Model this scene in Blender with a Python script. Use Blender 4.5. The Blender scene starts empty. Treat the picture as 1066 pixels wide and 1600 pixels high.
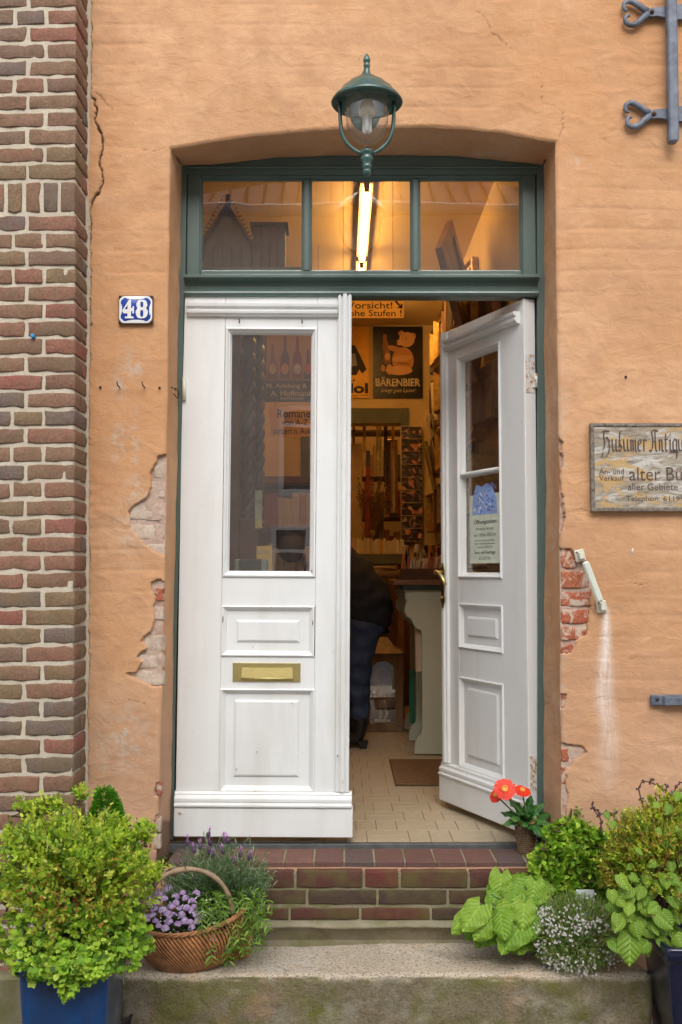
import bpy, math, random
import numpy as np
from mathutils import Vector, Matrix, Euler
random.seed(7); RNG = np.random.default_rng(11)
SC = bpy.context.scene
COL = SC.collection
R = math.radians

# ------------------------------------------------------------------ camera, world, sun, exposure
FPX = 1590.0
PITCH = math.atan(95/1590)
CAM = Vector((0.0, -3.65, 1.0))
cd = bpy.data.cameras.new('camera'); cam = bpy.data.objects.new('camera', cd); COL.objects.link(cam)
cam.location = CAM; cam.rotation_euler = (R(90)+PITCH, 0, 0)
cd.sensor_fit = 'VERTICAL'; cd.sensor_height = 36.0; cd.lens = 36.0*FPX/1600
cd.clip_start = 0.05; cd.clip_end = 300
SC.camera = cam
w = bpy.data.worlds.new('World'); SC.world = w; w.use_nodes = True
nt = w.node_tree; bg = nt.nodes['Background']
sky = nt.nodes.new('ShaderNodeTexSky'); sky.sky_type = 'NISHITA'; sky.sun_disc = False
SUN_EL, SUN_AZ = 44, 178
sky.sun_elevation = R(SUN_EL); sky.sun_rotation = R(SUN_AZ); sky.dust_density = 4.0
hs = nt.nodes.new('ShaderNodeHueSaturation'); hs.inputs['Saturation'].default_value = 0.38
nt.links.new(sky.outputs[0], hs.inputs['Color']); nt.links.new(hs.outputs[0], bg.inputs[0])
bg.inputs[1].default_value = 0.15
sl = bpy.data.lights.new('sun', 'SUN'); sun = bpy.data.objects.new('sun', sl); COL.objects.link(sun)
sl.energy = 0.62; sl.angle = R(60); sl.color = (1.0, 0.96, 0.90)
sd = Vector((math.sin(R(SUN_AZ))*math.cos(R(SUN_EL)), math.cos(R(SUN_AZ))*math.cos(R(SUN_EL)), math.sin(R(SUN_EL))))
sun.rotation_euler = sd.to_track_quat('Z', 'Y').to_euler(); sun.location = (3, -6, 8)
vs = SC.view_settings; vs.view_transform = 'Standard'; vs.look = 'None'; vs.gamma = 1.0; vs.use_curve_mapping = False
vs.exposure = 0.73

# ------------------------------------------------------------------ helpers
def _dir(px, py):
    a = (px-533)/FPX; b = (800-py)/FPX
    return Vector((a, math.cos(PITCH)-math.sin(PITCH)*b, math.sin(PITCH)+math.cos(PITCH)*b))
def U(px, py, Y):
    d = _dir(px, py); return CAM + d*((Y-CAM.y)/d.y)
def UZ(px, py, Z):
    d = _dir(px, py); return CAM + d*((Z-CAM.z)/d.z)

class MB:
    def __init__(s): s.v = []; s.f = []; s.sm = []
    def add(s, vs, fs, smooth=False):
        o = len(s.v); s.v += [tuple(v) for v in vs]; s.f += [tuple(i+o for i in f) for f in fs]; s.sm += [smooth]*len(fs); return s
    def box(s, a, b, bev=0.0):
        x0, y0, z0 = a; x1, y1, z1 = b
        if bev <= 0:
            V = [(x0,y0,z0),(x1,y0,z0),(x1,y1,z0),(x0,y1,z0),(x0,y0,z1),(x1,y0,z1),(x1,y1,z1),(x0,y1,z1)]
            return s.add(V, [(0,3,2,1),(4,5,6,7),(0,1,5,4),(1,2,6,5),(2,3,7,6),(3,0,4,7)])
        # chamfered box : 24 verts
        V = []; idx = {}
        for i, x in enumerate((x0, x1)):
            for j, y in enumerate((y0, y1)):
                for k, z in enumerate((z0, z1)):
                    sx = bev if i == 0 else -bev; sy = bev if j == 0 else -bev; sz = bev if k == 0 else -bev
                    for ax, p in enumerate(((x, y+sy, z+sz), (x+sx, y, z+sz), (x+sx, y+sy, z))):
                        idx[(i,j,k,ax)] = len(V); V.append(p)
        F = []
        for i in (0,1):
            q = [idx[(i,0,0,0)], idx[(i,1,0,0)], idx[(i,1,1,0)], idx[(i,0,1,0)]]; F.append(q if i else q[::-1])
            q = [idx[(0,i,0,1)], idx[(0,i,1,1)], idx[(1,i,1,1)], idx[(1,i,0,1)]]; F.append(q if i else q[::-1])
            q = [idx[(0,0,i,2)], idx[(1,0,i,2)], idx[(1,1,i,2)], idx[(0,1,i,2)]]; F.append(q if i else q[::-1])
        for i in (0,1):
            for j in (0,1):
                F.append([idx[(0,i,j,1)], idx[(0,i,j,2)], idx[(1,i,j,2)], idx[(1,i,j,1)]])
                F.append([idx[(i,0,j,0)], idx[(i,0,j,2)], idx[(i,1,j,2)], idx[(i,1,j,0)]])
                F.append([idx[(i,j,0,0)], idx[(i,j,0,1)], idx[(i,j,1,1)], idx[(i,j,1,0)]])
                for k in (0,1): F.append([idx[(i,j,k,0)], idx[(i,j,k,1)], idx[(i,j,k,2)]])
        return s.add(V, F)
    def tube(s, pts, r, n=8, cap=True, smooth=True):
        pts = [Vector(p) for p in pts]; rs = r if hasattr(r, '__len__') else [r]*len(pts)
        V = []; F = []; prev = None
        for i, p in enumerate(pts):
            t = (pts[min(i+1, len(pts)-1)]-pts[max(i-1, 0)])
            if t.length < 1e-9: t = Vector((0,0,1))
            t.normalize()
            if prev is None:
                a = Vector((0,0,1)) if abs(t.z) < .9 else Vector((1,0,0)); u = t.cross(a).normalized()
            else:
                u = (prev - t*prev.dot(t)).normalized()
            prev = u; v = t.cross(u)
            for k in range(n):
                an = 2*math.pi*k/n; V.append(p+(u*math.cos(an)+v*math.sin(an))*rs[i])
        for i in range(len(pts)-1):
            for k in range(n):
                a = i*n+k; b = i*n+(k+1)%n; F.append((a, b, b+n, a+n))
        s.add(V, F, smooth)
        if cap:
            o = len(s.v)-len(V); s.f += [tuple(o+k for k in range(n))[::-1], tuple(o+(len(pts)-1)*n+k for k in range(n))]; s.sm += [False, False]
        return s
    def lathe(s, prof, c=(0,0,0), n=32, smooth=True, sx=1, sy=1):
        V = []; F = []
        for r, z in prof:
            for k in range(n):
                a = 2*math.pi*k/n; V.append((c[0]+r*sx*math.cos(a), c[1]+r*sy*math.sin(a), c[2]+z))
        for i in range(len(prof)-1):
            for k in range(n):
                a = i*n+k; b = i*n+(k+1)%n; F.append((a, b, b+n, a+n))
        return s.add(V, F, smooth)
    def prism(s, poly, y0, y1):        # polygon in x,z extruded along y
        n = len(poly); V = [(x, y0, z) for x, z in poly]+[(x, y1, z) for x, z in poly]
        F = [tuple(range(n)), tuple(range(2*n-1, n-1, -1))]+[(i, i+n, (i+1)%n+n, (i+1)%n) for i in range(n)]
        return s.add(V, F)
    def extr(s, prof, axis, a, b, shrink=0.0):
        """profile [(y,t)] extruded along x (axis 0, t=z) or z (axis 2, t=x) between a and b"""
        V = []
        for e, sg in ((a, 1), (b, -1)):
            for y, t in prof:
                m = e+sg*shrink*max(0, y-prof[0][0]) if shrink else e
                V.append((m, y, t) if axis == 0 else (t, y, m))
        n = len(prof)
        F = [(i, i+1, i+1+n, i+n) for i in range(n-1)]+[tuple(range(n))[::-1], tuple(range(n, 2*n))]
        return s.add(V, F)
    def mframe(s, x0, x1, z0, z1, prof):
        """moulding mitred round a rectangle. prof [(inset, y)] outer to inner"""
        n = len(prof); V = []
        for ins, y in prof:
            V += [(x0+ins, y, z0+ins), (x1-ins, y, z0+ins), (x1-ins, y, z1-ins), (x0+ins, y, z1-ins)]
        F = [(i*4+k, i*4+(k+1)%4, (i+1)*4+(k+1)%4, (i+1)*4+k) for i in range(n-1) for k in range(4)]
        return s.add(V, F)
    def sphere(s, c, r, n=12, m=8, sc=(1,1,1)):
        prof = [(r*math.sin(math.pi*i/m)+1e-5, -r*math.cos(math.pi*i/m)) for i in range(m+1)]
        V = []; F = []
        for rr, z in prof:
            for k in range(n):
                a = 2*math.pi*k/n; V.append((c[0]+rr*math.cos(a)*sc[0], c[1]+rr*math.sin(a)*sc[1], c[2]+z*sc[2]))
        for i in range(m):
            for k in range(n):
                a = i*n+k; b = i*n+(k+1)%n; F.append((a, b, b+n, a+n))
        return s.add(V, F, True)
    def xf(s, M):
        s.v = [tuple(M @ Vector(v)) for v in s.v]; return s
    def mesh(s, name):
        me = bpy.data.meshes.new(name); me.from_pydata(s.v, [], s.f)
        me.polygons.foreach_set('use_smooth', s.sm); me.update(); return me
    def build(s, name, m, parent=None, loc=None, rot=None, **kw):
        return ob(name, s.mesh(name), m, parent, loc, rot, **kw)

def ob(name, me, m=None, parent=None, loc=None, rot=None, label=None, cat=None, group=None, kind=None):
    o = bpy.data.objects.new(name, me); COL.objects.link(o)
    if m is not None and me is not None and not me.materials: me.materials.append(m)
    if parent is not None: o.parent = parent
    if loc is not None: o.location = loc
    if rot is not None: o.rotation_euler = rot
    if label: o['label'] = label
    if cat: o['category'] = cat
    if group: o['group'] = group
    if kind: o['kind'] = kind
    return o
def thing(name, label, cat, loc=(0,0,0), rot=(0,0,0), group=None):
    return ob(name, None, None, None, loc, rot, label, cat, group)
def copy_tree(o, parent=None, **kw):
    c = o.copy(); COL.objects.link(c); c.parent = parent
    for k, v in kw.items(): c[k] = v
    for ch in list(o.children): copy_tree(ch, c)
    return c
def np_mesh(name, V, T, n):
    """V (n*k,3) instances of one template with face list T (k verts per template)"""
    k = len(V)//n
    me = bpy.data.meshes.new(name); me.vertices.add(len(V)); me.vertices.foreach_set('co', V.astype(np.float32).ravel())
    lt = np.array([len(f) for f in T]); flat = np.concatenate([np.array(f) for f in T])
    loops = (flat[None,:]+(np.arange(n)*k)[:,None]).ravel(); tot = np.tile(lt, n); st = np.concatenate([[0], np.cumsum(tot)[:-1]])
    me.loops.add(len(loops)); me.loops.foreach_set('vertex_index', loops.astype(np.int32))
    me.polygons.add(len(tot)); me.polygons.foreach_set('loop_start', st.astype(np.int32)); me.polygons.foreach_set('loop_total', tot.astype(np.int32))
    me.update(calc_edges=True); return me

# value noise
_L = RNG.random((256, 256))
def vnoise(x, z, s=1.0, off=0):
    x = np.asarray(x)/s+off*17.3+500; z = np.asarray(z)/s+off*9.1+500
    i = np.floor(x).astype(int); j = np.floor(z).astype(int); fx = x-i; fz = z-j
    fx = fx*fx*(3-2*fx); fz = fz*fz*(3-2*fz)
    a = _L[i%256, j%256]; b = _L[(i+1)%256, j%256]; c = _L[i%256, (j+1)%256]; d = _L[(i+1)%256, (j+1)%256]
    return (a*(1-fx)+b*fx)*(1-fz)+(c*(1-fx)+d*fx)*fz
def fbm(x, z, s, o=4, off=0):
    t = 0; A = 1; n = 0
    for k in range(o): t = t+A*vnoise(x, z, s/2**k, off+k*3.1); n += A; A *= .5
    return t/n-.5

# ------------------------------------------------------------------ materials
class NB:
    def __init__(s, name):
        s.m = bpy.data.materials.new(name); s.m.use_nodes = True; s.t = s.m.node_tree; s.p = s.t.nodes['Principled BSDF']
        s.out = s.t.nodes['Material Output']; s._tc = None
    def n(s, typ, **kw):
        nd = s.t.nodes.new(typ)
        for k, v in kw.items():
            if k[0] == '_': setattr(nd, k[1:], v)
            else: nd.inputs[k.replace('__', ' ')].default_value = v
        return nd
    def l(s, a, b): s.t.links.new(a, b); return b
    def tc(s, out='Object', scale=None):
        if s._tc is None: s._tc = s.n('ShaderNodeTexCoord')
        o = s._tc.outputs[out]
        if scale:
            mp = s.n('ShaderNodeMapping'); mp.inputs['Scale'].default_value = scale; s.l(o, mp.inputs[0]); return mp.outputs[0]
        return o
    def noise(s, scale, detail=4, rough=.55, co=None, dist=0):
        nd = s.n('ShaderNodeTexNoise', Scale=scale, Detail=detail, Roughness=rough, Distortion=dist); s.l(co or s.tc(), nd.inputs['Vector']); return nd.outputs[0]
    def ramp(s, fac, stops, interp='LINEAR'):
        nd = s.n('ShaderNodeValToRGB'); cr = nd.color_ramp; cr.interpolation = interp
        while len(cr.elements) < len(stops): cr.elements.new(.5)
        for e, (p, c) in zip(cr.elements, stops):
            e.position = p; e.color = (c, c, c, 1) if not hasattr(c, '__len__') else (*c, 1)
        s.l(fac, nd.inputs[0]); return nd.outputs[0]
    def mix(s, fac, a, b, mode='MIX'):
        nd = s.t.nodes.new('ShaderNodeMix'); nd.data_type = 'RGBA'; nd.blend_type = mode
        for i, v in ((0, fac), (6, a), (7, b)):
            if isinstance(v, bpy.types.NodeSocket): s.l(v, nd.inputs[i])
            elif i == 0: nd.inputs[0].default_value = v
            else: nd.inputs[i].default_value = (*v, 1) if len(v) == 3 else v
        return nd.outputs[2]
    def math(s, op, a, b=0.0):
        nd = s.n('ShaderNodeMath', _operation=op)
        for i, v in ((0, a), (1, b)):
            if isinstance(v, bpy.types.NodeSocket): s.l(v, nd.inputs[i])
            else: nd.inputs[i].default_value = v
        return nd.outputs[0]
    def col(s, c):
        if isinstance(c, bpy.types.NodeSocket): s.l(c, s.p.inputs['Base Color'])
        else: s.p.inputs['Base Color'].default_value = (*c, 1)
    def set(s, **kw):
        for k, v in kw.items():
            i = s.p.inputs[k.replace('_', ' ')]
            if isinstance(v, bpy.types.NodeSocket): s.l(v, i)
            else: i.default_value = v
        return s
    def bump(s, h, dist=.002, strength=1.0, prev=None):
        nd = s.n('ShaderNodeBump', Distance=dist)
        if isinstance(strength, bpy.types.NodeSocket): s.l(strength, nd.inputs['Strength'])
        else: nd.inputs['Strength'].default_value = strength
        s.l(h, nd.inputs['Height'])
        if prev: s.l(prev, nd.inputs['Normal'])
        s.l(nd.outputs[0], s.p.inputs['Normal']); return nd.outputs[0]
    def rnd(s): return s.n('ShaderNodeObjectInfo').outputs['Random']
    def attr(s, nm): return s.n('ShaderNodeAttribute', _attribute_name=nm)

def simple(name, c, rough=.6, var=.25, scale=12, bump=.0006, bscale=60, metal=0, spec=.5, c2=None, aniso=None):
    b = NB(name); co = b.tc(scale=aniso) if aniso else b.tc()
    n = b.noise(scale, 5, .6, co)
    d = c2 or tuple(x*(1-var) for x in c); l = tuple(min(1, x*(1+var*.5)) for x in c)
    b.col(b.ramp(n, [(.3, d), (.65, l)])); b.set(Roughness=rough, Metallic=metal, Specular_IOR_Level=spec)
    if bump: b.bump(b.noise(bscale, 4, .6, co), bump)
    return b.m

M = {}
def m_plaster():
    b = NB('plaster'); n1 = b.noise(1.6, 5, .6); n2 = b.noise(9, 6, .65); n3 = b.noise(70, 4, .6)
    c = b.ramp(n1, [(.30, (.50,.275,.145)), (.5, (.60,.352,.195)), (.7, (.67,.41,.245))])
    c = b.mix(b.ramp(n2, [(.42, 0.0), (.70, .75)]), c, (.47,.26,.145))
    c = b.mix(b.ramp(b.noise(.9, 6, .7, None, .6), [(.46, 0.0), (.62, .5)]), c, (.53,.26,.11))
    c = b.mix(b.ramp(n3, [(.6, 0.0), (.8, .3)]), c, (.70,.45,.28))
    st = b.noise(4, 6, .7, b.tc(scale=(1.0, 1.0, 5.0)), .6)
    c = b.mix(b.ramp(st, [(.52, 0), (.75, .35)]), c, (.46,.26,.155))
    # damp, pinkish brown old paint near the ground, irregular outline
    sep = b.n('ShaderNodeSeparateXYZ'); b.l(b.tc(), sep.inputs[0])
    low = b.math('ADD', sep.outputs[2], b.math('MULTIPLY', b.math('SUBTRACT', b.noise(2.3, 5, .65), .5), 1.6))
    c = b.mix(b.ramp(low, [(0.0, .75), (.75, 0.0)]), c, (.50,.31,.21))
    at = b.attr('fx'); s2 = b.n('ShaderNodeSeparateColor'); b.l(at.outputs[0], s2.inputs[0])
    ns = b.noise(28, 6, .75, None, .4); nv = b.noise(16, 6, .75, b.tc(scale=(3,1,.35)), .5)
    wh = b.math('MULTIPLY', s2.outputs[0], b.ramp(nv, [(.30, .12), (.56, 1.0)]))
    c = b.mix(wh, c, (.78,.70,.64))
    c = b.mix(s2.outputs[1], c, (.035,.025,.018))
    sc = b.math('MULTIPLY', s2.outputs[2], b.ramp(ns, [(.45, 0.0), (.6, .8)]))
    c = b.mix(sc, c, (.50,.45,.38))
    vo = b.n('ShaderNodeTexVoronoi', Scale=30.0); b.l(b.tc(), vo.inputs['Vector'])
    spk = b.math('MULTIPLY', b.ramp(vo.outputs['Distance'], [(.04, 1.0), (.09, 0.0)]), b.ramp(b.noise(7, 2), [(.62, 0.0), (.66, .8)]))
    c = b.mix(spk, c, (.10,.06,.04))
    b.col(c); b.set(Roughness=.9, Specular_IOR_Level=.18)
    p = b.bump(b.noise(11, 6, .65, b.tc(scale=(1,1,1.7)), .8), .012, .45); b.bump(b.noise(110, 6, .7), .002, .7, p)
    return b.m
M['plaster'] = m_plaster()
def m_brick(name, pal, moss=.4, red=.55, bump=.0055, smear=0.0, mosscol=(.13,.105,.035), zmoss=True):
    b = NB(name); r = b.rnd(); co = b.tc()
    add = b.n('ShaderNodeVectorMath', _operation='ADD'); b.l(co, add.inputs[0])
    cmb = b.n('ShaderNodeCombineXYZ'); b.l(b.math('MULTIPLY', r, 37.0), cmb.inputs[0]); b.l(b.math('MULTIPLY', r, 91.0), cmb.inputs[2]); b.l(cmb.outputs[0], add.inputs[1])
    v = add.outputs[0]
    stops = [(i/len(pal), p) for i, p in enumerate(pal)]
    c = b.ramp(r, stops, 'CONSTANT')
    n1 = b.noise(14, 5, .65, v, .5); c = b.mix(b.ramp(n1, [(.4, 0), (.7, .6)]), c, tuple(x*.6+.01 for x in pal[0]))
    n4 = b.noise(9, 4, .6, v, 1.0); c = b.mix(b.ramp(n4, [(.52, 0), (.72, red)]), c, (.27,.075,.05))
    n2 = b.noise(120, 4, .7, v); c = b.mix(b.ramp(n2, [(.35, .5), (.6, 0)]), c, (.07,.045,.035))
    c = b.mix(b.ramp(n2, [(.66, 0), (.8, .3 if moss > .5 else .5)]), c, (.42,.33,.25))
    n3 = b.noise(7, 5, .65, v)
    geo = b.n('ShaderNodeNewGeometry'); sep = b.n('ShaderNodeSeparateXYZ'); b.l(geo.outputs['Position'], sep.inputs[0])
    if zmoss: zf = b.ramp(b.math('MULTIPLY', b.math('ADD', sep.outputs[2], .6), .28), [(.1, 1.0), (.75, .35)])
    else: zf = b.math('ADD', 1.0, 0.0)
    c = b.mix(b.math('MULTIPLY', b.math('MULTIPLY', b.ramp(n3, [(.42, 0), (.66, 1)]), moss), zf), c, mosscol)
    if smear: c = b.mix(b.ramp(b.noise(22, 6, .75, v, .8), [(.50 if smear < 1 else .2, 0), (.57, min(1, smear*1.15))]), c, (.55,.46,.37))
    b.col(c); b.set(Roughness=.88, Specular_IOR_Level=.25)
    p = b.bump(b.noise(20, 6, .68, v, 1.6), bump, .9); b.bump(b.noise(140, 5, .75), .0016, .9, p)
    return b.m
M['brick'] = m_brick('clinker_brick', [(.26,.15,.10),(.29,.17,.115),(.31,.155,.11),(.24,.155,.115),(.19,.15,.13),(.28,.175,.115),(.33,.135,.105),(.22,.14,.095),(.26,.185,.11)], moss=.55, red=.38, mosscol=(.21,.17,.075))
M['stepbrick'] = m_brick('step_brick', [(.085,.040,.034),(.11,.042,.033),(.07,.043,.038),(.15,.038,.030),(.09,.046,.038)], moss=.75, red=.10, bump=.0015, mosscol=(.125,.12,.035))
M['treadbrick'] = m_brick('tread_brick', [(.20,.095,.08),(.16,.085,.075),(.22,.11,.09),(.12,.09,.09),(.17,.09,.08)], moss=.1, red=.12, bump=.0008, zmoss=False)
M['redbrick'] = m_brick('old_red_brick', [(.50,.14,.07),(.44,.12,.06),(.52,.17,.08)], moss=0, bump=.004, smear=.75)
M['limebrick'] = m_brick('lime_smeared_brick', [(.44,.25,.19),(.42,.19,.14),(.46,.30,.23)], moss=0, bump=.005, smear=1.05)
def m_mortar(name, c, c2, green=0):
    b = NB(name); n = b.noise(6, 5, .65); k = b.ramp(n, [(.3, c2), (.6, c)])
    k = b.mix(b.ramp(b.noise(150, 4, .7), [(.4, .45), (.6, 0)]), k, tuple(x*.6 for x in c))
    if green: k = b.mix(b.ramp(b.noise(5, 5, .7), [(.42, 0), (.62, green)]), k, (.13,.13,.04))
    b.col(k); b.set(Roughness=.95, Specular_IOR_Level=.15); p = b.bump(b.noise(30, 5, .65), .005, .7); b.bump(b.noise(190, 4, .7), .0012, .8, p); return b.m
M['mortar'] = m_mortar('pale_mortar', (.60,.54,.43), (.48,.42,.33))
M['stepmortar'] = m_mortar('mossy_mortar', (.34,.30,.22), (.24,.22,.14), .7)
M['oldmasonry'] = m_mortar('old_lime_mortar', (.55,.42,.34), (.44,.27,.21))
def m_stone():
    b = NB('granite'); n = b.noise(3.0, 5, .6); c = b.ramp(n, [(.32, (.46,.40,.31)), (.5, (.58,.50,.39)), (.68, (.66,.53,.39))])
    c = b.mix(b.ramp(b.noise(1.7, 4, .6), [(.5, 0), (.66, .5)]), c, (.47,.47,.47))
    g = b.noise(170, 4, .75, b.tc(scale=(.7,1,1.1))); c = b.mix(b.ramp(g, [(.38, .85), (.5, 0)]), c, (.09,.075,.05)); c = b.mix(b.ramp(g, [(.55, 0), (.68, .8)]), c, (.58,.52,.42))
    geo = b.n('ShaderNodeNewGeometry'); sp = b.n('ShaderNodeSeparateXYZ'); b.l(geo.outputs['Normal'], sp.inputs[0])
    side = b.ramp(sp.outputs[2], [(.25, 1.0), (.75, 0.0)])
    c = b.mix(b.math('MULTIPLY', side, .76), c, (.15,.12,.06))     # side faces mixed towards dark brown, picked by their normal
    mo = b.ramp(b.noise(2.6, 6, .7, None, .5), [(.45, 0), (.62, .9)])
    c = b.mix(b.math('MULTIPLY', side, mo), c, (.15,.16,.02))
    c = b.mix(b.math('MULTIPLY', b.ramp(b.noise(9, 6, .75), [(.5, 0), (.62, .6)]), side), c, (.36,.33,.26))
    c = b.mix(b.ramp(b.noise(2.2, 5, .7, b.tc(scale=(1,2,1))), [(.55, 0), (.70, .4)]), c, (.22,.21,.12))
    c = b.mix(b.ramp(b.noise(6, 4, .6), [(.56, 0), (.75, .45)]), c, (.52,.30,.18))
    b.col(c); b.set(Roughness=.9, Specular_IOR_Level=.2)
    p = b.bump(b.noise(26, 6, .75), .012, b.ramp(side, [(0, .35), (1, 1.0)])); b.bump(b.noise(130, 5, .75), .004, .9, p); return b.m
M['stone'] = m_stone()
def m_paint(name, c, rough=.38, dirt=.35, dirtc=(.45,.38,.28), bump=.0004, coat=.15, streak=(1,1,.12)):
    b = NB(name); n = b.noise(5, 5, .6); k = b.ramp(n, [(.3, tuple(x*.955 for x in c)), (.7, c)])
    d = b.noise(42, 6, .8, b.tc(scale=(1,1,.55)), .3); k = b.mix(b.ramp(d, [(.63, 0), (.72, dirt)]), k, dirtc)
    k = b.mix(b.ramp(b.noise(2.1, 5, .65, b.tc(scale=(2.5,2.5,.5))), [(.5, 0), (.78, dirt*.45)]), k, tuple(x*.8 for x in dirtc))
    b.col(k); b.set(Roughness=b.ramp(n, [(.2, rough-.08), (.8, rough+.12)]), Coat_Weight=coat, Coat_Roughness=.3)
    p = b.bump(b.noise(40, 4, .6, b.tc(scale=streak)), bump*2.2, .6); b.bump(b.noise(9, 4, .5), .002, .25, p); return b.m
M['white'] = m_paint('white_gloss_paint', (.755,.775,.772), dirt=.6)
M['green'] = m_paint('green_grey_paint', (.080,.128,.113), rough=.34, dirt=.5, dirtc=(.30,.33,.29), coat=.3)
M['cream_metal'] = m_paint('cream_enamel', (.66,.66,.55), rough=.35, dirt=.6, dirtc=(.3,.18,.08))
def m_hinge():
    b = NB('rusty_hinge_paint'); c = b.mix(b.ramp(b.noise(60, 6, .8), [(.5, 0), (.58, 1)]), (.66,.68,.66), (.42,.17,.05)); b.col(c); b.set(Roughness=.6); b.bump(b.noise(60, 5, .7), .002); return b.m
M['hinge'] = m_hinge()
def m_lampgreen():
    b = NB('verdigris_lamp_paint'); c = b.ramp(b.noise(30, 6, .7), [(.35, (.012,.05,.045)), (.6, (.03,.10,.085)), (.8, (.10,.20,.19))])
    c = b.mix(b.ramp(b.noise(130, 5, .8), [(.6, 0), (.7, .6)]), c, (.25,.30,.28)); b.col(c); b.set(Roughness=.28, Coat_Weight=.5, Coat_Roughness=.15); b.bump(b.noise(90, 4, .6), .0006); return b.m
M['lamp'] = m_lampgreen()
M['iron'] = simple('grey_painted_iron', (.13,.155,.20), .5, .5, 18, .0015, 45, 0, c2=(.06,.07,.10))
M['rust'] = simple('rusty_iron', (.12,.06,.04), .8, .5, 60, .001, 120)
M['darkiron'] = simple('dark_iron', (.035,.03,.03), .6, .5, 60, .0008, 120)
M['brass'] = simple('brushed_brass', (.62,.52,.22), .45, .15, 30, .0002, 200, 1.0, aniso=(1,1,12))
M['brass_old'] = simple('tarnished_brass', (.30,.21,.08), .4, .5, 40, .0005, 90, 1.0)
def m_glass(name, tint=(1,1,1), base=.05, rough=.0, dirt=.0):
    b = NB(name); t = b.t; t.nodes.remove(b.p)
    lw = b.n('ShaderNodeLayerWeight', Blend=.5); f = b.math('POWER', lw.outputs['Facing'], 4.2)
    f = b.math('ADD', b.math('MULTIPLY', f, .9), base)
    tr = b.n('ShaderNodeBsdfTransparent'); tr.inputs[0].default_value = (*tint, 1)
    gl = b.n('ShaderNodeBsdfGlossy', Roughness=rough)
    bp = b.n('ShaderNodeBump', Distance=.004, Strength=.15); b.l(b.noise(3.5, 2, .4), bp.inputs['Height']); b.l(bp.outputs[0], gl.inputs['Normal'])
    mx = b.n('ShaderNodeMixShader'); b.l(f, mx.inputs[0]); b.l(tr.outputs[0], mx.inputs[1]); b.l(gl.outputs[0], mx.inputs[2])
    o = mx.outputs[0]
    if dirt:
        df = b.n('ShaderNodeBsdfDiffuse'); df.inputs[0].default_value = (.6,.57,.52,1)
        m2 = b.n('ShaderNodeMixShader'); b.l(b.ramp(b.noise(14, 6, .75), [(.35, dirt*.3), (.75, dirt)]), m2.inputs[0]); b.l(o, m2.inputs[1]); b.l(df.outputs[0], m2.inputs[2]); o = m2.outputs[0]
    b.l(o, b.out.inputs[0]); return b.m
M['glass'] = m_glass('window_glass', base=.17, dirt=.03)
M['globe'] = m_glass('lamp_globe_glass', base=.11, rough=.03, dirt=.14)
def m_emit(name, c, s):
    b = NB(name); b.col((0,0,0)); b.p.inputs['Emission Color'].default_value = (*c, 1); b.p.inputs['Emission Strength'].default_value = s; return b.m
M['tube'] = m_emit('warm_tube_light', (1.0,.52,.15), 34.0)
def m_leaf(name, rough=.45, trans=.45, mult=1.0):
    b = NB(name); a = b.attr('col'); c = a.outputs[0]
    n = b.noise(55, 3, .6); c = b.mix(b.ramp(n, [(.3, .15), (.6, 0)]), c, b.mix(.5, c, (.02,.04,.01)))
    b.col(c); b.set(Roughness=rough, Specular_IOR_Level=.35)
    tl = b.n('ShaderNodeBsdfTranslucent'); b.l(c, tl.inputs[0]); mx = b.n('ShaderNodeMixShader'); mx.inputs[0].default_value = trans
    b.l(b.p.outputs[0], mx.inputs[1]); b.l(tl.outputs[0], mx.inputs[2]); b.l(mx.outputs[0], b.out.inputs[0]); return b.m
M['leaf'] = m_leaf('foliage')
def m_bigleaf(name, c1, c2, vein=34.0, vmid=.035):
    b = NB(name); r = b.rnd(); co = b.tc(); n = b.noise(60, 4, .6)
    wv = b.n('ShaderNodeTexWave', Scale=22.0, Distortion=3.0, Detail=2.0); b.l(co, wv.inputs['Vector'])
    c = b.mix(r, c1, c2); c = b.mix(b.ramp(n, [(.3, .5), (.7, 0)]), c, tuple(x*.45 for x in c1))
    sp = b.n('ShaderNodeSeparateXYZ'); b.l(co, sp.inputs[0]); ax = b.math('ABSOLUTE', sp.outputs[0])
    vn = b.math('SINE', b.math('MULTIPLY', b.math('SUBTRACT', sp.outputs[1], b.math('MULTIPLY', ax, .8)), vein)); vv = b.ramp(vn, [(.80, 0), (1.0, .20)])
    mid = b.ramp(ax, [(.0, .4), (vmid, 0)]); c = b.mix(b.math('MAXIMUM', vv, mid), c, tuple(min(1, x*1.7+.04) for x in c2))
    b.col(c); b.set(Roughness=.45, Specular_IOR_Level=.4); b.bump(vn, .012 if vmid > .01 else .001, .3)
    tl = b.n('ShaderNodeBsdfTranslucent'); b.l(c, tl.inputs[0]); mx = b.n('ShaderNodeMixShader'); mx.inputs[0].default_value = .25
    b.l(b.p.outputs[0], mx.inputs[1]); b.l(tl.outputs[0], mx.inputs[2]); b.l(mx.outputs[0], b.out.inputs[0]); return b.m
M['bigleaf'] = m_bigleaf('heart_leaf', (.16,.34,.025), (.30,.48,.05))
M['roundleaf'] = m_bigleaf('round_leaf', (.17,.33,.03), (.30,.46,.05))
M['gleaf'] = m_bigleaf('dark_lobed_leaf', (.03,.13,.025), (.08,.22,.04), 400.0, .0025)
M['twig'] = simple('brown_twig', (.14,.085,.045), .85, .4, 30)
M['stem'] = simple('green_stem', (.13,.20,.06), .6, .3, 30)
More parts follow.
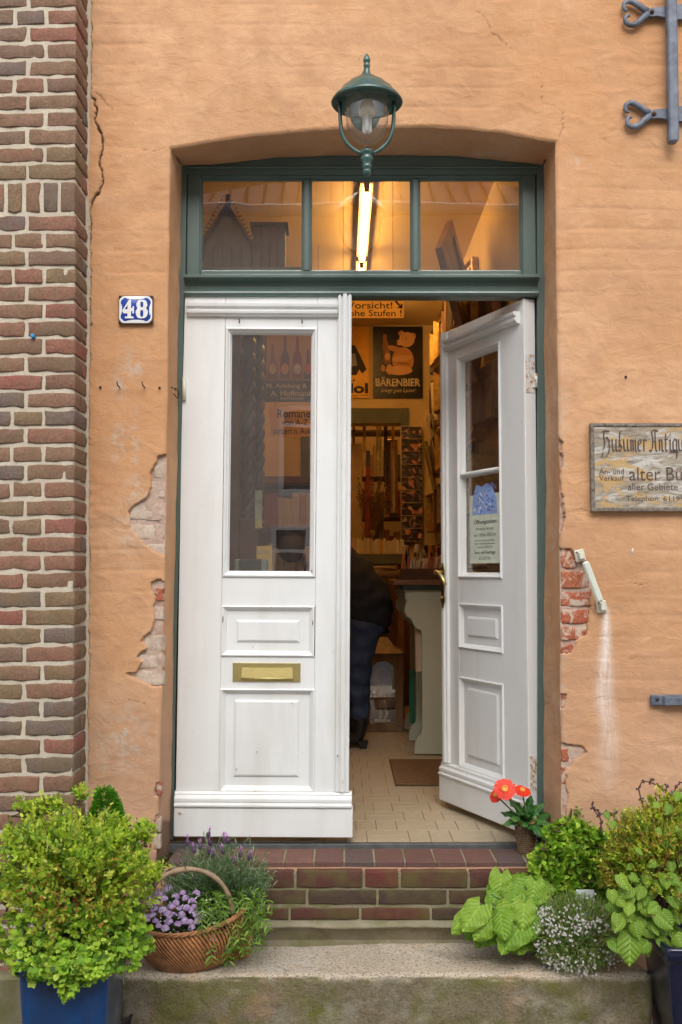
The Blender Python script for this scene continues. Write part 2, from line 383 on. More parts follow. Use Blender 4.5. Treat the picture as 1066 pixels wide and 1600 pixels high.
def m_blue(name, c, c2, dark):
    b = NB(name); k = b.ramp(b.noise(5, 5, .7, b.tc(scale=(2,2,.6)), .6), [(.3, c2), (.6, c)])
    k = b.mix(b.ramp(b.noise(150, 4, .8), [(.62, 0), (.72, .5)]), k, (.12,.14,.12)); b.col(k); b.set(Roughness=.22, Coat_Weight=.6, Coat_Roughness=.1); b.bump(b.noise(20, 4, .6), .002, .5); return b.m
M['blue'] = m_blue('blue_glaze', (.008,.055,.185), (.012,.028,.07), 0)
M['navy'] = m_blue('navy_glaze', (.005,.008,.035), (.010,.010,.02), 0)
M['wicker'] = simple('red_brown_wicker', (.42,.19,.075), .55, .5, 25, .0006, 160)
M['wicker2'] = simple('grey_wicker', (.21,.135,.075), .7, .5, 30, .0008, 160)
M['handlewood'] = simple('stripped_willow', (.34,.24,.15), .6, .35, 14, .001, 60, aniso=(1,1,1))
M['soil'] = simple('dark_soil', (.03,.022,.015), .95, .5, 60, .006, 60)

# ================================================================== ground and street
GZ = -0.56
def m_ground():
    b = NB('grey_paving'); n = b.noise(2, 6, .65); c = b.ramp(n, [(.3, (.30,.29,.27)), (.7, (.44,.42,.39))])
    c = b.mix(b.ramp(b.noise(3, 4, .6), [(.5,0),(.7,.5)]), c, (.09,.10,.05)); b.col(c); b.set(Roughness=.9); b.bump(b.noise(40,5,.6), .004); return b.m
g = MB(); g.add([(-60,-60,GZ),(60,-60,GZ),(60,60,GZ),(-60,60,GZ)], [(0,1,2,3)])
g.build('ground', m_ground(), kind='structure')
M['setts'] = simple('grey_setts', (.15,.14,.13), .85, .4, 8, .004, 40)
pv = ob('pavement', None, None, kind='structure')
sm = [MB().box((-.095,-.07,0), (.095,.07,.035), .012).mesh('paving_stone') for _ in range(1)][0]; sm.materials.append(M['setts'])
for j in range(7):
    for i in range(17):
        x = -1.62+i*.2+(.1 if j % 2 else 0); y = -.50-j*.15
        ob('paving_stone', sm, None, pv, (x, y, GZ+.003*random.random()), (0, 0, random.uniform(-.02,.02)))

# ================================================================== plaster wall with arch opening
def curve_px(pts, Y, axis):
    P = [U(x, y, Y) for x, y in pts]
    if axis == 'z': P.sort(key=lambda p: p.z); return np.array([p.z for p in P]), np.array([p.x for p in P])
    P.sort(key=lambda p: p.x); return np.array([p.x for p in P]), np.array([p.z for p in P])
YW = -.006
JL = curve_px([(266,240),(263,480),(260,720),(256,950),(251,1150),(246,1300),(242,1400)], YW, 'z')
JR = curve_px([(868.5,222),(871,500),(874,700),(876,950),(878,1290),(879,1400)], YW, 'z')
AR = curve_px([(266,233),(330,222),(400,211),(480,204),(570,199.5),(650,198),(720,201),(790,207.5),(868.5,221)], YW, 'x')
def jl(z): return np.interp(z, *JL)+fbm(z, z*0, .12, 3, 2)*.007
def jr(z): return np.interp(z, *JR)+fbm(z, z*0, .12, 3, 5)*.007
def ar(x): return np.interp(x, *AR)+fbm(x, x*0, .15, 3, 8)*.008

def pxpoly(pts): return np.array([[U(x, y, 0).x, U(x, y, 0).z] for x, y in pts])
PATCH = [
 pxpoly([(247,712),(262,708),(262,872),(253,869),(240,860),(228,850),(214,836),(202,822),(199,800),(212,789),(228,778),(238,757),(235,738),(246,722)]),
 pxpoly([(237,910),(250,904),(260,912),(260,1000),(258,1073),(240,1073),(222,1064),(198,1052),(216,1049),(224,1034),(214,1026),(230,1014),(221,1000),(236,990),(243,960),(243,935),(238,922)]),
 pxpoly([(244,1223),(254,1222),(254,1245),(243,1243)]),
 pxpoly([(243,1275),(251,1270),(251,1330),(240,1328),(238,1300)]),
 pxpoly([(868,856),(890,858),(902,868),(920,897),(924,915),(920,940),(922,948),(917,975),(915,992),(902,1000),(893,1018),(868,1024)]),
 pxpoly([(868,680),(876,690),(880,715),(876,740),(878,770),(882,800),(880,815),(872,850),(868,850)]),
 pxpoly([(868,1082),(885,1085),(882,1106),(868,1108)]),
 pxpoly([(868,1160),(882,1163),(912,1166),(918,1176),(896,1190),(884,1210),(888,1245),(882,1290),(868,1292)]),
]
CRACKS = [  # (px polyline, half width m, depth)
 ([(141,0),(140,40),(142,70),(140,110),(141,152),(147,156),(150,172),(151,195),(157,208),(161,222),(158,243),(157,262),(162,285),(156,300),(146,312),(142,330),(141,380),(141,450)], .0034, .016),
 ([(148,146),(160,152),(168,163),(176,173)], .0018, .006),
 ([(141,450),(140,520),(138,620),(137,760),(138,900),(137,1050),(136,1250)], .0028, .012),
 ([(738,0),(745,18),(762,34),(768,52),(790,70),(812,85)], .0014, .004),
 ([(838,122),(846,128),(845,160),(870,168),(878,175),(880,200),(872,215)], .0014, .005),
 ([(868,800),(880,798),(892,801),(905,797),(925,800)], .0020, .006),
 ([(225,236),(245,238),(262,232)], .0012, .003),
 ([(200,1093),(226,1099)], .0014, .004), ([(985,910),(1000,914),(1010,912)], .0014, .004),
]
def inpoly(x, z, poly):
    c = np.zeros(x.shape, bool); n = len(poly); j = n-1
    for i in range(n):
        xi, zi = poly[i]; xj, zj = poly[j]
        t = ((zi > z) != (zj > z)) & (x < (xj-xi)*(z-zi)/(zj-zi+1e-12)+xi); c ^= t; j = i
    return c
def polydist(x, z, P):
    d = np.full(x.shape, 9.0)
    for (ax, az), (bx, bz) in zip(P[:-1], P[1:]):
        vx, vz = bx-ax, bz-az; L = vx*vx+vz*vz+1e-12
        t = np.clip(((x-ax)*vx+(z-az)*vz)/L, 0, 1); d = np.minimum(d, np.hypot(x-ax-t*vx, z-az-t*vz))
    return d
def wall_fields(x, z):
    """outward relief (metres, + towards the street), patch mask, crack, white streak, scuff"""
    h = fbm(x, z, .55, 4, 1)*.02
    lump = fbm(x*1.0, z*1.6, .11, 4, 3); h = h+lump*.0065
    row = (z+fbm(x, z, .4, 2, 9)*.03)/.0775; tri = np.abs(row-np.round(row))
    amp = np.clip(vnoise(x, z, .22, 12)*2.2-.9, 0, 1)
    h = h-np.exp(-(tri/.10)**2)*.0017*amp
    rid = np.abs(fbm(x+lump*.1, z, .22, 3, 21)); h = h+np.exp(-(rid/.02)**2)*.0016*vnoise(x, z, .4, 30)
    h = h+fbm(x, z, .02, 2, 14)*.0009
    wx = x+fbm(x, z, .035, 3, 40)*.018; wz = z+fbm(x, z, .035, 3, 50)*.018
    pm = np.zeros(x.shape, bool)
    for p in PATCH: pm |= inpoly(wx, wz, p)
    ck = np.zeros(x.shape)
    cx = x+fbm(x, z, .02, 3, 60)*.020
    for P, hw, dep in CRACKS:
        PP = pxpoly(P); lo = PP.min(0)-.03; hi = PP.max(0)+.03; s = (x > lo[0]) & (x < hi[0]) & (z > lo[1]) & (z < hi[1])
        if not s.any(): continue
        d = polydist(cx[s], z[s], PP); k = np.clip(1.25-d/hw, 0, 1)*np.clip(vnoise(x[s], z[s], .05, 77)*2.4-.1, 0.15, 1)
        h[s] -= k*dep; ck[s] = np.maximum(ck[s], k*(1.0 if hw > .002 else .35))
    s0 = U(945,955,0); s1 = U(945,1200,0)
    wcx = s0.x+fbm(z, z*0, .2, 3, 90)*.03; wid = .012+.028*np.clip((s0.z-z)/.5, 0, 1)
    wh = np.exp(-((x-wcx)/wid)**2)*np.clip((s0.z+.03-z)/.03, 0, 1)*np.clip((z-s1.z+.12)/.45, 0, 1)*.95
    scf = np.zeros(x.shape)
    for px, py, rx, ry in ((207,820,25,60),(213,770,16,30),(300,300,0,0),(190,690,20,30),(206,575,22,25),(188,600,14,20),(210,690,8,40),(895,252,12,9),(868,700,14,140),(870,1000,14,160),(192,1160,40,60),(195,252,10,8)):
        if rx: c = U(px, py, 0); scf = np.maximum(scf, np.exp(-((x-c.x)/(rx/430))**2-((z-c.z)/(ry/430))**2)*.9)
    return h, pm, ck, wh, scf
fine = .0042
xs = np.concatenate([[-3.6,-2.6,-1.8,-1.3,-1.1], np.arange(-1.0, 1.36, fine), [1.4,1.6,2.1,2.9,4.2]])
zs = np.concatenate([[GZ-.05,], np.arange(-.5, 3.12, fine), [3.2,3.4,3.7,4.1]])
X, Z = np.meshgrid(xs, zs)      # rows z, cols x
zl = zs; Lj = jl(zl); Rj = jr(zl); ztop_in = ar(xs)
# snap to the jambs and the arch
zspring_L = float(ar(np.array([Lj[np.searchsorted(zs, 2.5)]]))[0])
for r in range(len(zs)):
    if zs[r] < 2.62:
        if zs[r] <= float(ar(np.array([Lj[r]]))[0])+.02: c = np.argmin(np.abs(xs-Lj[r])); X[r, c] = Lj[r]
        if zs[r] <= float(ar(np.array([Rj[r]]))[0])+.02: c = np.argmin(np.abs(xs-Rj[r])); X[r, c] = Rj[r]
for c in range(len(xs)):
    a = ztop_in[c]
    lx = np.interp(a, zs, Lj); rx = np.interp(a, zs, Rj)
    if lx-.004 <= xs[c] <= rx+.004: r = np.argmin(np.abs(zs-a)); Z[r, c] = a
H, PM, CK, WH, SCF = wall_fields(X, Z)
lx = np.interp(Z, zs, Lj); rx = np.interp(Z, zs, Rj); az = np.interp(X, xs, ztop_in)
dedge = np.maximum(np.maximum(lx-X, X-rx), Z-az); dedge = np.clip(dedge, 0, 1)
round_ = .007*np.clip(1-dedge/.012, 0, 1)**2
Yv = YW-H+round_; Yv[PM] = .012; CK[PM] = 0
cx_ = (X[:-1,:-1]+X[1:,1:])/2; cz_ = (Z[:-1,:-1]+Z[1:,1:])/2
inside = (cx_ > np.interp(cz_, zs, Lj)) & (cx_ < np.interp(cz_, zs, Rj)) & (cz_ < np.interp(cx_, xs, ztop_in)) & (cz_ > -.035)
allp = PM[:-1,:-1] & PM[1:,:-1] & PM[:-1,1:] & PM[1:,1:]
keep = ~(inside | allp)
nr, nc = X.shape; idx = np.arange(nr*nc).reshape(nr, nc)
F = np.stack([idx[:-1,:-1][keep], idx[:-1,1:][keep], idx[1:,1:][keep], idx[1:,:-1][keep]], 1)
used = np.zeros(nr*nc, bool); used[F.ravel()] = True; remap = np.cumsum(used)-1
V = np.stack([X.ravel(), Yv.ravel(), Z.ravel()], 1)[used]; F = remap[F]
me = bpy.data.meshes.new('plaster'); me.vertices.add(len(V)); me.vertices.foreach_set('co', V.astype(np.float32).ravel())
me.loops.add(F.size); me.loops.foreach_set('vertex_index', F.astype(np.int32).ravel())
me.polygons.add(len(F)); me.polygons.foreach_set('loop_start', (np.arange(len(F))*4).astype(np.int32)); me.polygons.foreach_set('loop_total', np.full(len(F), 4, np.int32))
me.polygons.foreach_set('use_smooth', np.ones(len(F), bool)); me.update(calc_edges=True)
at = me.attributes.new('fx', 'FLOAT_COLOR', 'POINT')
C4 = np.stack([WH.ravel(), CK.ravel(), SCF.ravel(), np.ones(X.size)], 1)[used]
at.data.foreach_set('color', C4.astype(np.float32).ravel())
wall = thing('house_wall', 'orange plastered house wall with an arched door opening and peeling patches', 'wall')
ob('plaster', me, M['plaster'], wall)
# masonry behind the plaster
mas = MB(); T0, T1 = .016, .34
def seg(x0, x1, z0, z1): mas.box((x0, T0, z0), (x1, T1, z1))
seg(-3.6, -.70, GZ, 4.1); seg(.90, 4.2, GZ, 4.1); seg(-.70, .90, 2.70, 4.1)
# steps of masonry that follow the reveal (kept behind it)
mas.build('masonry', M['oldmasonry'], wall)
# reveal (jambs + soffit) from the outer outline to the frame
YF = .20
IL = curve_px([(284,262),(281,480),(276,720),(271,1000),(266,1290),(264,1400)], YF, 'z')
IR = curve_px([(850,255),(852,700),(851,1000),(849,1290),(848,1400)], YF, 'z')
IA = curve_px([(284,259),(330,257),(380,251),(430,246),(527,243),(640,241),(700,243),(780,250),(850,257)], YF, 'x')
out = []; inn = []
zz = np.arange(-.05, 2.9, .008)
zL = [z for z in zz if z < float(ar(jl(np.array([z])))[0])]; zR = [z for z in zz if z < float(ar(jr(np.array([z])))[0])]
for k, z in enumerate(zL): out.append((float(jl(np.array([z]))[0]), z))
xa0, xa1 = out[-1][0], float(jr(np.array([zR[-1]]))[0])
nA = len(zL); xx = np.linspace(xa0, xa1, 170)
for x in xx: out.append((x, float(ar(np.array([x]))[0])))
for z in reversed(zR): out.append((float(jr(np.array([z]))[0]), z))
ztL = float(np.interp(np.interp(2.4, *IL), *IA)); ztR = float(np.interp(np.interp(2.4, *IR), *IA))
for z in zL: q = z*(ztL-zL[0])/(zL[-1]-zL[0])+zL[0]*(1-(ztL-zL[0])/(zL[-1]-zL[0])); inn.append((float(np.interp(q, *IL)), q))
xi0, xi1 = inn[-1][0], float(np.interp(ztR, *IR))
for t in np.linspace(0, 1, 170): x = xi0+(xi1-xi0)*t; inn.append((x, float(np.interp(x, *IA))))
for z in reversed(zR): q = zR[0]+(z-zR[0])*(ztR-zR[0])/(zR[-1]-zR[0]); inn.append((float(np.interp(q, *IR)), q))
out = np.array(out); inn = np.array(inn); n = len(out)
h0 = wall_fields(out[:,0], out[:,1])
y0 = YW-h0[0]+.007
m = 26; V = []
for k in range(m+1):
    t = k/m; xz = out*(1-t)+inn*t; y = y0*(1-t)+YF*t
    s = np.arange(n)*.008; dn = (fbm(s, s*0+t*.22, .09, 4, 33)*.007+fbm(s, s*0+t*.22, .35, 2, 35)*.010)*min(1, t*6)
    # push along the inward normal of the outline
    tg = np.gradient(out, axis=0); nrm = np.stack([tg[:,1], -tg[:,0]], 1); nrm /= np.linalg.norm(nrm, axis=1)[:,None]+1e-9
    xz = xz+nrm*(dn[:,None]); V.append(np.stack([xz[:,0], y, xz[:,1]], 1))
V = np.concatenate(V); I = np.arange((m+1)*n).reshape(m+1, n)
Fr = np.stack([I[:-1,:-1].ravel(), I[1:,:-1].ravel(), I[1:,1:].ravel(), I[:-1,1:].ravel()], 1)
me = bpy.data.meshes.new('reveal'); me.from_pydata(V.tolist(), [], Fr.tolist()); me.polygons.foreach_set('use_smooth', [True]*len(Fr)); me.update()
fx = me.attributes.new('fx', 'FLOAT_COLOR', 'POINT')
rz = V[:,2]; dk = np.zeros(len(V))
fx.data.foreach_set('color', np.stack([dk, np.clip((.075+.05*np.sign(-V[:,0])*(.2-V[:,1])/.2+fbm(V[:,1], V[:,2], .05, 3, 3)*.03-V[:,2])/.01, 0, .6), np.clip(fbm(V[:,0]+V[:,1], V[:,2], .2, 3, 4)*2, 0, .5), dk+1], 1).astype(np.float32).ravel())
ob('reveal', me, M['plaster'], wall)
# exposed bricks in the peeled patches: irregular lattice boxes
def brick_mesh(name, L, D, Hh, j=.003, nx=5, ny=2, nz=2, rnd=.006, seed=0):
    rg = np.random.default_rng(seed); pts = {}; V = []; F = []
    def axis(n_, L_): e_ = min(.0045, L_*.15); return [0, e_]+[e_+(L_-2*e_)*q/n_ for q in range(1, n_)]+[L_-e_, L_]
    PX, PY, PZ = axis(max(2, nx), L), axis(1, D), axis(nz, Hh); nx, ny, nz = len(PX)-1, len(PY)-1, len(PZ)-1
    def vid(i, k, l):
        if (i, k, l) in pts: return pts[(i, k, l)]
        p = [PX[i]-L/2, PY[k], PZ[l]-Hh/2]
        e = [i in (0, nx), k in (0, ny), l in (0, nz)]
        c = [L/2, D/2, Hh/2]; q = [p[0], p[1]-D/2, p[2]]
        if sum(e) >= 2:
            s = rnd*(.45 if sum(e) == 2 else .6)
            for a in range(3):
                if e[a]: q[a] -= math.copysign(s, q[a])
        q[1] += D/2
        jj = (fbm(np.array([p[0]+seed*3.3, p[0]*1.0+seed, p[2]*2+seed*7.7]), np.array([p[1]*2+p[2]*3, p[1]+p[2]*.5+3, p[0]*1.5+p[1]]), .03, 2, seed % 7)*j*5.0).tolist()
        q = [q[0]+jj[0]*.8+rg.uniform(-j, j)*.15, q[1]+jj[1]*.9, q[2]+jj[2]*(1.1 if e[2] else .6)+rg.uniform(-j, j)*.2]
        pts[(i, k, l)] = len(V); V.append(q); return pts[(i, k, l)]
    for i in range(nx):
        for l in range(nz):
            F.append((vid(i,0,l), vid(i+1,0,l), vid(i+1,0,l+1), vid(i,0,l+1))); F.append((vid(i,ny,l), vid(i,ny,l+1), vid(i+1,ny,l+1), vid(i+1,ny,l)))
        for k in range(ny):
            F.append((vid(i,k,0), vid(i,k+1,0), vid(i+1,k+1,0), vid(i+1,k,0))); F.append((vid(i,k,nz), vid(i+1,k,nz), vid(i+1,k+1,nz), vid(i,k+1,nz)))
    for k in range(ny):
        for l in range(nz):
            F.append((vid(0,k,l), vid(0,k,l+1), vid(0,k+1,l+1), vid(0,k+1,l))); F.append((vid(nx,k,l), vid(nx,k+1,l), vid(nx,k+1,l+1), vid(nx,k,l+1)))
    me = bpy.data.meshes.new(name); me.from_pydata(V, [], F); me.polygons.foreach_set('use_smooth', [True]*len(F)); me.update(); return me
for q, P in enumerate(PATCH):
    lo = P.min(0)-.03; hi = P.max(0)+.03; gx = np.arange(lo[0], hi[0], .005); gz = np.arange(lo[1], hi[1], .005); GX, GZ_ = np.meshgrid(gx, gz)
    GX = np.minimum(np.maximum(GX, -9), 9)
    if q < 4: GX = np.minimum(GX, (np.interp(GZ_, zs, Lj)-.001))
    else: GX = np.maximum(GX, (np.interp(GZ_, zs, Rj)+.001))
    GY = .0075-fbm(GX, GZ_, .03, 4, 70+q)*.010-fbm(GX, GZ_, .008, 2, 75)*.003
    nr_, nc_ = GX.shape; ii = np.arange(nr_*nc_).reshape(nr_, nc_)
    Fq = np.stack([ii[:-1,:-1].ravel(), ii[:-1,1:].ravel(), ii[1:,1:].ravel(), ii[1:,:-1].ravel()], 1)
    me = bpy.data.meshes.new('old_mortar'); me.from_pydata(np.stack([GX.ravel(), GY.ravel(), GZ_.ravel()], 1).tolist(), [], Fq.tolist()); me.polygons.foreach_set('use_smooth', [True]*len(Fq)); me.update()
    ob('old_mortar', me, M['oldmasonry'], wall)
def patch_brick(pxa, pya, pxb, pyb, mt, y=.002, seed=0):
    if pxa > 600: pxa = max(pxa, 877.5)
    a = U(pxa, pya, 0); b = U(pxb, pyb, 0)
    me = brick_mesh('brick', abs(b.x-a.x), .03, abs(a.z-b.z)+.004, .0022, 8, 2, 4, .002, seed); me.materials.append(mt)
    ob('brick', me, None, wall, ((a.x+b.x)/2, y, (a.z+b.z)/2))
for k, (a, b, c, d) in enumerate([(870,858,900,886),(872,894,922,918),(872,926,924,946),(868,953,923,973),(868,981,918,1000),(874,1008,896,1024),(868,1084,884,1106),(868,1170,890,1190),(868,1200,886,1225),(868,700,880,718),(868,770,880,792)]):
    patch_brick(a, b, c, d, M['redbrick'] if k < 9 else M['limebrick'], .0025 if k < 6 else .004, k)
for k, (a, b, c, d) in enumerate([(240,722,258,746),(226,753,258,776),(203,786,258,812),(200,820,258,842),(222,850,258,868),(241,918,256,940),(240,948,256,968),(225,994,256,1018),(215,1024,256,1044),(198,1050,256,1070),(238,1280,251,1300),(238,1306,251,1326)]):
    patch_brick(a, b, c, d, M['limebrick'], .0062, 20+k)
patch_brick(243,919,256,938, M['redbrick'], .001, 51); patch_brick(244,1224,252,1243, M['redbrick'], .001, 52)
# dark plinth paint on the reveal foot
# ================================================================== brick pier at the left
YP = -.172
za, zb = U(120,0,YP), U(115.5,1200,YP)
lean = math.atan((za.x-zb.x)/(za.z-zb.z))
pier = thing('brick_pier', 'projecting pier of brown and red handmade bricks with pale mortar joints', 'brick pier', (zb.x, 0, zb.z), (0, lean, 0))
PW = .62; PITCHZ = .0622; Hb = .0502; JT = .0125
def Zp(py): return U(118, py, YP).z-zb.z
mb = MB(); zlo, zhi = GZ+.04-zb.z, 3.25-zb.z
mo = brick_mesh('mortar', 1, 1, 1, 0)   # placeholder replaced below
bpy.data.meshes.remove(mo)
def mortar_sheet():
    m_ = MB(); dz = .012; zz = np.arange(zlo, zhi, dz); prof = [(-PW, YP+.0045)]+[(-PW+i*.02, YP+.0045) for i in range(1, int(PW/.02))]+[(-.006, YP+.0045), (-.006, YP+.03),(-.007,-.12),(-.007,-.08),(-.007,-.045),(-.006,-.02),(.004,-.008),(.012,.004)]
    V = []; n = len(prof)
    for z in zz:
        for x, y in prof: e = fbm(np.array([x*3+y*5]), np.array([z]), .03, 2, 5)[0]*.004; V.append((x+(e if x > -.01 else 0), y+(e if y < YP+.02 else 0), z))
    F = [(i*n+k, i*n+k+1, (i+1)*n+k+1, (i+1)*n+k) for i in range(len(zz)-1) for k in range(n-1)]
    m_.add(V, F, True); return m_
mortar_sheet().build('mortar', M['mortar'], pier)
bank = {}
def bm(L, D, H):
    k = (round(L, 3), round(D, 3), round(H, 3)); bank.setdefault(k, [])
    if len(bank[k]) < 6:
        me = brick_mesh('brick', L, D, H, .0021, max(2, int(L/.028)), max(2, int(D/.05)), 2, .0028, len(bank)*10+len(bank[k])); me.materials.append(M['brick']); bank[k].append(me); return me
    return random.choice(bank[k])
z_sold_t, z_sold_b = Zp(284), Zp(331)
def course(zc, kind):
    x1 = 0.0
    def put(x0, x1, y0, y1, H=Hb):
        L = x1-x0-JT; D = y1-y0
        ob('brick', bm(L, D, H), None, pier, ((x0+x1)/2, y0, zc+random.uniform(-.0012,.0012)), (0, random.uniform(-.006,.006), 0))
    if kind == 'A':
        put(-.104-JT/2, JT/2-.0, YP+random.uniform(-.001,.002), -.008)
        x = -.104-JT/2
        L = .168 if random.random() < .65 else .108
        while x > -PW+.05: put(x-L, x, YP+random.uniform(-.001,.002), YP+.09); x -= L; L = .168 if L < .12 else random.choice([.168,.108])
    else:
        put(-.165-JT/2, JT/2, YP+random.uniform(-.001,.002), YP+.092)
        # closer on the side face
        put(-.10, JT/2, YP+.102, -.008)
        x = -.165-JT/2
        L = random.choice([.168,.168,.12])
        while x > -PW+.05: put(x-L, x, YP+random.uniform(-.001,.002), YP+.09); x -= L; L = .168
z = z_sold_t+JT+Hb/2; k = 0
while z < zhi: course(z, 'BA'[k % 2]); z += PITCHZ; k += 1
z = z_sold_b-JT-Hb/2; k = 0
while z > zlo+.04: course(z, 'BA'[k % 2]); z -= PITCHZ; k += 1
zc = (z_sold_t+z_sold_b)/2
for i in range(9):
    L = .062; x0 = -(i+1)*L+.003
    ob('brick', bm(L-JT, .15 if i == 0 else .09, z_sold_t-z_sold_b-.002), None, pier, (x0+L/2, YP+random.uniform(-.001,.001), zc), (0, random.uniform(-.01,.01), 0))
# concrete foot under the pier
MB().box((-1.6,-.215,GZ-.02), (-.80,-.02,U(40,1525,-.215).z), .012).build('pier_footing', M['stepmortar'], None, kind=None, label='mossy grey concrete footing under the brick pier beside the blue pot', cat='footing')

# ================================================================== steps
ZT = -.018
st = thing('doorstep', 'brick doorstep with tile-like header tread and mossy riser in front of the open door', 'brick step')
xl, xr = -.612, .79
core = MB(); core.box((xl-.004, -.0315, -.31), (xr+.004, .34, ZT-.0275))
core.build('mortar_core', M['stepmortar'], st)
yfront = UZ(533, 1346, ZT).y-.004; ymid = UZ(533, 1325, ZT).y; yback = UZ(533, 1312, ZT).y
bed = MB(); bed.box((xl+.002, yfront+.008, ZT-.024), (xr-.002, .21, ZT-.0032)); bed.build('mortar_bed', M['stepmortar'], st)
# tread bricks: front row of headers, back row of stretchers
zt = ZT
def slab(x0, x1, y0, y1, zt, th, mt, parent, seed, name='brick'):
    rg = random.Random(seed); b = MB().box((-(x1-x0)/2,0,-th), ((x1-x0)/2,y1-y0,0), .003)
    b.v = [(x+rg.uniform(-.001,.001), y+rg.uniform(-.001,.001), z+rg.uniform(-.0006,.0006)) for x, y, z in b.v]
    me = b.mesh(name); me.materials.append(mt); return ob(name, me, None, parent, ((x0+x1)/2, y0, zt+rg.uniform(-.0012,.0012)))
edges = [262,354,441,532,620,704,785,868,950]
xe = [xl]
xx_ = xl
px_edges = [262-70, 355-92, 355, 442, 534, 624, 711, 798, 888, 978]
Xf = [ -.70+.0*0 ]
step_w = .1075
x = UZ(352, 1335, ZT).x
while x > xl: x -= .214/2*1.0
i = 0
while x < xr:
    a, b_ = max(x, xl), min(x+step_w*1.0, xr)
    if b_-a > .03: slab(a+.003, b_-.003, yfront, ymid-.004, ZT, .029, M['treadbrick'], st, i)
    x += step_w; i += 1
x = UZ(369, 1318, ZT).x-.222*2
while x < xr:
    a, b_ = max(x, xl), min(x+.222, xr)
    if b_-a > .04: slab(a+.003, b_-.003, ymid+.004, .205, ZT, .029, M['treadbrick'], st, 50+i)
    x += .222; i += 1
# riser: three courses of stretchers
def riser(y, py_list, x_first, L):
    for r, (pt, pb) in enumerate(py_list):
        zt_, zb_ = U(533, pt, y).z, U(533, pb, y).z; x = x_first[r]; k = 0
        while x > xl-.05: x -= L[r]
        while x < xr+.15:
            l = L[r] if (k % 2 == 0 or r) else L[r]*.52
            a, b_ = max(x, xl), min(x+l, xr)
            if b_-a > .03:
                me = brick_mesh('brick', b_-a-.009, .09, zt_-zb_+.001, .001, 5, 2, 2, .002, r*10+k); me.materials.append(M['stepbrick'])
                ob('brick', me, None, st, ((a+b_)/2, y+random.uniform(-.001,.001), (zt_+zb_)/2))
            x += l; k += 1
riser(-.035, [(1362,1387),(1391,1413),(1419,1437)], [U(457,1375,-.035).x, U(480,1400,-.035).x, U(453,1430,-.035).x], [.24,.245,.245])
# mortar haunch at the foot of the riser
hz = U(533,1439,-.035).z
hb = MB(); hx = np.linspace(xl, xr, 120); V = []; 
for x in hx:
    e = float(fbm(np.array([x]), np.array([0.0]), .12, 3, 71)[0])
    V += [(x, -.02, hz+.002), (x, -.05+e*.01, hz-.001), (x, -.063+e*.014, hz-.008), (x, -.064+e*.014, hz-.014+e*.008), (x, -.045, hz-.022), (x, -.02, -.31)]
hb.add(V, [(i*6+k, i*6+k+6, i*6+k+7, i*6+k+1) for i in range(119) for k in range(5)], True)
hb.build('mortar_haunch', M['stepmortar'], st)
# drips of mortar / lime under the nosing
dr = MB()
V = []
for i, x in enumerate(np.linspace(xl+.3, xr, 160)):
    e = max(0, float(fbm(np.array([x]), np.array([3.0]), .16, 3, 81)[0])); V += [(x, yfront+.012, ZT-.030), (x, yfront+.010-e*.03, ZT-.034-e*.02), (x, -.034, ZT-.036-e*.055)]
dr.add(V, [(i*3+k, i*3+k+3, i*3+k+4, i*3+k+1) for i in range(159) for k in range(2)], True); dr.build('mortar_drips', M['stepmortar'], st)
# big granite step
zs_t = -.292
def rock_box(x0, x1, y0, y1, z0, z1, res, amp, rr):
    nx, ny, nz = [max(2, int((b-a)/res)) for a, b in ((x0,x1),(y0,y1),(z0,z1))]
    V = []; F = []; ids = {}
    def vid(i, j, k):
        if (i,j,k) in ids: return ids[(i,j,k)]
        p = Vector((x0+(x1-x0)*i/nx, y0+(y1-y0)*j/ny, z0+(z1-z0)*k/nz))
        c = Vector((min(max(p.x, x0+rr), x1-rr), min(max(p.y, y0+rr), y1-rr), min(max(p.z, z0+rr), z1-rr)))
        d = p-c; nrm = d.normalized() if d.length > 1e-6 else Vector((0,0,1)); p = c+nrm*rr
        ids[(i,j,k)] = len(V); V.append((*p, *nrm)); return ids[(i,j,k)]
    for i in range(nx):
        for j in range(ny): F.append((vid(i,j,nz), vid(i+1,j,nz), vid(i+1,j+1,nz), vid(i,j+1,nz)))
        for k in range(nz): F.append((vid(i,0,k), vid(i+1,0,k), vid(i+1,0,k+1), vid(i,0,k+1)))
    for j in range(ny):
        for k in range(nz): F.append((vid(0,j,k), vid(0,j,k+1), vid(0,j+1,k+1), vid(0,j+1,k))); F.append((vid(nx,j,k), vid(nx,j+1,k), vid(nx,j+1,k+1), vid(nx,j,k+1)))
    A = np.array(V); P = A[:,:3]; N = A[:,3:]
    top = N[:,2] > .7
    d = fbm(P[:,0]+P[:,1]*1.7, P[:,2]*1.3+P[:,1], .10, 5, 91)*amp*np.where(top, .55, 1.6)+fbm(P[:,0], P[:,2]+P[:,1], .5, 2, 95)*amp*1.2
    P = P+N*d[:,None]
    me = bpy.data.meshes.new('granite_block'); me.from_pydata(P.tolist(), [], F); me.polygons.foreach_set('use_smooth', [True]*len(F)); me.update(); return me
ysf = UZ(533, 1524, zs_t).y-.004
sx0, sx1 = UZ(186,1530,zs_t).x, UZ(1026,1532,zs_t).x
ob('stone_step', rock_box(sx0, sx1, ysf, .02, GZ-.03, zs_t, .0075, .016, .024), M['stone'], label='long worn granite block step with green moss on its front face', cat='stone step')

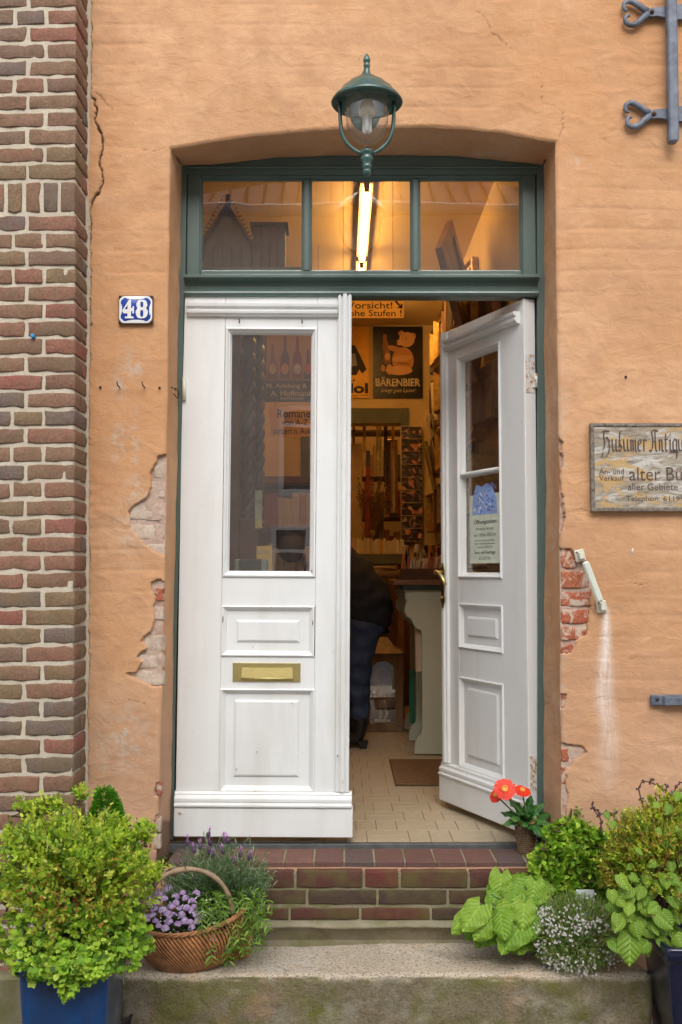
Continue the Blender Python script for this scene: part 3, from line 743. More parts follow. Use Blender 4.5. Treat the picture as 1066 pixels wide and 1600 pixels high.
# ================================================================== shop interior shell
M['cream'] = simple('cream_yellow_wall', (.62,.47,.22), .8, .12, 3, .0015, 30)
M['ceil'] = simple('yellowed_ceiling', (.70,.56,.30), .85, .08, 2, .001, 20)
RX0, RX1, RY0, RY1, RZ = -1.7, .765, .34, 4.28, 2.95
def shell(name, a, b, m): return MB().box(a, b).build(name, m, kind='structure')
fl = NB('worn_linoleum'); c = fl.ramp(fl.noise(3, 5, .6), [(.3, (.36,.30,.20)), (.7, (.52,.45,.33))]); c = fl.mix(fl.ramp(fl.noise(40, 5, .7), [(.35, .3), (.6, 0)]), c, (.25,.20,.13)); fl.col(c); fl.set(Roughness=.45); fl.bump(fl.noise(60, 3, .6), .0004)
shell('floor_slab', (RX0-.1, .205, -.16), (RX1+.1, 6.3, -.010), M['oldmasonry'])
floor = shell('floor', (-.001,0,0), (0,.001,.001), fl.m); floor.hide_render = False
# linoleum tiles, each its own part
ts = .16; tl = {}
def tile(w_, d_):
    k = (round(w_,3), round(d_,3))
    if k not in tl: me = MB().box((0,0,-.009), (w_-.0022, d_-.0022, 0), .0006).mesh('floor_tile'); me.materials.append(fl.m); tl[k] = me
    return tl[k]
floor.data = MB().box((RX0, .215, -.0098), (RX1, 6.2, -.004)).mesh('floor'); floor.data.materials.append(simple('tile_grout', (.10,.075,.05), .9))
yy = .218
bw = .16
cnt = 0; rest = MB()
for jr_ in range(24):
    for ir in range(16):
        x0 = -1.7+ir*bw+.0+(0.0 if jr_ % 2 else .04); y0_ = .218+jr_*bw
        if x0+bw > RX1: continue
        if (ir+jr_) % 2: pieces = [(0, q*bw/2, bw, bw/2) for q in range(2)]
        else: pieces = [(q*bw/2, 0, bw/2, bw) for q in range(2)]
        for (dx, dy, ww, dd) in pieces:
            
            if cnt < 296 and x0 > -.3: ob('floor_tile', tile(ww, dd), None, floor, (x0+dx, y0_+dy, random.uniform(-.0003,.0003)+.0)); cnt += 1
            else: rest.box((x0+dx, y0_+dy, -.009), (x0+dx+ww-.0022, y0_+dy+dd-.0022, 0))
rest.build('floor_tiles_beyond', fl.m, floor, kind='stuff')
# threshold
MB().box((-.66, .188, ZT-.02), (.755, .214, -.004), .002).build('threshold_bar', simple('grey_threshold', (.09,.10,.10), .6, .4, 20), None, label='dark grey threshold strip under the door between brick tread and floor', cat='threshold')
shell('side_wall_right', (RX1, RY0, -.01), (RX1+.1, 6.2, 3.1), M['cream'])
shell('side_wall_left', (RX0-.1, RY0, -.01), (RX0, 6.2, 3.1), M['cream'])
shell('ceiling', (RX0-.1, .36, RZ), (RX1+.1, 6.2, RZ+.12), M['ceil'])
DX0, DX1, DZ = -.25, .475, 2.17   # doorway in back wall
bwall = MB(); bwall.box((RX0, RY1, -.01), (DX0, RY1+.16, RZ)); bwall.box((DX1, RY1, -.01), (RX1, RY1+.16, RZ)); bwall.box((DX0, RY1, DZ), (DX1, RY1+.16, RZ))
bwall.build('back_wall', M['cream'], kind='structure')
shell('far_wall', (RX0, 6.1, -.01), (RX1, 6.2, 3.0), M['cream'])
# inner face of the street wall around the opening
iw = MB(); iw.box((RX0-.1, RY0, -.01), (-.70, RY0+.02, 3.0)); iw.box((-.70, RY0, 2.68), (.90, RY0+.02, 3.0)); iw.build('street_wall_inner_face', M['cream'], kind='structure')

# ================================================================== green door frame with the fanlight
def px2(px, py, Y=.2): q = U(px, py, Y); return q.x, q.z
fr = thing('door_frame', 'green-grey painted door frame with a three-pane fanlight above the doors', 'door frame', (0,0,0))
YFR = .205
# outer frame: posts follow the leaning jamb
def post(pts_o, pts_i, y0, y1, name='post', bev=0):
    """vertical member between two px polylines [(x,y)...] top to bottom"""
    A = [px2(*p, y0) for p in pts_o]; B = [px2(*p, y0) for p in pts_i]; m_ = MB(); V = []
    for (ax, az_), (bx, bz) in zip(A, B): V += [(ax, y0, az_), (bx, y0, bz), (bx, y1, bz), (ax, y1, az_)]
    n = len(A); F = [(i*4+k, i*4+(k+1)%4, i*4+4+(k+1)%4, i*4+4+k) for i in range(n-1) for k in range(4)]+[(3,2,1,0), tuple(4*(n-1)+k for k in range(4))]
    m_.add(V, F); return m_.build(name, M['green'], fr)
post([(278,258),(276,480),(270,720),(264,1000),(262,1312)], [(292,258),(289,480),(283,720),(276,1000),(271,1312)], .200, .26)
post([(839,255),(840,480),(840.5,720),(841,1000),(840,1306)], [(858,255),(860,480),(860,720),(860,1000),(858,1306)], .200, .26)
# thin bead on the right post (dark gap beside it)
MB().box((px2(829,480)[0], .265, .0), (px2(844,480)[0], .31, 2.07)).build('inner_stop', M['white'], fr)
# head board following the arch
hd = MB(); top = [(x, float(np.interp(px2(x, 250)[0], *IA))+.012) for x in range(284, 851, 8)]
poly = [(px2(x, 250)[0], z) for x, z in top]; zb_ = px2(533, 272)[1]
V = []
for x, z in poly: V += [(x, .205, z), (x, .205, zb_), (x, .27, z), (x, .27, zb_)]
n = len(poly)
hd.add(V, [(i*4, i*4+1, i*4+5, i*4+4) for i in range(n-1)]+[(i*4+1, i*4+3, i*4+7, i*4+5) for i in range(n-1)]); hd.build('head_board', M['green'], fr)
# bead line on the head
hb = MB(); x0_, z0_ = px2(292, 262); x1_, _ = px2(840, 262)
hb.extr([(.205,z0_-.004),(.197,z0_-.003),(.195,z0_+.002),(.199,z0_+.006),(.205,z0_+.007)], 0, x0_, x1_); hb.build('head_bead', M['green'], fr)
# sash
sx = [291, 312, 474, 484, 645, 655, 817, 839]; szt, szg_t, szg_b, szb = px2(533,270)[1], px2(533,275.5)[1], px2(533,421.5)[1], px2(533,437)[1]
YS = .212
def bar(xa, xb, za_, zb2, y0=YS, y1=.25, name='sash_bar', bev=.004): MB().box((xa, y0, zb2), (xb, y1, za_), bev).build(name, M['green'], fr)
X8 = [px2(x, 350)[0] for x in sx]
bar(X8[0], X8[1], szt, szb, name='sash_stile'); bar(X8[6], X8[7], szt, szb, name='sash_stile')
bar(X8[1]+.001, X8[6]-.001, szt, szg_t, YS+.001, name='sash_rail'); bar(X8[1]+.001, X8[6]-.001, szg_b, szb, YS+.001, name='sash_rail')
bar(X8[2], X8[3], szg_t-.001, szg_b+.001, YS+.006, name='glazing_bar'); bar(X8[4], X8[5], szg_t-.001, szg_b+.001, YS+.006, name='glazing_bar')
for a, b_ in ((1,2),(3,4),(5,6)):
    bd = MB().mframe(X8[a], X8[b_], szg_b, szg_t, [(0,.222),(.002,.222),(.008,.232)]); bd.build('putty_bead', M['green'], fr)
    MB().box((X8[a]+.001, .2335, szg_b+.001), (X8[b_]-.001, .2365, szg_t-.001)).build('pane', M['glass'], fr)
# transom moulding
def zpx(py, Y=.2): return U(533, py, Y).z
tm = MB(); xa, xb = px2(289, 450)[0], px2(841, 450)[0]
prof = [(.255,zpx(464)),(.200,zpx(464)),(.188,zpx(463)),(.182,zpx(459.5)),(.184,zpx(457)),(.197,zpx(454.5)),(.203,zpx(450)),(.203,zpx(446)),(.196,zpx(442.5)),(.180,zpx(440)),(.168,zpx(438.5)),(.164,zpx(437)),(.164,zpx(433.5)),(.171,zpx(431.5)),(.190,zpx(430.5)),(.255,zpx(430))]
tm.extr(prof, 0, xa, xb); tm.build('transom_moulding', M['green'], fr)

# ================================================================== door leaves
WL, HL = .640, 2.048
def leaf(parent, sx_=1.0, mirror=False, bar_z=None):
    """front face at local y=0 facing -y, u=0 at the hinge side"""
    def fx_(m_):
        if mirror: m_.v = [(-x, y, z) for x, y, z in m_.v]; m_.f = [f[::-1] for f in m_.f]
        if sx_ != 1: m_.v = [(x*sx_, y, z) for x, y, z in m_.v]
        return m_
    def B(m_, name, mt='white', p=None, lab=None): return fx_(m_).build(name, M[mt], p or parent, label=lab)
    g = (.180, .490, .977, 1.892)      # glass x0,x1,z0,z1
    p1 = (.162, .512, .664, .853); p2 = (.162, .515, .163, .543)
    S = .600
    B(MB().box((0, 0, .165), (.1615, .045, HL), .0015), 'stile'); B(MB().box((.5150, .0004, .165), (S+.04, .045, HL), .0015), 'stile')
    for a, b_ in ((1.914, HL), (.853, .962), (.543, .664)):
        B(MB().box((.162, .0012, a), (.5145, .045, b_), .0012), 'rail')
    # glazing frame
    fo = (.164, .513, .962, 1.914)
    B(MB().mframe(fo[0], fo[1], fo[2], fo[3], [(-.001,.002),(0,-.005),(.005,-.007),(.009,-.003),(.012,.004),(.017,.008),(.019,.020),(.022,.026)]), 'glazing_moulding')
    B(MB().box((fo[0]+.015, .0262, fo[2]+.015), (fo[1]-.015, .0298, fo[3]-.015)), 'pane', 'glass')
    for (x0, x1, z0, z1), (rx0, rx1, rz0, rz1) in ((p1, (.218,.455,.717,.799)), (p2, (.214,.457,.217,.500))):
        fm = B(MB().mframe(x0, x1, z0, z1, [(-.0005,.002),(0,-.004),(.004,-.006),(.008,-.003),(.011,.001),(.016,.006),(.020,.012)]), 'panel_moulding')
        pn = B(MB().box((x0+.016, .012, z0+.016), (x1-.016, .040, z1-.016)), 'panel')
        f = MB(); f.mframe(rx0, rx1, rz0, rz1, [(0,.0118),(.0015,.0075),(.006,.0055),(.0075,.004),(.009,.004)]); 
        f.add([(rx0+.009,.004,rz0+.009),(rx1-.009,.004,rz0+.009),(rx1-.009,.004,rz1-.009),(rx0+.009,.004,rz1-.009)], [(0,1,2,3)])
        B(f, 'raised_field', 'white', pn)
    # plinth and its mouldings
    B(MB().box((-.003, -.022, 0), (.660, .045, .108), .003), 'plinth_board')
    B(MB().extr([(.02,.1085),(-.026,.1085),(-.029,.113),(-.029,.118),(-.022,.121),(-.020,.126),(-.024,.130),(-.024,.140),(-.016,.145),(-.012,.152),(-.014,.156),(-.010,.162),(0,.1645),(.02,.1648)], 0, -.002, .656), 'plinth_moulding')
    # small cornice
    B(MB().extr([(-.0002,1.955),(-.014,1.957),(-.016,1.962),(-.024,1.966),(-.026,1.974),(-.019,1.980),(-.019,1.984),(-.030,1.990),(-.032,2.001),(-.0002,2.004)], 0, .016, .592), 'cornice')
    # astragal at the meeting edge
    B(MB().extr([(-.0005,.593),(-.010,.594),(-.014,.598),(-.014,.603),(-.008,.606),(-.008,.610),(-.019,.613),(-.021,.620),(-.019,.627),(-.010,.629),(-.010,.633),(-.014,.634),(-.015,.641),(-.012,.645),(.030,.646),(.030,.6405),(-.0005,.6405)], 2, .166, HL-.004), 'astragal')
    return B
q1, q0 = U(286.5, 467, .2), U(272, 1308, .18)
lt = thing('door_leaf', 'closed white panelled door leaf with tall window and brass letter slot', 'door', (q0.x+.001, .2, q0.z+.001), (0, math.atan((q1.x-q0.x)/(q1.z-q0.z)), 0))
B = leaf(lt)
# letter slot
lp = B(MB().box((.207, -.004, .5695), (.461, .002, .6390), .001), 'letter_plate', 'brass')
fl_ = MB(); fl_.add([(.241,-.0045,.582),(.432,-.0045,.582),(.432,-.0045,.6215),(.241,-.0045,.6215),(.241,-.012,.580),(.432,-.012,.580),(.432,-.006,.6215),(.241,-.006,.6215)], [(4,5,6,7),(0,4,7,3),(1,2,6,5),(3,7,6,2),(0,1,5,4)])
fl_.tube([(.240,-.009,.582),(.433,-.009,.582)], .0042, 8); fl_.xf(Matrix()); fl_.build('flap', M['brass'], lp)
# hooks above the window, small round nail heads
for u in (.215, .455):
    MB().tube([(u,-.001,1.945),(u,-.012,1.944),(u+.003,-.016,1.935),(u+.001,-.013,1.929)], .0022, 6).build('hook', M['rust'], lt)
MB().tube([(.009,-.006,1.63),(.009,-.006,1.72)], .0075, 10).build('hinge_knuckle', M['cream_metal'], lt)
MB().box((.003,-.006,1.66), (.016,.004,1.715), .002).build('hinge_plate', M['cream_metal'], lt)

# open leaf
H0 = Vector((.697, .212, .004)); ang = R(-66)
rt = thing('door_leaf', 'white door leaf swung inwards with opening-hours notice behind its divided window', 'door', H0, (0, 0, ang))
SXR = .955
rt.location.z = .030; rt.scale.z = .987
B2 = leaf(rt, SXR, True)
# hinge edge strip (thicker rebated edge seen from the street)
e = MB().box((.0005, .0, .0), (.046, .045, HL), .002); e.v = [(x*1.0, y, z) for x, y, z in e.v]
e = MB().box((.0008, -.001, .001), (.012, .050, HL+.001), .002); e.build('hinge_edge', M['white'], rt)
# glazing bar across the window
B2(MB().extr([(.026,1.388),(.004,1.392),(-.002,1.398),(-.002,1.404),(.004,1.410),(.026,1.414)], 0, .183, .494), 'glazing_bar')
for z0, z1, k in ((1.68,1.83,'upper'),(.16,.29,'lower')):
    hm = MB(); hm.box((.0122, .004, z0), (.0142, .044, z1), .0006); h = hm.build('hinge', M['hinge'], rt)
    k_ = MB(); k_.tube([(.020,.050,z0+.02),(.020,.050,z0+.075)], .008, 10); k_.box((.0145,.040,z0+.022), (.020,.050,z0+.07)); k_.build('hinge_pin', M['hinge'], h)
# handle with back plate on the meeting edge of the open leaf
hu = -.612*SXR
hp = MB(); N = 28
prof = []
for i in range(N+1):
    t = i/N; z = .83+.195*t; wdt = .010+.005*abs(math.sin(t*math.pi*3))*(1 if .1 < t < .9 else .5); wdt *= min(1, 4*t+.25, 4*(1-t)+.25); prof.append((wdt, z))
poly = [(hu+w_, z) for w_, z in prof]+[(hu-w_, z) for w_, z in reversed(prof)]
hp.prism(poly, -.026, -.0215); pl = hp.build('handle_plate', M['brass_old'], rt)
hh = MB(); hh.tube([(hu,-.022,.985),(hu,-.062,.985)], [.009,.0075], 10); hh.tube([(hu+.002,-.060,.985),(hu-.012,-.066,.986),(hu+.03,-.066,.984),(hu+.055,-.064,.975),(hu+.075,-.060,.955),(hu+.083,-.058,.935)][0:1]+[(hu+.014,-.064,.987),(hu+.035,-.066,.982),(hu+.058,-.064,.968),(hu+.074,-.061,.948),(hu+.080,-.058,.928)], [.010,.009,.008,.0085,.0095,.007], 10); hh.build('lever', M['brass'], pl)
kc = MB(); kc.lathe([(.001,0),(.007,.001),(.006,.008),(.001,.009)], (0,0,0), 12); kc.xf(Matrix.Translation((hu, -.026, .875)) @ Matrix.Rotation(R(90), 4, 'X')); kc.build('keyhole_cover', M['brass'], pl)
# ------------------------------------------------------------------ text helper
DG = None
def text_mesh(body, x0, x1, z0, z1, y, off=0.0, shear=0.0, extr=.0004, keep=False, name='lettering', align=None):
    cu = bpy.data.curves.new(name, 'FONT'); cu.body = body; cu.size = 1; cu.offset = off; cu.shear = shear; cu.resolution_u = 3; cu.fill_mode = 'FRONT'
    o = bpy.data.objects.new('tmp', cu); COL.objects.link(o); dg = bpy.context.evaluated_depsgraph_get(); dg.update()
    me = bpy.data.meshes.new_from_object(o.evaluated_get(dg)); bpy.data.objects.remove(o); bpy.data.curves.remove(cu)
    co = np.array([v.co[:] for v in me.vertices]); lo, hi = co.min(0), co.max(0)
    sx_ = (x1-x0)/(hi[0]-lo[0]); sz = (z1-z0)/(hi[1]-lo[1])
    if keep: sx_ = sz
    me.vertices.foreach_set('co', np.stack([x0+(co[:,0]-lo[0])*sx_, np.full(len(co), y), z0+(co[:,1]-lo[1])*sz], 1).ravel()); me.name = name; me.materials.clear(); me.update(); return me
def poly_mesh(name, loops, y, fn=lambda p: p):
    """filled 2D outline with holes, via a 2D curve"""
    cu = bpy.data.curves.new(name, 'CURVE'); cu.dimensions = '2D'; cu.fill_mode = 'FRONT'
    for L in loops:
        sp = cu.splines.new('POLY'); sp.points.add(len(L)-1); sp.use_cyclic_u = True
        for p, q in zip(sp.points, L): q = fn(q); p.co = (q[0], q[1], 0, 1)
    o = bpy.data.objects.new('tmp', cu); COL.objects.link(o); dg = bpy.context.evaluated_depsgraph_get(); dg.update()
    me = bpy.data.meshes.new_from_object(o.evaluated_get(dg)); bpy.data.objects.remove(o); bpy.data.curves.remove(cu)
    for v in me.vertices: v.co = (v.co.x, y, v.co.y)
    me.name = name; me.materials.clear(); me.update(); return me
def nib(strokes, y, x0, x1, z0, z1, w=.09, ang=40, name='lettering', minw=.3, fit=True):
    """broad-nib pen lettering: polylines in a unit space"""
    m_ = MB(); a = R(ang); nx, nz = math.cos(a)*w/2, math.sin(a)*w/2; px_, pz_ = -math.sin(a)*w*minw/2, math.cos(a)*w*minw/2; k = 0
    pts = [p for s_ in strokes for p in s_]; lx_, hx_ = min(p[0] for p in pts), max(p[0] for p in pts); lz_, hz_ = min(p[1] for p in pts), max(p[1] for p in pts)
    sx_ = (x1-x0)/(hx_-lx_); sz_ = (z1-z0)/(hz_-lz_)
    for s_ in strokes:
        for p, q in zip(s_[:-1], s_[1:]):
            yy_ = y-.00003*(k % 9); k += 1
            hull = []
            c = [(p[0]+nx+px_,p[1]+nz+pz_),(p[0]-nx+px_,p[1]-nz+pz_),(p[0]-nx-px_,p[1]-nz-pz_),(p[0]+nx-px_,p[1]+nz-pz_)]+[(q[0]+nx+px_,q[1]+nz+pz_),(q[0]-nx+px_,q[1]-nz+pz_),(q[0]-nx-px_,q[1]-nz-pz_),(q[0]+nx-px_,q[1]+nz-pz_)]
            c = sorted(set(c)); lo_ = []
            for t in c:
                while len(lo_) > 1 and (lo_[-1][0]-lo_[-2][0])*(t[1]-lo_[-2][1])-(lo_[-1][1]-lo_[-2][1])*(t[0]-lo_[-2][0]) <= 0: lo_.pop()
                lo_.append(t)
            up = []
            for t in reversed(c):
                while len(up) > 1 and (up[-1][0]-up[-2][0])*(t[1]-up[-2][1])-(up[-1][1]-up[-2][1])*(t[0]-up[-2][0]) <= 0: up.pop()
                up.append(t)
            hull = lo_[:-1]+up[:-1]
            m_.add([(x0+(a_-lx_)*sx_, yy_, z0+(b_-lz_)*sz_) for a_, b_ in hull], [tuple(range(len(hull)))])
    return m_.mesh(name)
def flat(c, name, rough=.6): 
    if name in M: return M[name]
    M[name] = simple(name, c, rough, .12, 20, 0); return M[name]
INK = flat((.03,.02,.015), 'dark_lettering_ink'); WHT = flat((.75,.76,.76), 'white_enamel', .25)

# ------------------------------------------------------------------ notice on the open leaf (rests behind the glass)
nm = flat((.60,.66,.55), 'pale_green_paper', .8)
nt_ = thing('opening_hours_notice', 'pale green opening-hours notice with blue drawing taped in the open door window', 'notice', H0, (0, 0, ang))
def lu(u): return -u*SXR
ux0, ux1 = .215, .458
def NBX(m_, nme, mt): return m_.build(nme, mt, nt_)
NBX(MB().box((lu(ux1), .0245, 1.035), (lu(ux0), .0255, 1.318)), 'paper', nm)
bl = flat((.12,.22,.55), 'blue_drawing_ink'); bl2 = flat((.28,.40,.75), 'light_blue_drawing_ink')
# drawn garland with a banner
def circ(cx, cz, r, n=14, sq=1): return [(cx+r*math.cos(6.283*i/n), cz+sq*r*math.sin(6.283*i/n)) for i in range(n)]
cxn = (lu(ux0)+lu(ux1))/2
rd = random.Random(3)
base = [(cxn-.095,1.235),(cxn+.095,1.235),(cxn+.09,1.30),(cxn+.06,1.345),(cxn+.02,1.362),(cxn-.02,1.350),(cxn-.06,1.362),(cxn-.085,1.325),(cxn-.09,1.29)]
ob('drawing', poly_mesh('drawing', [base], .0242), bl2, nt_)
for k in range(34):
    x_, z_ = cxn+rd.uniform(-.08,.08), rd.uniform(1.245,1.35)
    ob('drawing_stroke', MB().tube([(x_, .0238, z_),(x_+rd.uniform(-.02,.02), .0238, z_+rd.uniform(-.018,.018)),(x_+rd.uniform(-.03,.03), .0238, z_+rd.uniform(-.02,.02))], .0016, 4, False).mesh('drawing_stroke'), bl if k % 3 else WHT, nt_)
def tline(s_, a, b_, zc, h, **k): ob('lettering', text_mesh(s_, a, b_, zc-h/2, zc+h/2, .0240, **k), INK, nt_)
XA, XB = lu(ux1), lu(ux0); W_ = XB-XA
tline('Öffnungszeiten:', XA+.03*W_/.2, XB-.03*W_/.2+.01, 1.205, .026, off=.012)
tline('Montag bis Samstag', XA+.05, XB-.05, 1.176, .014)
tline('von 11.00 bis 18.00 Uhr', XA+.03, XB-.03, 1.152, .014)
tline('nach Lust & Laune auch mal länger,', XA+.04, XB-.04, 1.128, .009); tline('jedoch mindestens keine Hauptsaison', XA+.04, XB-.04, 1.115, .009); tline('in der Zeit von 12.00 bis 14.00', XA+.06, XB-.06, 1.102, .009)
tline('Sonn- und Feiertage:', XA+.035, XB-.035, 1.078, .018, off=.01); tline('ab 12.00 Uhr', XA+.07, XB-.07, 1.056, .013)

# ================================================================== house number
hn = thing('house_number_plate', 'blue and white enamel plate with the number 48 on the orange wall', 'house number plate')
a, b_ = U(185.5, 461.5, -.02), U(239, 506, -.02); cx, cz = (a.x+b_.x)/2, (a.z+b_.z)/2; hw, hh_ = (b_.x-a.x)/2, (a.z-b_.z)/2
YN = -.020
def domed(hw, hh_, y, dome, name, mt, cut=0, rim=0.0):
    n = 12; V = []; F = []
    for j in range(n+1):
        for i in range(n+1):
            u, v = -1+2*i/n, -1+2*j/n; x, z = u*hw, v*hh_
            if cut:
                ex = max(0, abs(x)-(hw-cut)); ez = max(0, abs(z)-(hh_-cut))
                if ex+ez > cut: s_ = (ex+ez-cut)/2; x -= math.copysign(s_, x); z -= math.copysign(s_, z)
            V.append((cx+x, y-dome*(1-u*u)*(1-v*v), cz+z))
    for j in range(n):
        for i in range(n): k = j*(n+1)+i; F.append((k, k+1, k+n+2, k+n+1))
    m_ = MB().add(V, F, True); return m_.build(name, mt, hn)
MB().box((cx-hw, YN+.0005, cz-hh_), (cx+hw, YN+.012, cz+hh_), .002).build('plate', flat((.12,.06,.035), 'rusted_plate_edge'), hn)
domed(hw-.001, hh_-.001, YN, .004, 'rust_edge', M['rust'])
domed(hw-.003, hh_-.003, YN-.0006, .0042, 'white_border', WHT, .013)
domed(hw-.0085, hh_-.0085, YN-.0012, .0044, 'blue_field', NBm if False else None or flat((.02,.06,.33), 'blue_enamel', .18), .012)
def num(L): return [(cx+p[0]*hw*1.0, cz+p[1]*hh_) for p in L]
def ell(cx_, cz_, rx, rz, n=22, p=2.4): 
    return [(cx_+rx*math.copysign(abs(math.cos(6.283*i/n))**(2/p), math.cos(6.283*i/n)), cz_+rz*math.copysign(abs(math.sin(6.283*i/n))**(2/p), math.sin(6.283*i/n))) for i in range(n)]
four = [(-.27,.66),(-.27,.06),(-.18,.06),(-.18,.16),(-.10,.16),(-.10,-.22),(-.18,-.22),(-.18,-.10),(-.27,-.10),(-.27,-.52),(-.14,-.54),(-.14,-.64),(-.62,-.64),(-.62,-.54),(-.47,-.52),(-.47,-.30),(-.66,-.30),(-.74,-.20),(-.74,-.10),(-.40,.66)]
four = [(-.25,.68),(-.25,.07),(-.17,.07),(-.17,.20),(-.08,.20),(-.08,-.30),(-.17,-.30),(-.17,-.14),(-.25,-.14),(-.25,-.50),(-.10,-.53),(-.10,-.64),(-.60,-.64),(-.60,-.53),(-.45,-.50),(-.45,-.30),(-.66,-.30),(-.75,-.17),(-.75,-.08),(-.37,.68)]
fourh = [(-.45,-.0),(-.45,.30),(-.63,-.0)]
eo = []
for i in range(40):
    t = 6.283*i/40; x_ = math.cos(t); z_ = math.sin(t); zz_ = .01+.65*z_; neck = 1-.30*math.exp(-((zz_-.06)/.13)**2); eo.append((.37+.37*math.copysign(abs(x_)**.55, x_)*neck*(.94 if zz_ > .05 else 1), zz_))
ob('number', poly_mesh('number', [num(four), num(fourh)], YN-.0062), WHT, hn); ob('number', poly_mesh('number', [num(eo), num(ell(.37,.33,.085,.20,18,3)), num(ell(.37,-.30,.09,.24,18,3))], YN-.0062), WHT, hn)
for sx2 in (-1, 1):
    for sz2 in (-1, 1):
        s_ = MB(); s_.lathe([(.0045,0),(.004,.0015),(.001,.002)], (0,0,0), 10); s_.xf(Matrix.Translation((cx+sx2*(hw-.006), YN-.001, cz+sz2*(hh_-.006))) @ Matrix.Rotation(R(90), 4, 'X')); s_.build('screw', M['darkiron'], hn)

# small ironware on the wall
def wallpt(px, py, out_=.012): p = U(px, py, -.008); p.y -= out_-.012; return p
for px_, lab in ((187, 'rusty wall hook furthest left under the house number'), (226, 'rusty wall hook nearer the door under the house number')):
    p = U(px_, 605, -.01); MB().tube([(p.x,.01,p.z),(p.x,-.020,p.z),(p.x-.002,-.034,p.z+.002),(p.x-.004,-.036,p.z+.016)], .0024, 6).build('wall_hook', M['rust'], None, label=lab, cat='hook')
for px_, py_, lab in ((157, 605, 'small rusty nail hole beside the brick pier'), (249.5, 606, 'small dark nail head near the left door jamb'), (978, 589, 'single dark nail above the weathered sign'), (1003, 835, '')):
    if lab: p = U(px_, py_, -.01); s_ = MB(); s_.lathe([(.001,.006),(.0045,.004),(.0045,.0),(.001,-.001)], (0,0,0), 8); s_.xf(Matrix.Translation((p.x, -.008, p.z)) @ Matrix.Rotation(R(90), 4, 'X')); s_.build('nail', M['darkiron'], None, label=lab, cat='nail')
p = U(988, 862, -.01); MB().tube([(p.x,.0,p.z-.008),(p.x,-.012,p.z-.006),(p.x,-.014,p.z+.012)], .003, 6).build('wall_plug_hook', WHT, None, label='tiny white cup hook on the wall below the weathered sign', cat='hook')
p = U(52.5, 526, YP); s_ = MB(); s_.lathe([(.001,.012),(.006,.012),(.0075,.009),(.0075,-.01)], (0,0,0), 12); s_.xf(Matrix.Translation((p.x, YP-.004, p.z)) @ Matrix.Rotation(R(90), 4, 'X')); s_.build('wall_plug', flat((.03,.28,.55), 'blue_plastic', .4), None, label='small blue plastic plug in a joint of the brick pier', cat='plug')
pts = []
for (x, y) in [(265,605),(269,604),(272,606),(273,610),(276,608),(279,611),(280,616),(277,620),(273,618),(271,614)]: q = U(x, y, .05); pts.append((q.x, .05+.03*math.sin(len(pts)), q.z))
MB().tube(pts, .0022, 6).build('bent_wire_hook', M['darkiron'], None, label='bent black wire hook on the left door jamb', cat='hook')

# ------------------------------------------------------------------ white pull handle beside the peeled bricks
gh = thing('grab_handle', 'cream grab handle screwed aslant to the wall beside bare red bricks', 'handle')
p0, p1_ = U(908, 868, -.03), U(942, 948, -.03)
def bracket(c, ang_, nm_):
    m_ = MB(); m_.box((-.018,-.004,-.022), (.018,.008,.022), .004); m_.box((-.009,-.030,-.014), (.009,-.003,.014), .003)
    m_.xf(Matrix.Translation(c) @ Matrix.Rotation(ang_, 4, 'Y')); o = m_.build('bracket', M['cream_metal'], gh)
    for dx, dz in ((-.010,.013),(.011,-.013),(.010,.012)):
        s_ = MB(); s_.lathe([(.0035,0),(.001,.0015)], (0,0,0), 8); s_.xf(Matrix.Translation(c) @ Matrix.Rotation(ang_, 4, 'Y') @ Matrix.Translation((dx,-.0045,dz)) @ Matrix.Rotation(R(90), 4, 'X')); s_.build('screw', M['darkiron'], o)
an = R(-18)
bracket(Vector((p0.x, -.014, p0.z)), R(-12), 'b'); bracket(Vector((p1_.x, -.014, p1_.z)), R(-5), 'b')
a_ = Vector((U(915,880,-.05).x, -.052, U(915,880,-.05).z)); c_ = Vector((U(937,938,-.05).x, -.052, U(937,938,-.05).z)); L = (a_-c_).length; dv = (a_-c_).normalized()
gm = MB().box((-.0125,-.009,-L/2-.006), (.0125,.009,L/2+.006), .006); rotm = dv.to_track_quat('Z', 'Y').to_matrix().to_4x4()
gm.xf(Matrix.Translation((a_+c_)/2) @ Matrix.Rotation(math.atan2(dv.x, dv.z), 4, 'Y')); gm.build('grip', simple('ivory_grip', (.62,.66,.58), .3, .1), gh)

# ------------------------------------------------------------------ wrought-iron wall anchor
wa = thing('wall_anchor', 'large wrought-iron wall anchor with heart-forked straps at the top right', 'wall anchor')
def strap(pc, yo, nm_):
    """fork with two curls, in px relative to the rivet point pc"""
    c = U(pc[0], pc[1], yo); s_ = 1/430.
    def P(dx, dy): return (c.x+dx*s_, yo, c.z-dy*s_)
    body = [(-8,-3),(0,-7),(8,-8),(20,-9),(32,-12),(60,-13),(60,12),(32,11),(20,8),(8,6),(0,7),(-9,6),(-14,2),(-9,1)]
    m_ = MB(); m_.prism([(P(*q)[0], P(*q)[2]) for q in body], yo-.006, yo+.010)
    for sg, pl in ((1, [(-6,-2),(-14,-7),(-22,-13),(-30,-18),(-37,-19),(-43,-15),(-44,-8),(-41,-4),(-38,-4)]), (-1, [(-6,2),(-14,9),(-21,16),(-28,20),(-35,20),(-41,16),(-42,9),(-38,4),(-34,5)])):
        m_.tube([P(*q) for q in pl], [.013,.012,.0115,.011,.010,.009,.008,.007,.005], 8)
    o = m_.build('strap', M['iron'], wa)
    r_ = MB(); r_.lathe([(.008,0),(.008,.006),(.005,.010),(.001,.011)], (0,0,0), 12); r_.xf(Matrix.Translation((c.x, yo-.006, c.z)) @ Matrix.Rotation(R(90), 4, 'X')); r_.build('rivet', M['rust'], o)
strap((1018,20), -.024, 'a'); strap((1021,179), -.024, 'a')
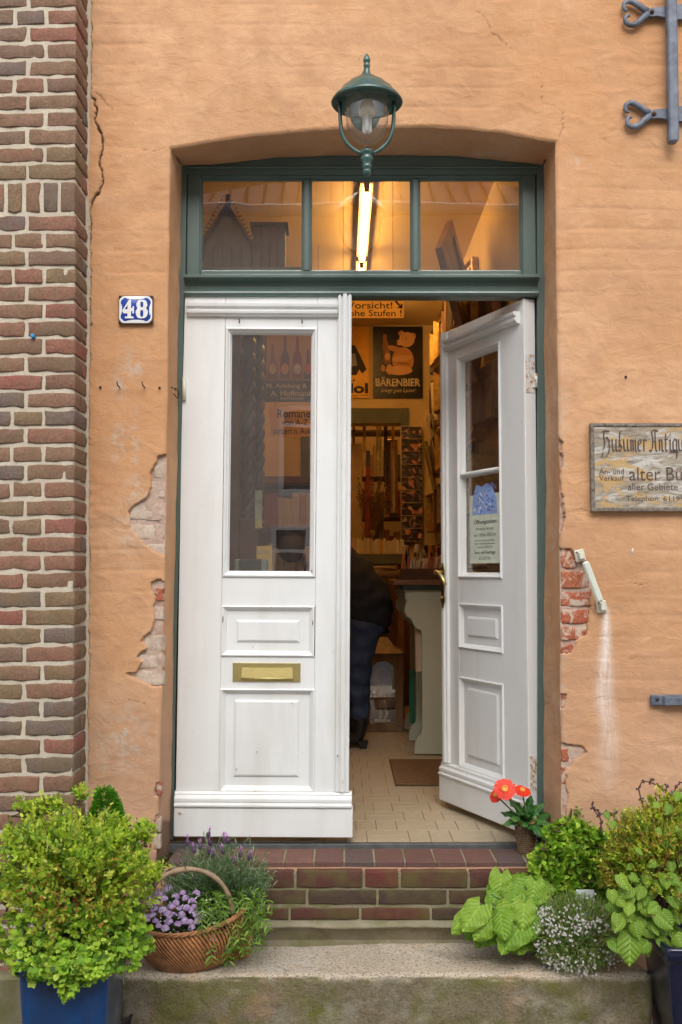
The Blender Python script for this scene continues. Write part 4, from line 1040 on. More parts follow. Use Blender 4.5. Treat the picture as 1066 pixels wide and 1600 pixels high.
q = U(1054, 218, -.06); q2 = U(1050, -30, -.06)
vb = MB(); vb.box((-.018, -.014, 0), (.018, .020, q2.z-q.z+.2), .005); vb.xf(Matrix.Translation((q.x, -.05, q.z)) @ Matrix.Rotation(R(.2), 4, 'Y')); vb.build('bar', M['iron'], wa)
fb = MB(); fb.box((-.017,-.016,-.0),(.017,.018,.055),.006); fb.xf(Matrix.Translation((q.x-.003, -.052, q.z-.01))); fb.build('bar_foot', M['iron'], wa)
# shutter latch at the right margin
la = thing('shutter_latch', 'short grey iron shutter latch fixed to the wall at the right margin', 'latch')
q = U(1017, 1086, -.02); q2 = U(1040, 1103, -.02)
MB().box((q.x, -.022, q2.z), (q.x+.17, -.004, q.z), .004).build('back_plate', M['iron'], la)
q = U(1036, 1087, -.02); q2 = U(1066, 1102, -.02)
MB().box((q.x, -.040, q2.z), (q.x+.14, -.023, q.z-.002), .004).build('latch_bolt', M['iron'], la)
q = U(1027, 1092, -.02); s_ = MB(); s_.lathe([(.007,0),(.007,.004),(.001,.005)], (0,0,0), 10); s_.xf(Matrix.Translation((q.x, -.022, q.z)) @ Matrix.Rotation(R(90), 4, 'X')); s_.build('bolt_head', M['darkiron'], la)

# ------------------------------------------------------------------ weathered sign
sg = thing('shop_sign', 'weathered wooden sign with peeling paint and dark blackletter words', 'sign')
YSg = -.030
a, b_ = U(922, 661, YSg), U(1066, 799, YSg); x0, x1, z1, z0 = a.x, b_.x+.44, a.z, b_.z
def m_sign():
    b = NB('peeling_sign_paint'); co = b.tc(scale=(1.6,1,7)); n = b.noise(3.2, 7, .72, co, .6); n2 = b.noise(11, 6, .75, co); n3 = b.noise(4.5, 5, .65, b.tc(scale=(1,1,2.2)), .4)
    c = b.ramp(n2, [(.3, (.14,.115,.085)), (.48, (.28,.24,.18)), (.7, (.44,.37,.27))])
    c = b.mix(b.ramp(n, [(.47, 0), (.56, .85)]), c, (.56,.54,.50)); c = b.mix(b.ramp(n3, [(.55, 0), (.59, .85)]), c, (.50,.32,.12))
    c = b.mix(b.ramp(n2, [(.68, 0), (.74, .8)]), c, (.10,.08,.055)); b.col(c); b.set(Roughness=.8); p = b.bump(n, .003, .8); b.bump(b.noise(60, 5, .7, co), .002, .8, p); return b.m
M['sign'] = m_sign(); M['signedge'] = simple('worn_dark_sign_border', (.075,.055,.045), .8, .6, 60, .002, 70, c2=(.28,.25,.2))
MB().box((x0+.002, YSg+.004, z0+.002), (x1-.002, -.006, z1-.002), .002).build('board', M['signedge'], sg)
MB().box((x0+.013, YSg, z0+.013), (x1-.013, YSg+.0038, z1-.013), .001).build('painted_field', M['sign'], sg)
bdm = MB().mframe(x0, x1, z0, z1, [(0,YSg+.006),(.001,YSg-.003),(.010,YSg-.004),(.0145,YSg-.0008)]); bdm.build('border', M['signedge'], sg)
INK2 = simple('faded_brown_lettering', (.06,.038,.03), .8, .5, 50, 0, c2=(.13,.09,.07))
def PS(x, y): q = U(x, y, YSg); return q.x, q.z
def word(s_, pa, pb, **k):
    (ax, az2), (bx, bz) = PS(*pa), PS(*pb); ob('lettering', text_mesh(s_, ax, bx, bz, az2, YSg-.0012, **k), INK2, sg)
# blackletter strokes
GL = {
 'H': ([[(.0,.95),(.12,1.02),(.45,.98)],[(.14,.98),(.10,.75),(.16,.5),(.12,.2),(.05,.12)],[(.14,.62),(.3,.7),(.42,.55),(.46,.2),(.40,-.05),(.25,-.2)],[(.02,-.05),(.0,-.2),(-.06,-.25)]], .62),
 'u': ([[(.0,.6),(.03,.12),(.12,.03),(.22,.12)],[(.24,.6),(.24,.12),(.32,.04)]], .40),
 's': ([[(.05,.2),(.09,.95),(.2,1.0)],[(.2,.6),(.05,.45),(.2,.2),(.12,.05),(.0,.1)]], .32),
 'm': ([[(.0,.55),(.06,.6),(.06,.05)],[(.06,.5),(.18,.6),(.2,.05)],[(.2,.5),(.32,.6),(.34,.08),(.4,.03)]], .48),
 'e': ([[(.2,.42),(.18,.6),(.03,.5),(.02,.15),(.12,.03),(.24,.12)],[(.02,.32),(.2,.42)]], .32),
 'r': ([[(.0,.55),(.06,.6),(.06,.05)],[(.06,.48),(.16,.6),(.22,.52)]], .30),
 ' ': ([], .22),
 'A': ([[(-.12,.1),(-.02,.0),(.08,.2),(.10,.6),(.05,.9),(.0,.98)],[(.0,.98),(.2,1.05),(.42,.98)],[(.24,.98),(.28,.1),(.36,.02)],[(.1,.5),(.28,.5)]], .46),
 'n': ([[(.0,.55),(.06,.6),(.06,.05)],[(.06,.5),(.2,.6),(.22,.08),(.3,.03)]], .37),
 't': ([[(.08,.85),(.06,.12),(.14,.03),(.22,.1)],[(.0,.6),(.2,.6)]], .29),
 'i': ([[(.0,.55),(.06,.6),(.06,.1),(.13,.03)],[(.05,.8),(.09,.84)]], .22),
 'q': ([[(.24,.55),(.1,.62),(.02,.5),(.02,.15),(.12,.03),(.22,.12)],[(.24,.6),(.24,-.3)]], .36),
 'a': ([[(.24,.55),(.1,.62),(.02,.5),(.02,.15),(.12,.03),(.22,.12)],[(.24,.6),(.24,.1),(.31,.03)]], .38),
}
def blackletter(txt):
    X_ = 0; S = []
    for ch in txt:
        st_, adv = GL[ch]; S += [[(X_+x, z) for x, z in l] for l in st_]; X_ += adv
    return S, X_
S, adv = blackletter('Husumer Antiquariat'); xq, _ = blackletter('Husumer Antiqu')[1], 0
ax, az2 = PS(939, 672); bx, _ = PS(1068, 672); _, bz = PS(939, 716)
sc_ = (bx-ax)/xq; ob('lettering', nib(S, YSg-.0012, ax, ax+sc_*adv*1.0, bz, az2, w=.10, minw=.28), INK2, sg)
word('An- und', (936,732), (975,741)); word('Verkauf', (936,743), (975,751))
word('alter Bücher', (983,730), (1116,751)); word('aller Gebiete', (981,755), (1059,766)); word('Telephon: 61199', (978,775), (1069,785))
ob('lettering', text_mesh('I', PS(1033,0)[0], PS(1046,0)[0], PS(0,708)[1], PS(0,703)[1], YSg-.0012), INK2, sg)

# ================================================================== wall lantern
YLn = -.30
lt0 = U(573, 160, YLn)
wl = thing('wall_lantern', 'green weathered wall lantern with clear bell glass hanging above the door', 'lantern', (lt0.x+.001, YLn, 0))
def zl(py): return U(573, py, YLn).z
sc = (CAM.y*-1+YLn)/FPX   # metres per px
r = lambda w_: w_*sc
L_ = [(.002,zl(84)),(r(3.2),zl(87)),(r(5.8),zl(93)),(r(5.6),zl(97)),(r(3.5),zl(99)),(r(5.4),zl(101)),(r(5.6),zl(104)),(r(4.6),zl(106)),(r(5.2),zl(112)),(r(7),zl(117))]
zb0 = zl(117)
L_ += [(r(15),zb0-r(5)),(r(19),zb0-r(10)),(r(30),zb0-r(15)),(r(33),zb0-r(19)),(r(42),zb0-r(26)),(r(44),zb0-r(30)),(r(54),zb0-r(40)),(r(57.5),zb0-r(46)),(r(56),zb0-r(48)),(r(50),zb0-r(45)),(r(38),zb0-r(40)),(r(36),zb0-r(44)),(r(34),zb0-r(44)),(r(33),zb0-r(30)),(.001,zb0-r(20))]
MB().lathe(L_[:10], (0,0,0), 24).build('finial', M['lamp'], wl); MB().lathe(L_[9:], (0,0,0), 48).build('roof', M['lamp'], wl)
zg = zb0-r(42)
gp = [(r(34),zg+r(4)),(r(35),zg-r(6)),(r(35),zg-r(22)),(r(33.5),zg-r(38)),(r(29),zg-r(52)),(r(21),zg-r(64)),(r(11),zg-r(71)),(r(2),zg-r(73))]
MB().lathe(gp, (0,0,0), 40).build('globe', M['globe'], wl)
bb = MB(); bb.lathe([(r(11),zg-r(2)),(r(12.5),zg-r(14)),(r(12.5),zg-r(24)),(r(9),zg-r(26)),(.001,zg-r(26))], (0,0,0), 20); blb = bb.build('bulb_base', simple('ivory_bulb_base', (.72,.68,.50), .4, .1), wl)
for k in range(3):
    a = 2.1*k+.4; x, y = r(5)*math.cos(a), r(5)*math.sin(a); t_ = MB(); t_.tube([(x,y,zg-r(25)),(x,y,zg-r(50)),(x*.5,y*.5,zg-r(53.5))], [r(3.6),r(3.6),r(2)], 10); t_.build('bulb_tube', simple('white_lamp_glass', (.82,.83,.80), .25, .03, bump=0) if k == 0 else bpy.data.materials['white_lamp_glass'], blb)
for sgn in (-1, 1):
    P = [(sgn*r(43),0,zg+r(0)),(sgn*r(43),0,zg-r(30)),(sgn*r(41),0,zg-r(52)),(sgn*r(33),0,zg-r(70)),(sgn*r(20),0,zg-r(82)),(sgn*r(8),0,zg-r(88))]
    sp_ = []
    for i in range(len(P)-1):
        for t in (0,.33,.66): sp_.append(tuple(P[i][k]*(1-t)+P[i+1][k]*t for k in range(3)))
    sp_.append(P[-1]); sp_ = [tuple((np.array(sp_[max(0,i-1)])+np.array(sp_[i])*2+np.array(sp_[min(len(sp_)-1,i+1)]))/4) for i in range(len(sp_))]
    MB().tube(sp_, r(3.3), 10).build('side_arm', M['lamp'], wl)
zf = zg-r(82)
MB().lathe([(.001,zf+r(1)),(r(9.5),zf+r(0)),(r(10.5),zf-r(3)),(r(9),zf-r(7)),(r(7.5),zf-r(9)),(r(10.5),zf-r(13)),(r(10),zf-r(16)),(r(6.5),zf-r(22)),(r(7.5),zf-r(26)),(r(8),zf-r(29)),(r(5.5),zf-r(31)),(r(7.2),zf-r(34)),(r(6),zf-r(39)),(r(2.5),zf-r(43)),(.001,zf-r(45))], (0,0,0), 24).build('drop_finial', M['lamp'], wl)
an_ = MB(); an_.tube([(-.004,.006,zl(112)),(-.016,.03,zl(112)-.01),(-.026,.07,zl(112)-.030),(-.02,.14,zl(112)-.045),(-.005,.22,zl(112)-.03),(0,.29,zl(112)-.02)], [.010,.009,.009,.010,.011,.012], 10)
an_.build('bracket_arm', M['lamp'], wl)
bp_ = MB(); bp_.lathe([(.055,0),(.052,.012),(.03,.02),(.001,.022)], (0,0,0), 24); bp_.xf(Matrix.Translation((0,.297,zl(112)-.02)) @ Matrix.Rotation(R(90), 4, 'X')); bp_.build('wall_rose', M['lamp'], wl)

# ================================================================== house across the street (seen mirrored in the panes)
oh = thing('house_across_street', 'brick house with tiled roof on the far side of the street, seen mirrored in the door panes', 'house', (0, -8.2, GZ))
M['obrick'] = m_brick('far_brick', [(.20,.12,.09)], moss=.2, zmoss=False); M['orender'] = simple('pink_render', (.60,.50,.43), .9, .1, 2)
M['rooftile'] = simple('red_roof_tile', (.26,.10,.07), .8, .4, 6)
def OB(m_, n_, mt, p=None): return m_.build(n_, mt, p or oh)
wins = [(-2.6,-1.5,1.0,2.6),(-.86,.05,.9,2.15),(-.76,.12,2.5,3.6),(1.0,2.0,1.0,2.6),(-2.4,-1.5,3.6,4.8),(.7,1.7,3.6,4.8)]
xsx = sorted({-6.0, 6.0}|{w_[0] for w_ in wins}|{w_[1] for w_ in wins}); wm = MB()
for a, b_ in zip(xsx[:-1], xsx[1:]):
    zs_ = [0.0]; 
    hol = sorted([(w_[2], w_[3]) for w_ in wins if w_[0] <= a+1e-6 and w_[1] >= b_-1e-6])
    for z0_, z1_ in hol: wm.box((a,-.3,zs_[-1]), (b_,0,z0_)); zs_.append(z1_)
    wm.box((a,-.3,zs_[-1]), (b_,0,6.0))
OB(wm, 'wall', M['orender'])
for (a, b_, c_, d_) in wins:
    f = OB(MB().mframe(a, b_, c_, d_, [(0,-.05),(0,-.02),(.07,-.02),(.07,-.06)]), 'window', M['white'])
    OB(MB().box((a+.06,-.075,c_+.06), (b_-.06,-.07,d_-.06)), 'pane', flat((.02,.02,.025), 'dark_room_pane', .1), f)
    OB(MB().box(((a+b_)/2-.02,-.068,c_+.07), ((a+b_)/2+.02,-.03,d_-.07)), 'glazing_bar', M['white'], f)
    OB(MB().box((a+.07,-.066,(c_+d_)/2+.28), (b_-.07,-.028,(c_+d_)/2+.32)), 'glazing_bar', M['white'], f)
OB(MB().add([(-6.3,.35,5.95),(6.3,.35,5.95),(6.3,-3.6,8.9),(-6.3,-3.6,8.9)], [(0,1,2,3)]).add([(-6.3,.35,5.87),(6.3,.35,5.87),(6.3,-.0,5.95),(-6.3,-.0,5.95)], [(3,2,1,0)]), 'roof', M['rooftile'])
OB(MB().tube([(-6.2,.40,5.9),(6.2,.40,5.9)], .07, 10), 'gutter', M['iron'])
rt_ = MB()
for i in range(60): rt_.tube([(-6.2+i*.21,.36,5.97),(-6.2+i*.21,-3.6,8.92)], .018, 6)
OB(rt_, 'roof_tile_rolls', M['rooftile']).__setitem__('kind', 'stuff')
OB(MB().box((-6,-5,0), (6,-.31,5.2)), 'rear_wall', M['orender'])

# ================================================================== shop interior: lights
for a, b_ in ((4.87-3.65, 6.05-3.65), (6.12-3.65, 7.32-3.65)):
    far = a > 2
    fx_ = thing('fluorescent_light', 'warm glowing tube light on the shop ceiling'+(', the rear one of the two' if far else ', the front one of the two'), 'ceiling light', (.126, 0, RZ), group='tube lights in a line on the shop ceiling')
    MB().box((-.035,a,-.045), (.035,b_,-.001), .004).build('housing', flat((.55,.45,.28), 'yellowed_lamp_housing'), fx_)
    MB().tube([(0,a+.03,-.066),(0,b_-.03,-.066)], .017, 12).build('tube', M['tube'], fx_)
    for y_ in (a+.015, b_-.015): MB().box((-.014,y_-.012,-.085), (.014,y_+.012,-.0455), .002).build('socket', flat((.45,.35,.2), 'lamp_socket'), fx_)
# a bulb in the rear room (its glow is what lights that room)
pb = thing('rear_room_lamp', 'small bare warm lamp in the rear room beyond the inner doorway', 'lamp', (.25, 4.95, 2.75))
MB().sphere((0,0,-.12), .05).build('bulb', m_emit('warm_bulb', (1,.50,.16), 55), pb); MB().tube([(0,0,.2),(0,0,-.08)], .006).build('cord', M['darkiron'], pb)

WOOD = simple('dark_brown_wood', (.085,.040,.022), .5, .5, 9, .001, 50, aniso=(1,1,.2)); WOODM = simple('mid_brown_wood', (.24,.12,.055), .5, .4, 9, .001, 50, aniso=(.3,1,1)); OAK = simple('weathered_oak', (.30,.20,.12), .7, .45, 10, .0015, 60, aniso=(1,1,.15))
SAGE = m_paint('sage_green_paint', (.60,.64,.50), rough=.5, dirt=.25, coat=0); GREYG = simple('grey_green_trim', (.11,.12,.09), .6, .2, 8); GOLD = simple('gilt_moulding', (.42,.26,.07), .35, .4, 30, .001, 80, .7)
BLACK = flat((.012,.010,.010), 'black_enamel', .25); ORG = flat((.92,.52,.10), 'orange_card', .7); CRM = flat((.70,.58,.38), 'cream_print', .6); PAPER = flat((.62,.52,.36), 'old_paper', .8)
INKD = flat((.02,.012,.01), 'black_sign_ink', .6)
# ---- doorway trim
dt = thing('doorway_trim', 'grey-green timber frame of the inner doorway at the back of the shop', 'door frame')
MB().box((DX1-.005, RY1-.02, 0), (DX1+.055, RY1-.001, DZ+.12)).build('post', GREYG, dt); MB().box((DX0-.06, RY1-.02, 0), (DX0, RY1-.001, DZ+.12)).build('post', GREYG, dt)
MB().box((DX0+.001, RY1-.018, DZ-.0), (DX1-.006, RY1-.001, DZ+.119)).build('lintel', GREYG, dt)
bk = U(595, 640, 5.2)
# ---- shelf board and desk in the doorway
def pz(py, Y): return U(533, py, Y).z
def pxx(px, Y): return U(px, 870, Y).x
sh = thing('shelf_unit', 'grey-green shelf board across the inner doorway carrying a row of paperbacks', 'shelf')
zsf = pz(866, 4.2)
MB().box((DX0-.05, 4.14, zsf-.075), (DX1+.05, 4.255, zsf)).build('board', GREYG, sh); MB().box((DX0-.05, 4.16, 0), (DX1+.05, 4.25, zsf-.076)).build('front', WOOD, sh)
BOOKC = [(.55,.45,.30),(.62,.55,.42),(.35,.10,.06),(.10,.16,.12),(.48,.30,.10),(.60,.50,.36),(.20,.08,.05),(.52,.42,.28),(.12,.13,.18),(.45,.20,.08)]
BM = [simple('book_cover', c, .6, .2, 30, .0003, 80) for c in BOOKC]
def re_sub(l, c):
    w_ = l.split()
    while w_[0] in ('pale','old','small'): w_ = w_[1:]
    return c.replace('tan cream', 'tan')+' '+' '.join(w_)
def book(x, y, z, t, h, d, mi, face='y', label=None, group=None, tilt=0, name='book', cover=None):
    """upright book: spine faces -y (face y) or -x (face x)"""
    cn = 'tan cream,cream,dark red,dark green,ochre,beige,maroon,straw coloured,navy,rust brown'.split(',')
    if label: label = re_sub(label, cn[mi])
    b = MB().box((0,0,0), (t,d,h), .0015); me = b.mesh('book'); me.materials.append(cover or BM[mi]); 
    o = ob(name, me, None, None, (x, y, z), (0, tilt, 0 if face == 'y' else R(-90)), label, 'book', group); 
    pg_ = MB().box((.002,.0025,.002), (t-.002,d+.0008,h+.0008)).mesh('pages'); pg_.materials.append(PAPER); ob('pages', pg_, None, o)
    return o
rb = random.Random(5)
x = DX0
while x < DX1-.02:
    t = rb.uniform(.012,.03); book(x, 4.15, zsf, t-.001, rb.uniform(.10,.125), .09, rb.choice([0,1,5,7,1,0,4]), label='pale paperback standing in the row on the grey-green shelf of the inner doorway', group='paperbacks on the shelf in the inner doorway', tilt=rb.choice([0,0,.06])); x += t
# ---- cluttered bookcase in the rear room
rc = thing('rear_bookcase', 'tall dark bookcase full of old books in the rear room behind the shelf', 'bookcase', (0, 5.0, 0))
for z_ in (.35,.75,1.12,1.45,1.80,2.2): MB().box((-.35,0,z_), (.62,.28,z_+.02)).build('shelf', WOOD, rc)
for x_ in (-.37,.10,.62): MB().box((x_,0,0), (x_+.02,.28,2.4)).build('upright', WOOD, rc)
for z_ in (.77,1.14,1.47,1.82):
    x = -.33
    while x < .58:
        t = rb.uniform(.02,.05); h = rb.uniform(.17,.29)
        if not (.085 < x+t and x < .125): book(x, 5.02, z_+.001, t-.001, h, .2, rb.randrange(10), label='old book in the tall dark bookcase of the rear room', group='books in the rear room bookcase')
        x += t+(.05 if rb.random() < .1 else 0)
q = U(556, 700, 4.6); MB().box((q.x-.25, 4.6, .0), (pxx(566,4.6), 4.66, 2.05)).build('wardrobe_side', simple('beige_board', (.50,.36,.17), .7, .1), None, label='beige upright board at the left of the inner doorway', cat='board')
# gilt frame edge and dried flowers seen through the doorway
def frame_(name, label, cxyz, w_, h_, rotz=0, tilt=0, bw=.03, fm=None, pm=None, rotx=0, group=None, depth=.025):
    t = thing(name, label, 'picture', cxyz, (rotx, tilt, rotz), group)
    MB().mframe(-w_/2, w_/2, -h_/2, h_/2, [(0,0),(0,-depth),(bw*.3,-depth*1.2),(bw*.7,-depth*.6),(bw,-depth*.5),(bw,-.004)]).build('frame', fm or GOLD, t)
    MB().box((-w_/2+bw*.8,-.006,-h_/2+bw*.8), (w_/2-bw*.8,0,h_/2-bw*.8)).build('print', pm or PAPER, t)
    return t
def m_art(name, c1, c2, c3, sc=8, seed=0):
    b = NB(name); co = b.tc(); n = b.noise(sc, 4, .6, co, 1.0); c = b.ramp(n, [(.3, c1), (.5, c2), (.7, c3)]); b.col(c); b.set(Roughness=.5); return b.m
ART = [m_art('brown_engraving', (.10,.06,.03), (.35,.24,.12), (.55,.42,.25)), m_art('green_landscape_print', (.06,.07,.02), (.20,.16,.05), (.50,.38,.14)), m_art('sepia_portrait_print', (.45,.36,.22), (.30,.20,.10), (.12,.07,.04), 5), m_art('botanical_print', (.6,.5,.33), (.5,.42,.26), (.15,.18,.07), 12)]
q = U(622, 745, 4.75); frame_('mirror_frame', 'narrow gilt mirror frame leaning in the rear room doorway', (q.x-.05, 4.75, q.z), .10, .62, rotz=R(-20), bw=.02)
for i, (pa, pb, ya, yb, c_) in enumerate(((567,572,655,745,(.45,.28,.08)),(570,579,730,845,(.22,.03,.02)),(588,592,650,720,(.50,.38,.12)),(593,596,660,735,(.30,.34,.08)),(600,606,640,760,(.05,.02,.015)),(606,611,690,800,(.10,.04,.02)),(612,617,655,700,(.40,.24,.06)),(586,600,770,860,(.14,.09,.05)),(571,585,845,862,(.16,.12,.04)))):
    a_, b_ = U(pa, ya, 4.42+.03*i), U(pb, yb, 4.42+.03*i); MB().box((a_.x, 4.42+.03*i, b_.z), (b_.x, 4.44+.03*i, a_.z), .002).build('hanging_board', simple('hanging_board_paint', c_, .6, .5, 14), None, label=['narrow ochre','dark red','slim gilt','olive green','nearly black','dark brown','short gilt','wide brown','low olive'][i]+' board hanging in the inner doorway', cat='board')
q = U(583, 780, 4.5); bn = MB()
for k in range(60):
    a = Vector((q.x+rb.uniform(-.03,.03), 4.5+rb.uniform(-.03,.03), q.z-.25)); e = a+Vector((rb.uniform(-.13,.13), rb.uniform(-.1,.1), rb.uniform(.18,.42))); bn.tube([a, (a+e)/2+Vector((0,0,.03)), e], .002, 4, False)
    bn.sphere(e, .010, 5, 3)
dfl = thing('dried_flowers', 'bunch of brown dried flowers hanging in the rear doorway', 'dried flowers'); o = bn.build('dried_stems', simple('dried_brown_stems', (.24,.13,.05), .8, .5, 60), dfl); o['kind'] = 'stuff'
# ---- enamel signs on the back wall
def rect(px0, py0, px1, py1, Y): a = U(px0, py0, Y); c = U(px1, py1, Y); return a.x, c.x, c.z, a.z
YB = RY1-.012
x0, x1, z0, z1 = rect(583, 510, 661, 622, YB)
es = thing('beer_sign', 'black enamel beer sign with an orange bear and pale capital letters', 'enamel sign')
MB().box((x0, YB, z0), (x1, YB+.008, z1), .002).build('plate', BLACK, es)
W_, H_ = x1-x0, z1-z0
def BP(u, v): return (x0+u*W_, z1-v*H_)
bear1 = flat((.55,.24,.06), 'bear_orange', .5); bear2 = flat((.68,.36,.12), 'bear_light_orange', .5); beard = flat((.28,.10,.03), 'bear_dark_brown', .5)  # the darkest brown colours the bottle and the belly line
def blob(name, us, mt, k): ob(name, poly_mesh(name, [[BP(*u) for u in us]], YB-.0006-.0004*k), mt, es)
def el2(cu, cv, ru, rv, a=0, n=22): 
    ca, sa = math.cos(R(a)), math.sin(R(a)); return [(cu+ru*math.cos(6.283*i/n)*ca-rv*math.sin(6.283*i/n)*sa*1.43, cv+(ru*math.cos(6.283*i/n)*sa)/1.43+rv*math.sin(6.283*i/n)*ca) for i in range(n)]
blob('bear_body', el2(.60,.47,.22,.18), bear1, 0); blob('bear_leg', el2(.52,.615,.27,.065), bear2, 1); blob('bear_leg', el2(.33,.60,.06,.075), bear2, 2)
blob('bear_ear', el2(.57,.10,.06,.042), bear1, 0); blob('bear_ear', el2(.80,.135,.065,.045), bear1, 0)
blob('bear_head', el2(.68,.185,.155,.105), bear2, 2); blob('bear_muzzle', el2(.55,.225,.095,.042), bear2, 3); blob('bear_nose', el2(.475,.225,.022,.017), BLACK, 5); blob('bear_eye', el2(.665,.175,.014,.011), BLACK, 5)
blob('beer_bottle', [(.20,.11),(.27,.11),(.28,.20),(.33,.27),(.36,.50),(.24,.53),(.19,.30),(.20,.22)], beard, 3); blob('bottle_label', el2(.29,.42,.055,.05), bear2, 5)
blob('bear_arm', el2(.46,.32,.17,.042,18), bear1, 4); blob('bear_arm', el2(.58,.45,.20,.045,-6), bear2, 4)
blob('bear_belly_line', el2(.62,.52,.13,.012,8), beard, 6); blob('bear_foot_pad', el2(.20,.585,.045,.05), bear1, 3)
EL = lambda s_, u0, u1, v0, v1, mt, **k: ob('lettering', text_mesh(s_, BP(u0,0)[0], BP(u1,0)[0], BP(0,v1)[1], BP(0,v0)[1], YB-.0008, **k), mt, es)
EL('BÄRENBIER', .05, .95, .705, .835, CRM, off=.022); EL('bringt gute Laune!', .16, .86, .865, .935, CRM, shear=.4)
x0, x1, z0, z1 = rect(500, 510, 577, 622, YB); W_, H_ = x1-x0, z1-z0
ps = thing('metal_polish_sign', 'orange enamel advertising sign with a dark cloaked figure, left of the bear sign', 'enamel sign')
es = ps
MB().box((x0, YB, z0), (x1, YB+.008, z1), .002).build('plate', ORG, ps)
blob('cloak', [(.60,.25),(.72,.27),(.80,.38),(.95,.60),(.86,.66),(.80,.60),(.74,.68),(.45,.68),(.5,.45)], INKD, 1); blob('striped_waistcoat', [(.58,.38),(.72,.38),(.76,.55),(.55,.57)], flat((.3,.3,.27), 'grey_waistcoat'), 2); blob('face', el2(.60,.20,.07,.05), bear2, 2)
EL('auf', .52, .72, .735, .775, INKD, off=.01); EL('idol', .40, .98, .79, .935, INKD, off=.04); EL('Metallputzmittel', .15, .98, .95, .985, INKD)
# ---- hanging warning sign
YH = 1.12
x0, x1, z0, z1 = rect(520, 440, 631, 497, YH); W_, H_ = x1-x0, z1-z0
tn_ = NB('translucent_orange_card'); tn_.col((.92,.50,.10)); tn_.set(Roughness=.7); t_l = tn_.n('ShaderNodeBsdfTranslucent'); t_l.inputs[0].default_value = (1,.62,.16,1); t_m = tn_.n('ShaderNodeMixShader'); t_m.inputs[0].default_value = .6
tn_.l(tn_.p.outputs[0], t_m.inputs[1]); tn_.l(t_l.outputs[0], t_m.inputs[2]); tn_.l(t_m.outputs[0], tn_.out.inputs[0])
hs_ = thing('warning_sign', 'orange hand-lettered card warning of high steps, hanging below the transom', 'sign'); es = hs_
MB().add([(x0,YH,z0),(x1,YH,z0),(x1,YH,z1),(x0,YH,z1)], [(0,1,2,3)]).build('card', tn_.m, hs_)
YB_s = YB; YB = YH
EL('Eingang', .22, .84, .12, .47, INKD, off=.012); EL('Vorsicht!', .20, .84, .56, .745, INKD, off=.008); EL('hohe Stufen !', .15, .97, .775, .955, INKD, off=.008)
blob('arrow', [(.875,.55),(.90,.52),(.955,.66),(.965,.60),(.985,.615),(.98,.745),(.91,.72),(.915,.695),(.94,.69)], INKD, 1)
for x_ in (x0+.05, x1-.05): MB().tube([(x_, YH+.002, z1), (x_, YH+.002, RZ)], .0012, 4).build('string', M['darkiron'], hs_)
YB = YB_s

# ---- postcard rack
x0, x1, z0, z1 = rect(627, 666, 661, 846, RY1-.06)
pr = thing('postcard_rack', 'hanging wire rack of nine dark postcards beside the inner doorway', 'postcard rack')
def m_card():
    b = NB('still_life_postcard'); r = b.rnd(); add = b.n('ShaderNodeVectorMath', _operation='ADD'); b.l(b.tc(), add.inputs[0]); cb = b.n('ShaderNodeCombineXYZ'); b.l(b.math('MULTIPLY', r, 50), cb.inputs[0]); b.l(b.math('MULTIPLY', r, 23), cb.inputs[2]); b.l(cb.outputs[0], add.inputs[1])
    n = b.noise(17, 1, .4, add.outputs[0], .2); n2 = b.noise(12, 3, .6, add.outputs[0], 2.0)
    c = b.ramp(n2, [(.3,(.012,.01,.012)),(.55,(.05,.03,.03)),(.7,(.22,.24,.30))]); c = b.mix(b.ramp(n, [(.56, 0), (.62, 1)]), c, b.mix(b.ramp(n2, [(.4,0),(.6,1)]), (.50,.14,.07), (.60,.38,.26))); b.col(c); b.set(Roughness=.25); return b.m
MC = m_card(); hgt = (z1-z0)/9; YR = RY1-.06
cme = MB().box((-(x1-x0)/2+.004, 0, .004), ((x1-x0)/2-.004, .003, hgt-.004)).mesh('postcard'); cme.materials.append(MC)
for i in range(9): ob('postcard', cme, None, pr, ((x0+x1)/2, YR, z0+i*hgt), (R(-5), 0, 0))
wr = MB()
for x_ in (x0, x1): wr.tube([(x_, YR+.02, z0-.01), (x_, YR+.02, z1+.01)], .003, 6)
for i in range(10):
    z_ = z0+i*hgt; wr.tube([(x0, YR+.02, z_), (x0, YR-.012, z_), (x1, YR-.012, z_), (x1, YR+.02, z_)], .0018, 5)
    if i < 9: wr.tube([(x0-.012, YR-.012, z_+hgt*.55), (x0+.03, YR-.012, z_+hgt*.55)], .0018, 5); wr.tube([(x1+.004, YR-.012, z_+hgt*.3), (x1-.022, YR-.012, z_+hgt*.3), (x1-.022, YR-.012, z_+hgt*.6)], .0018, 5)
wr.build('wire_frame', CRM, pr)['kind'] = 'stuff'

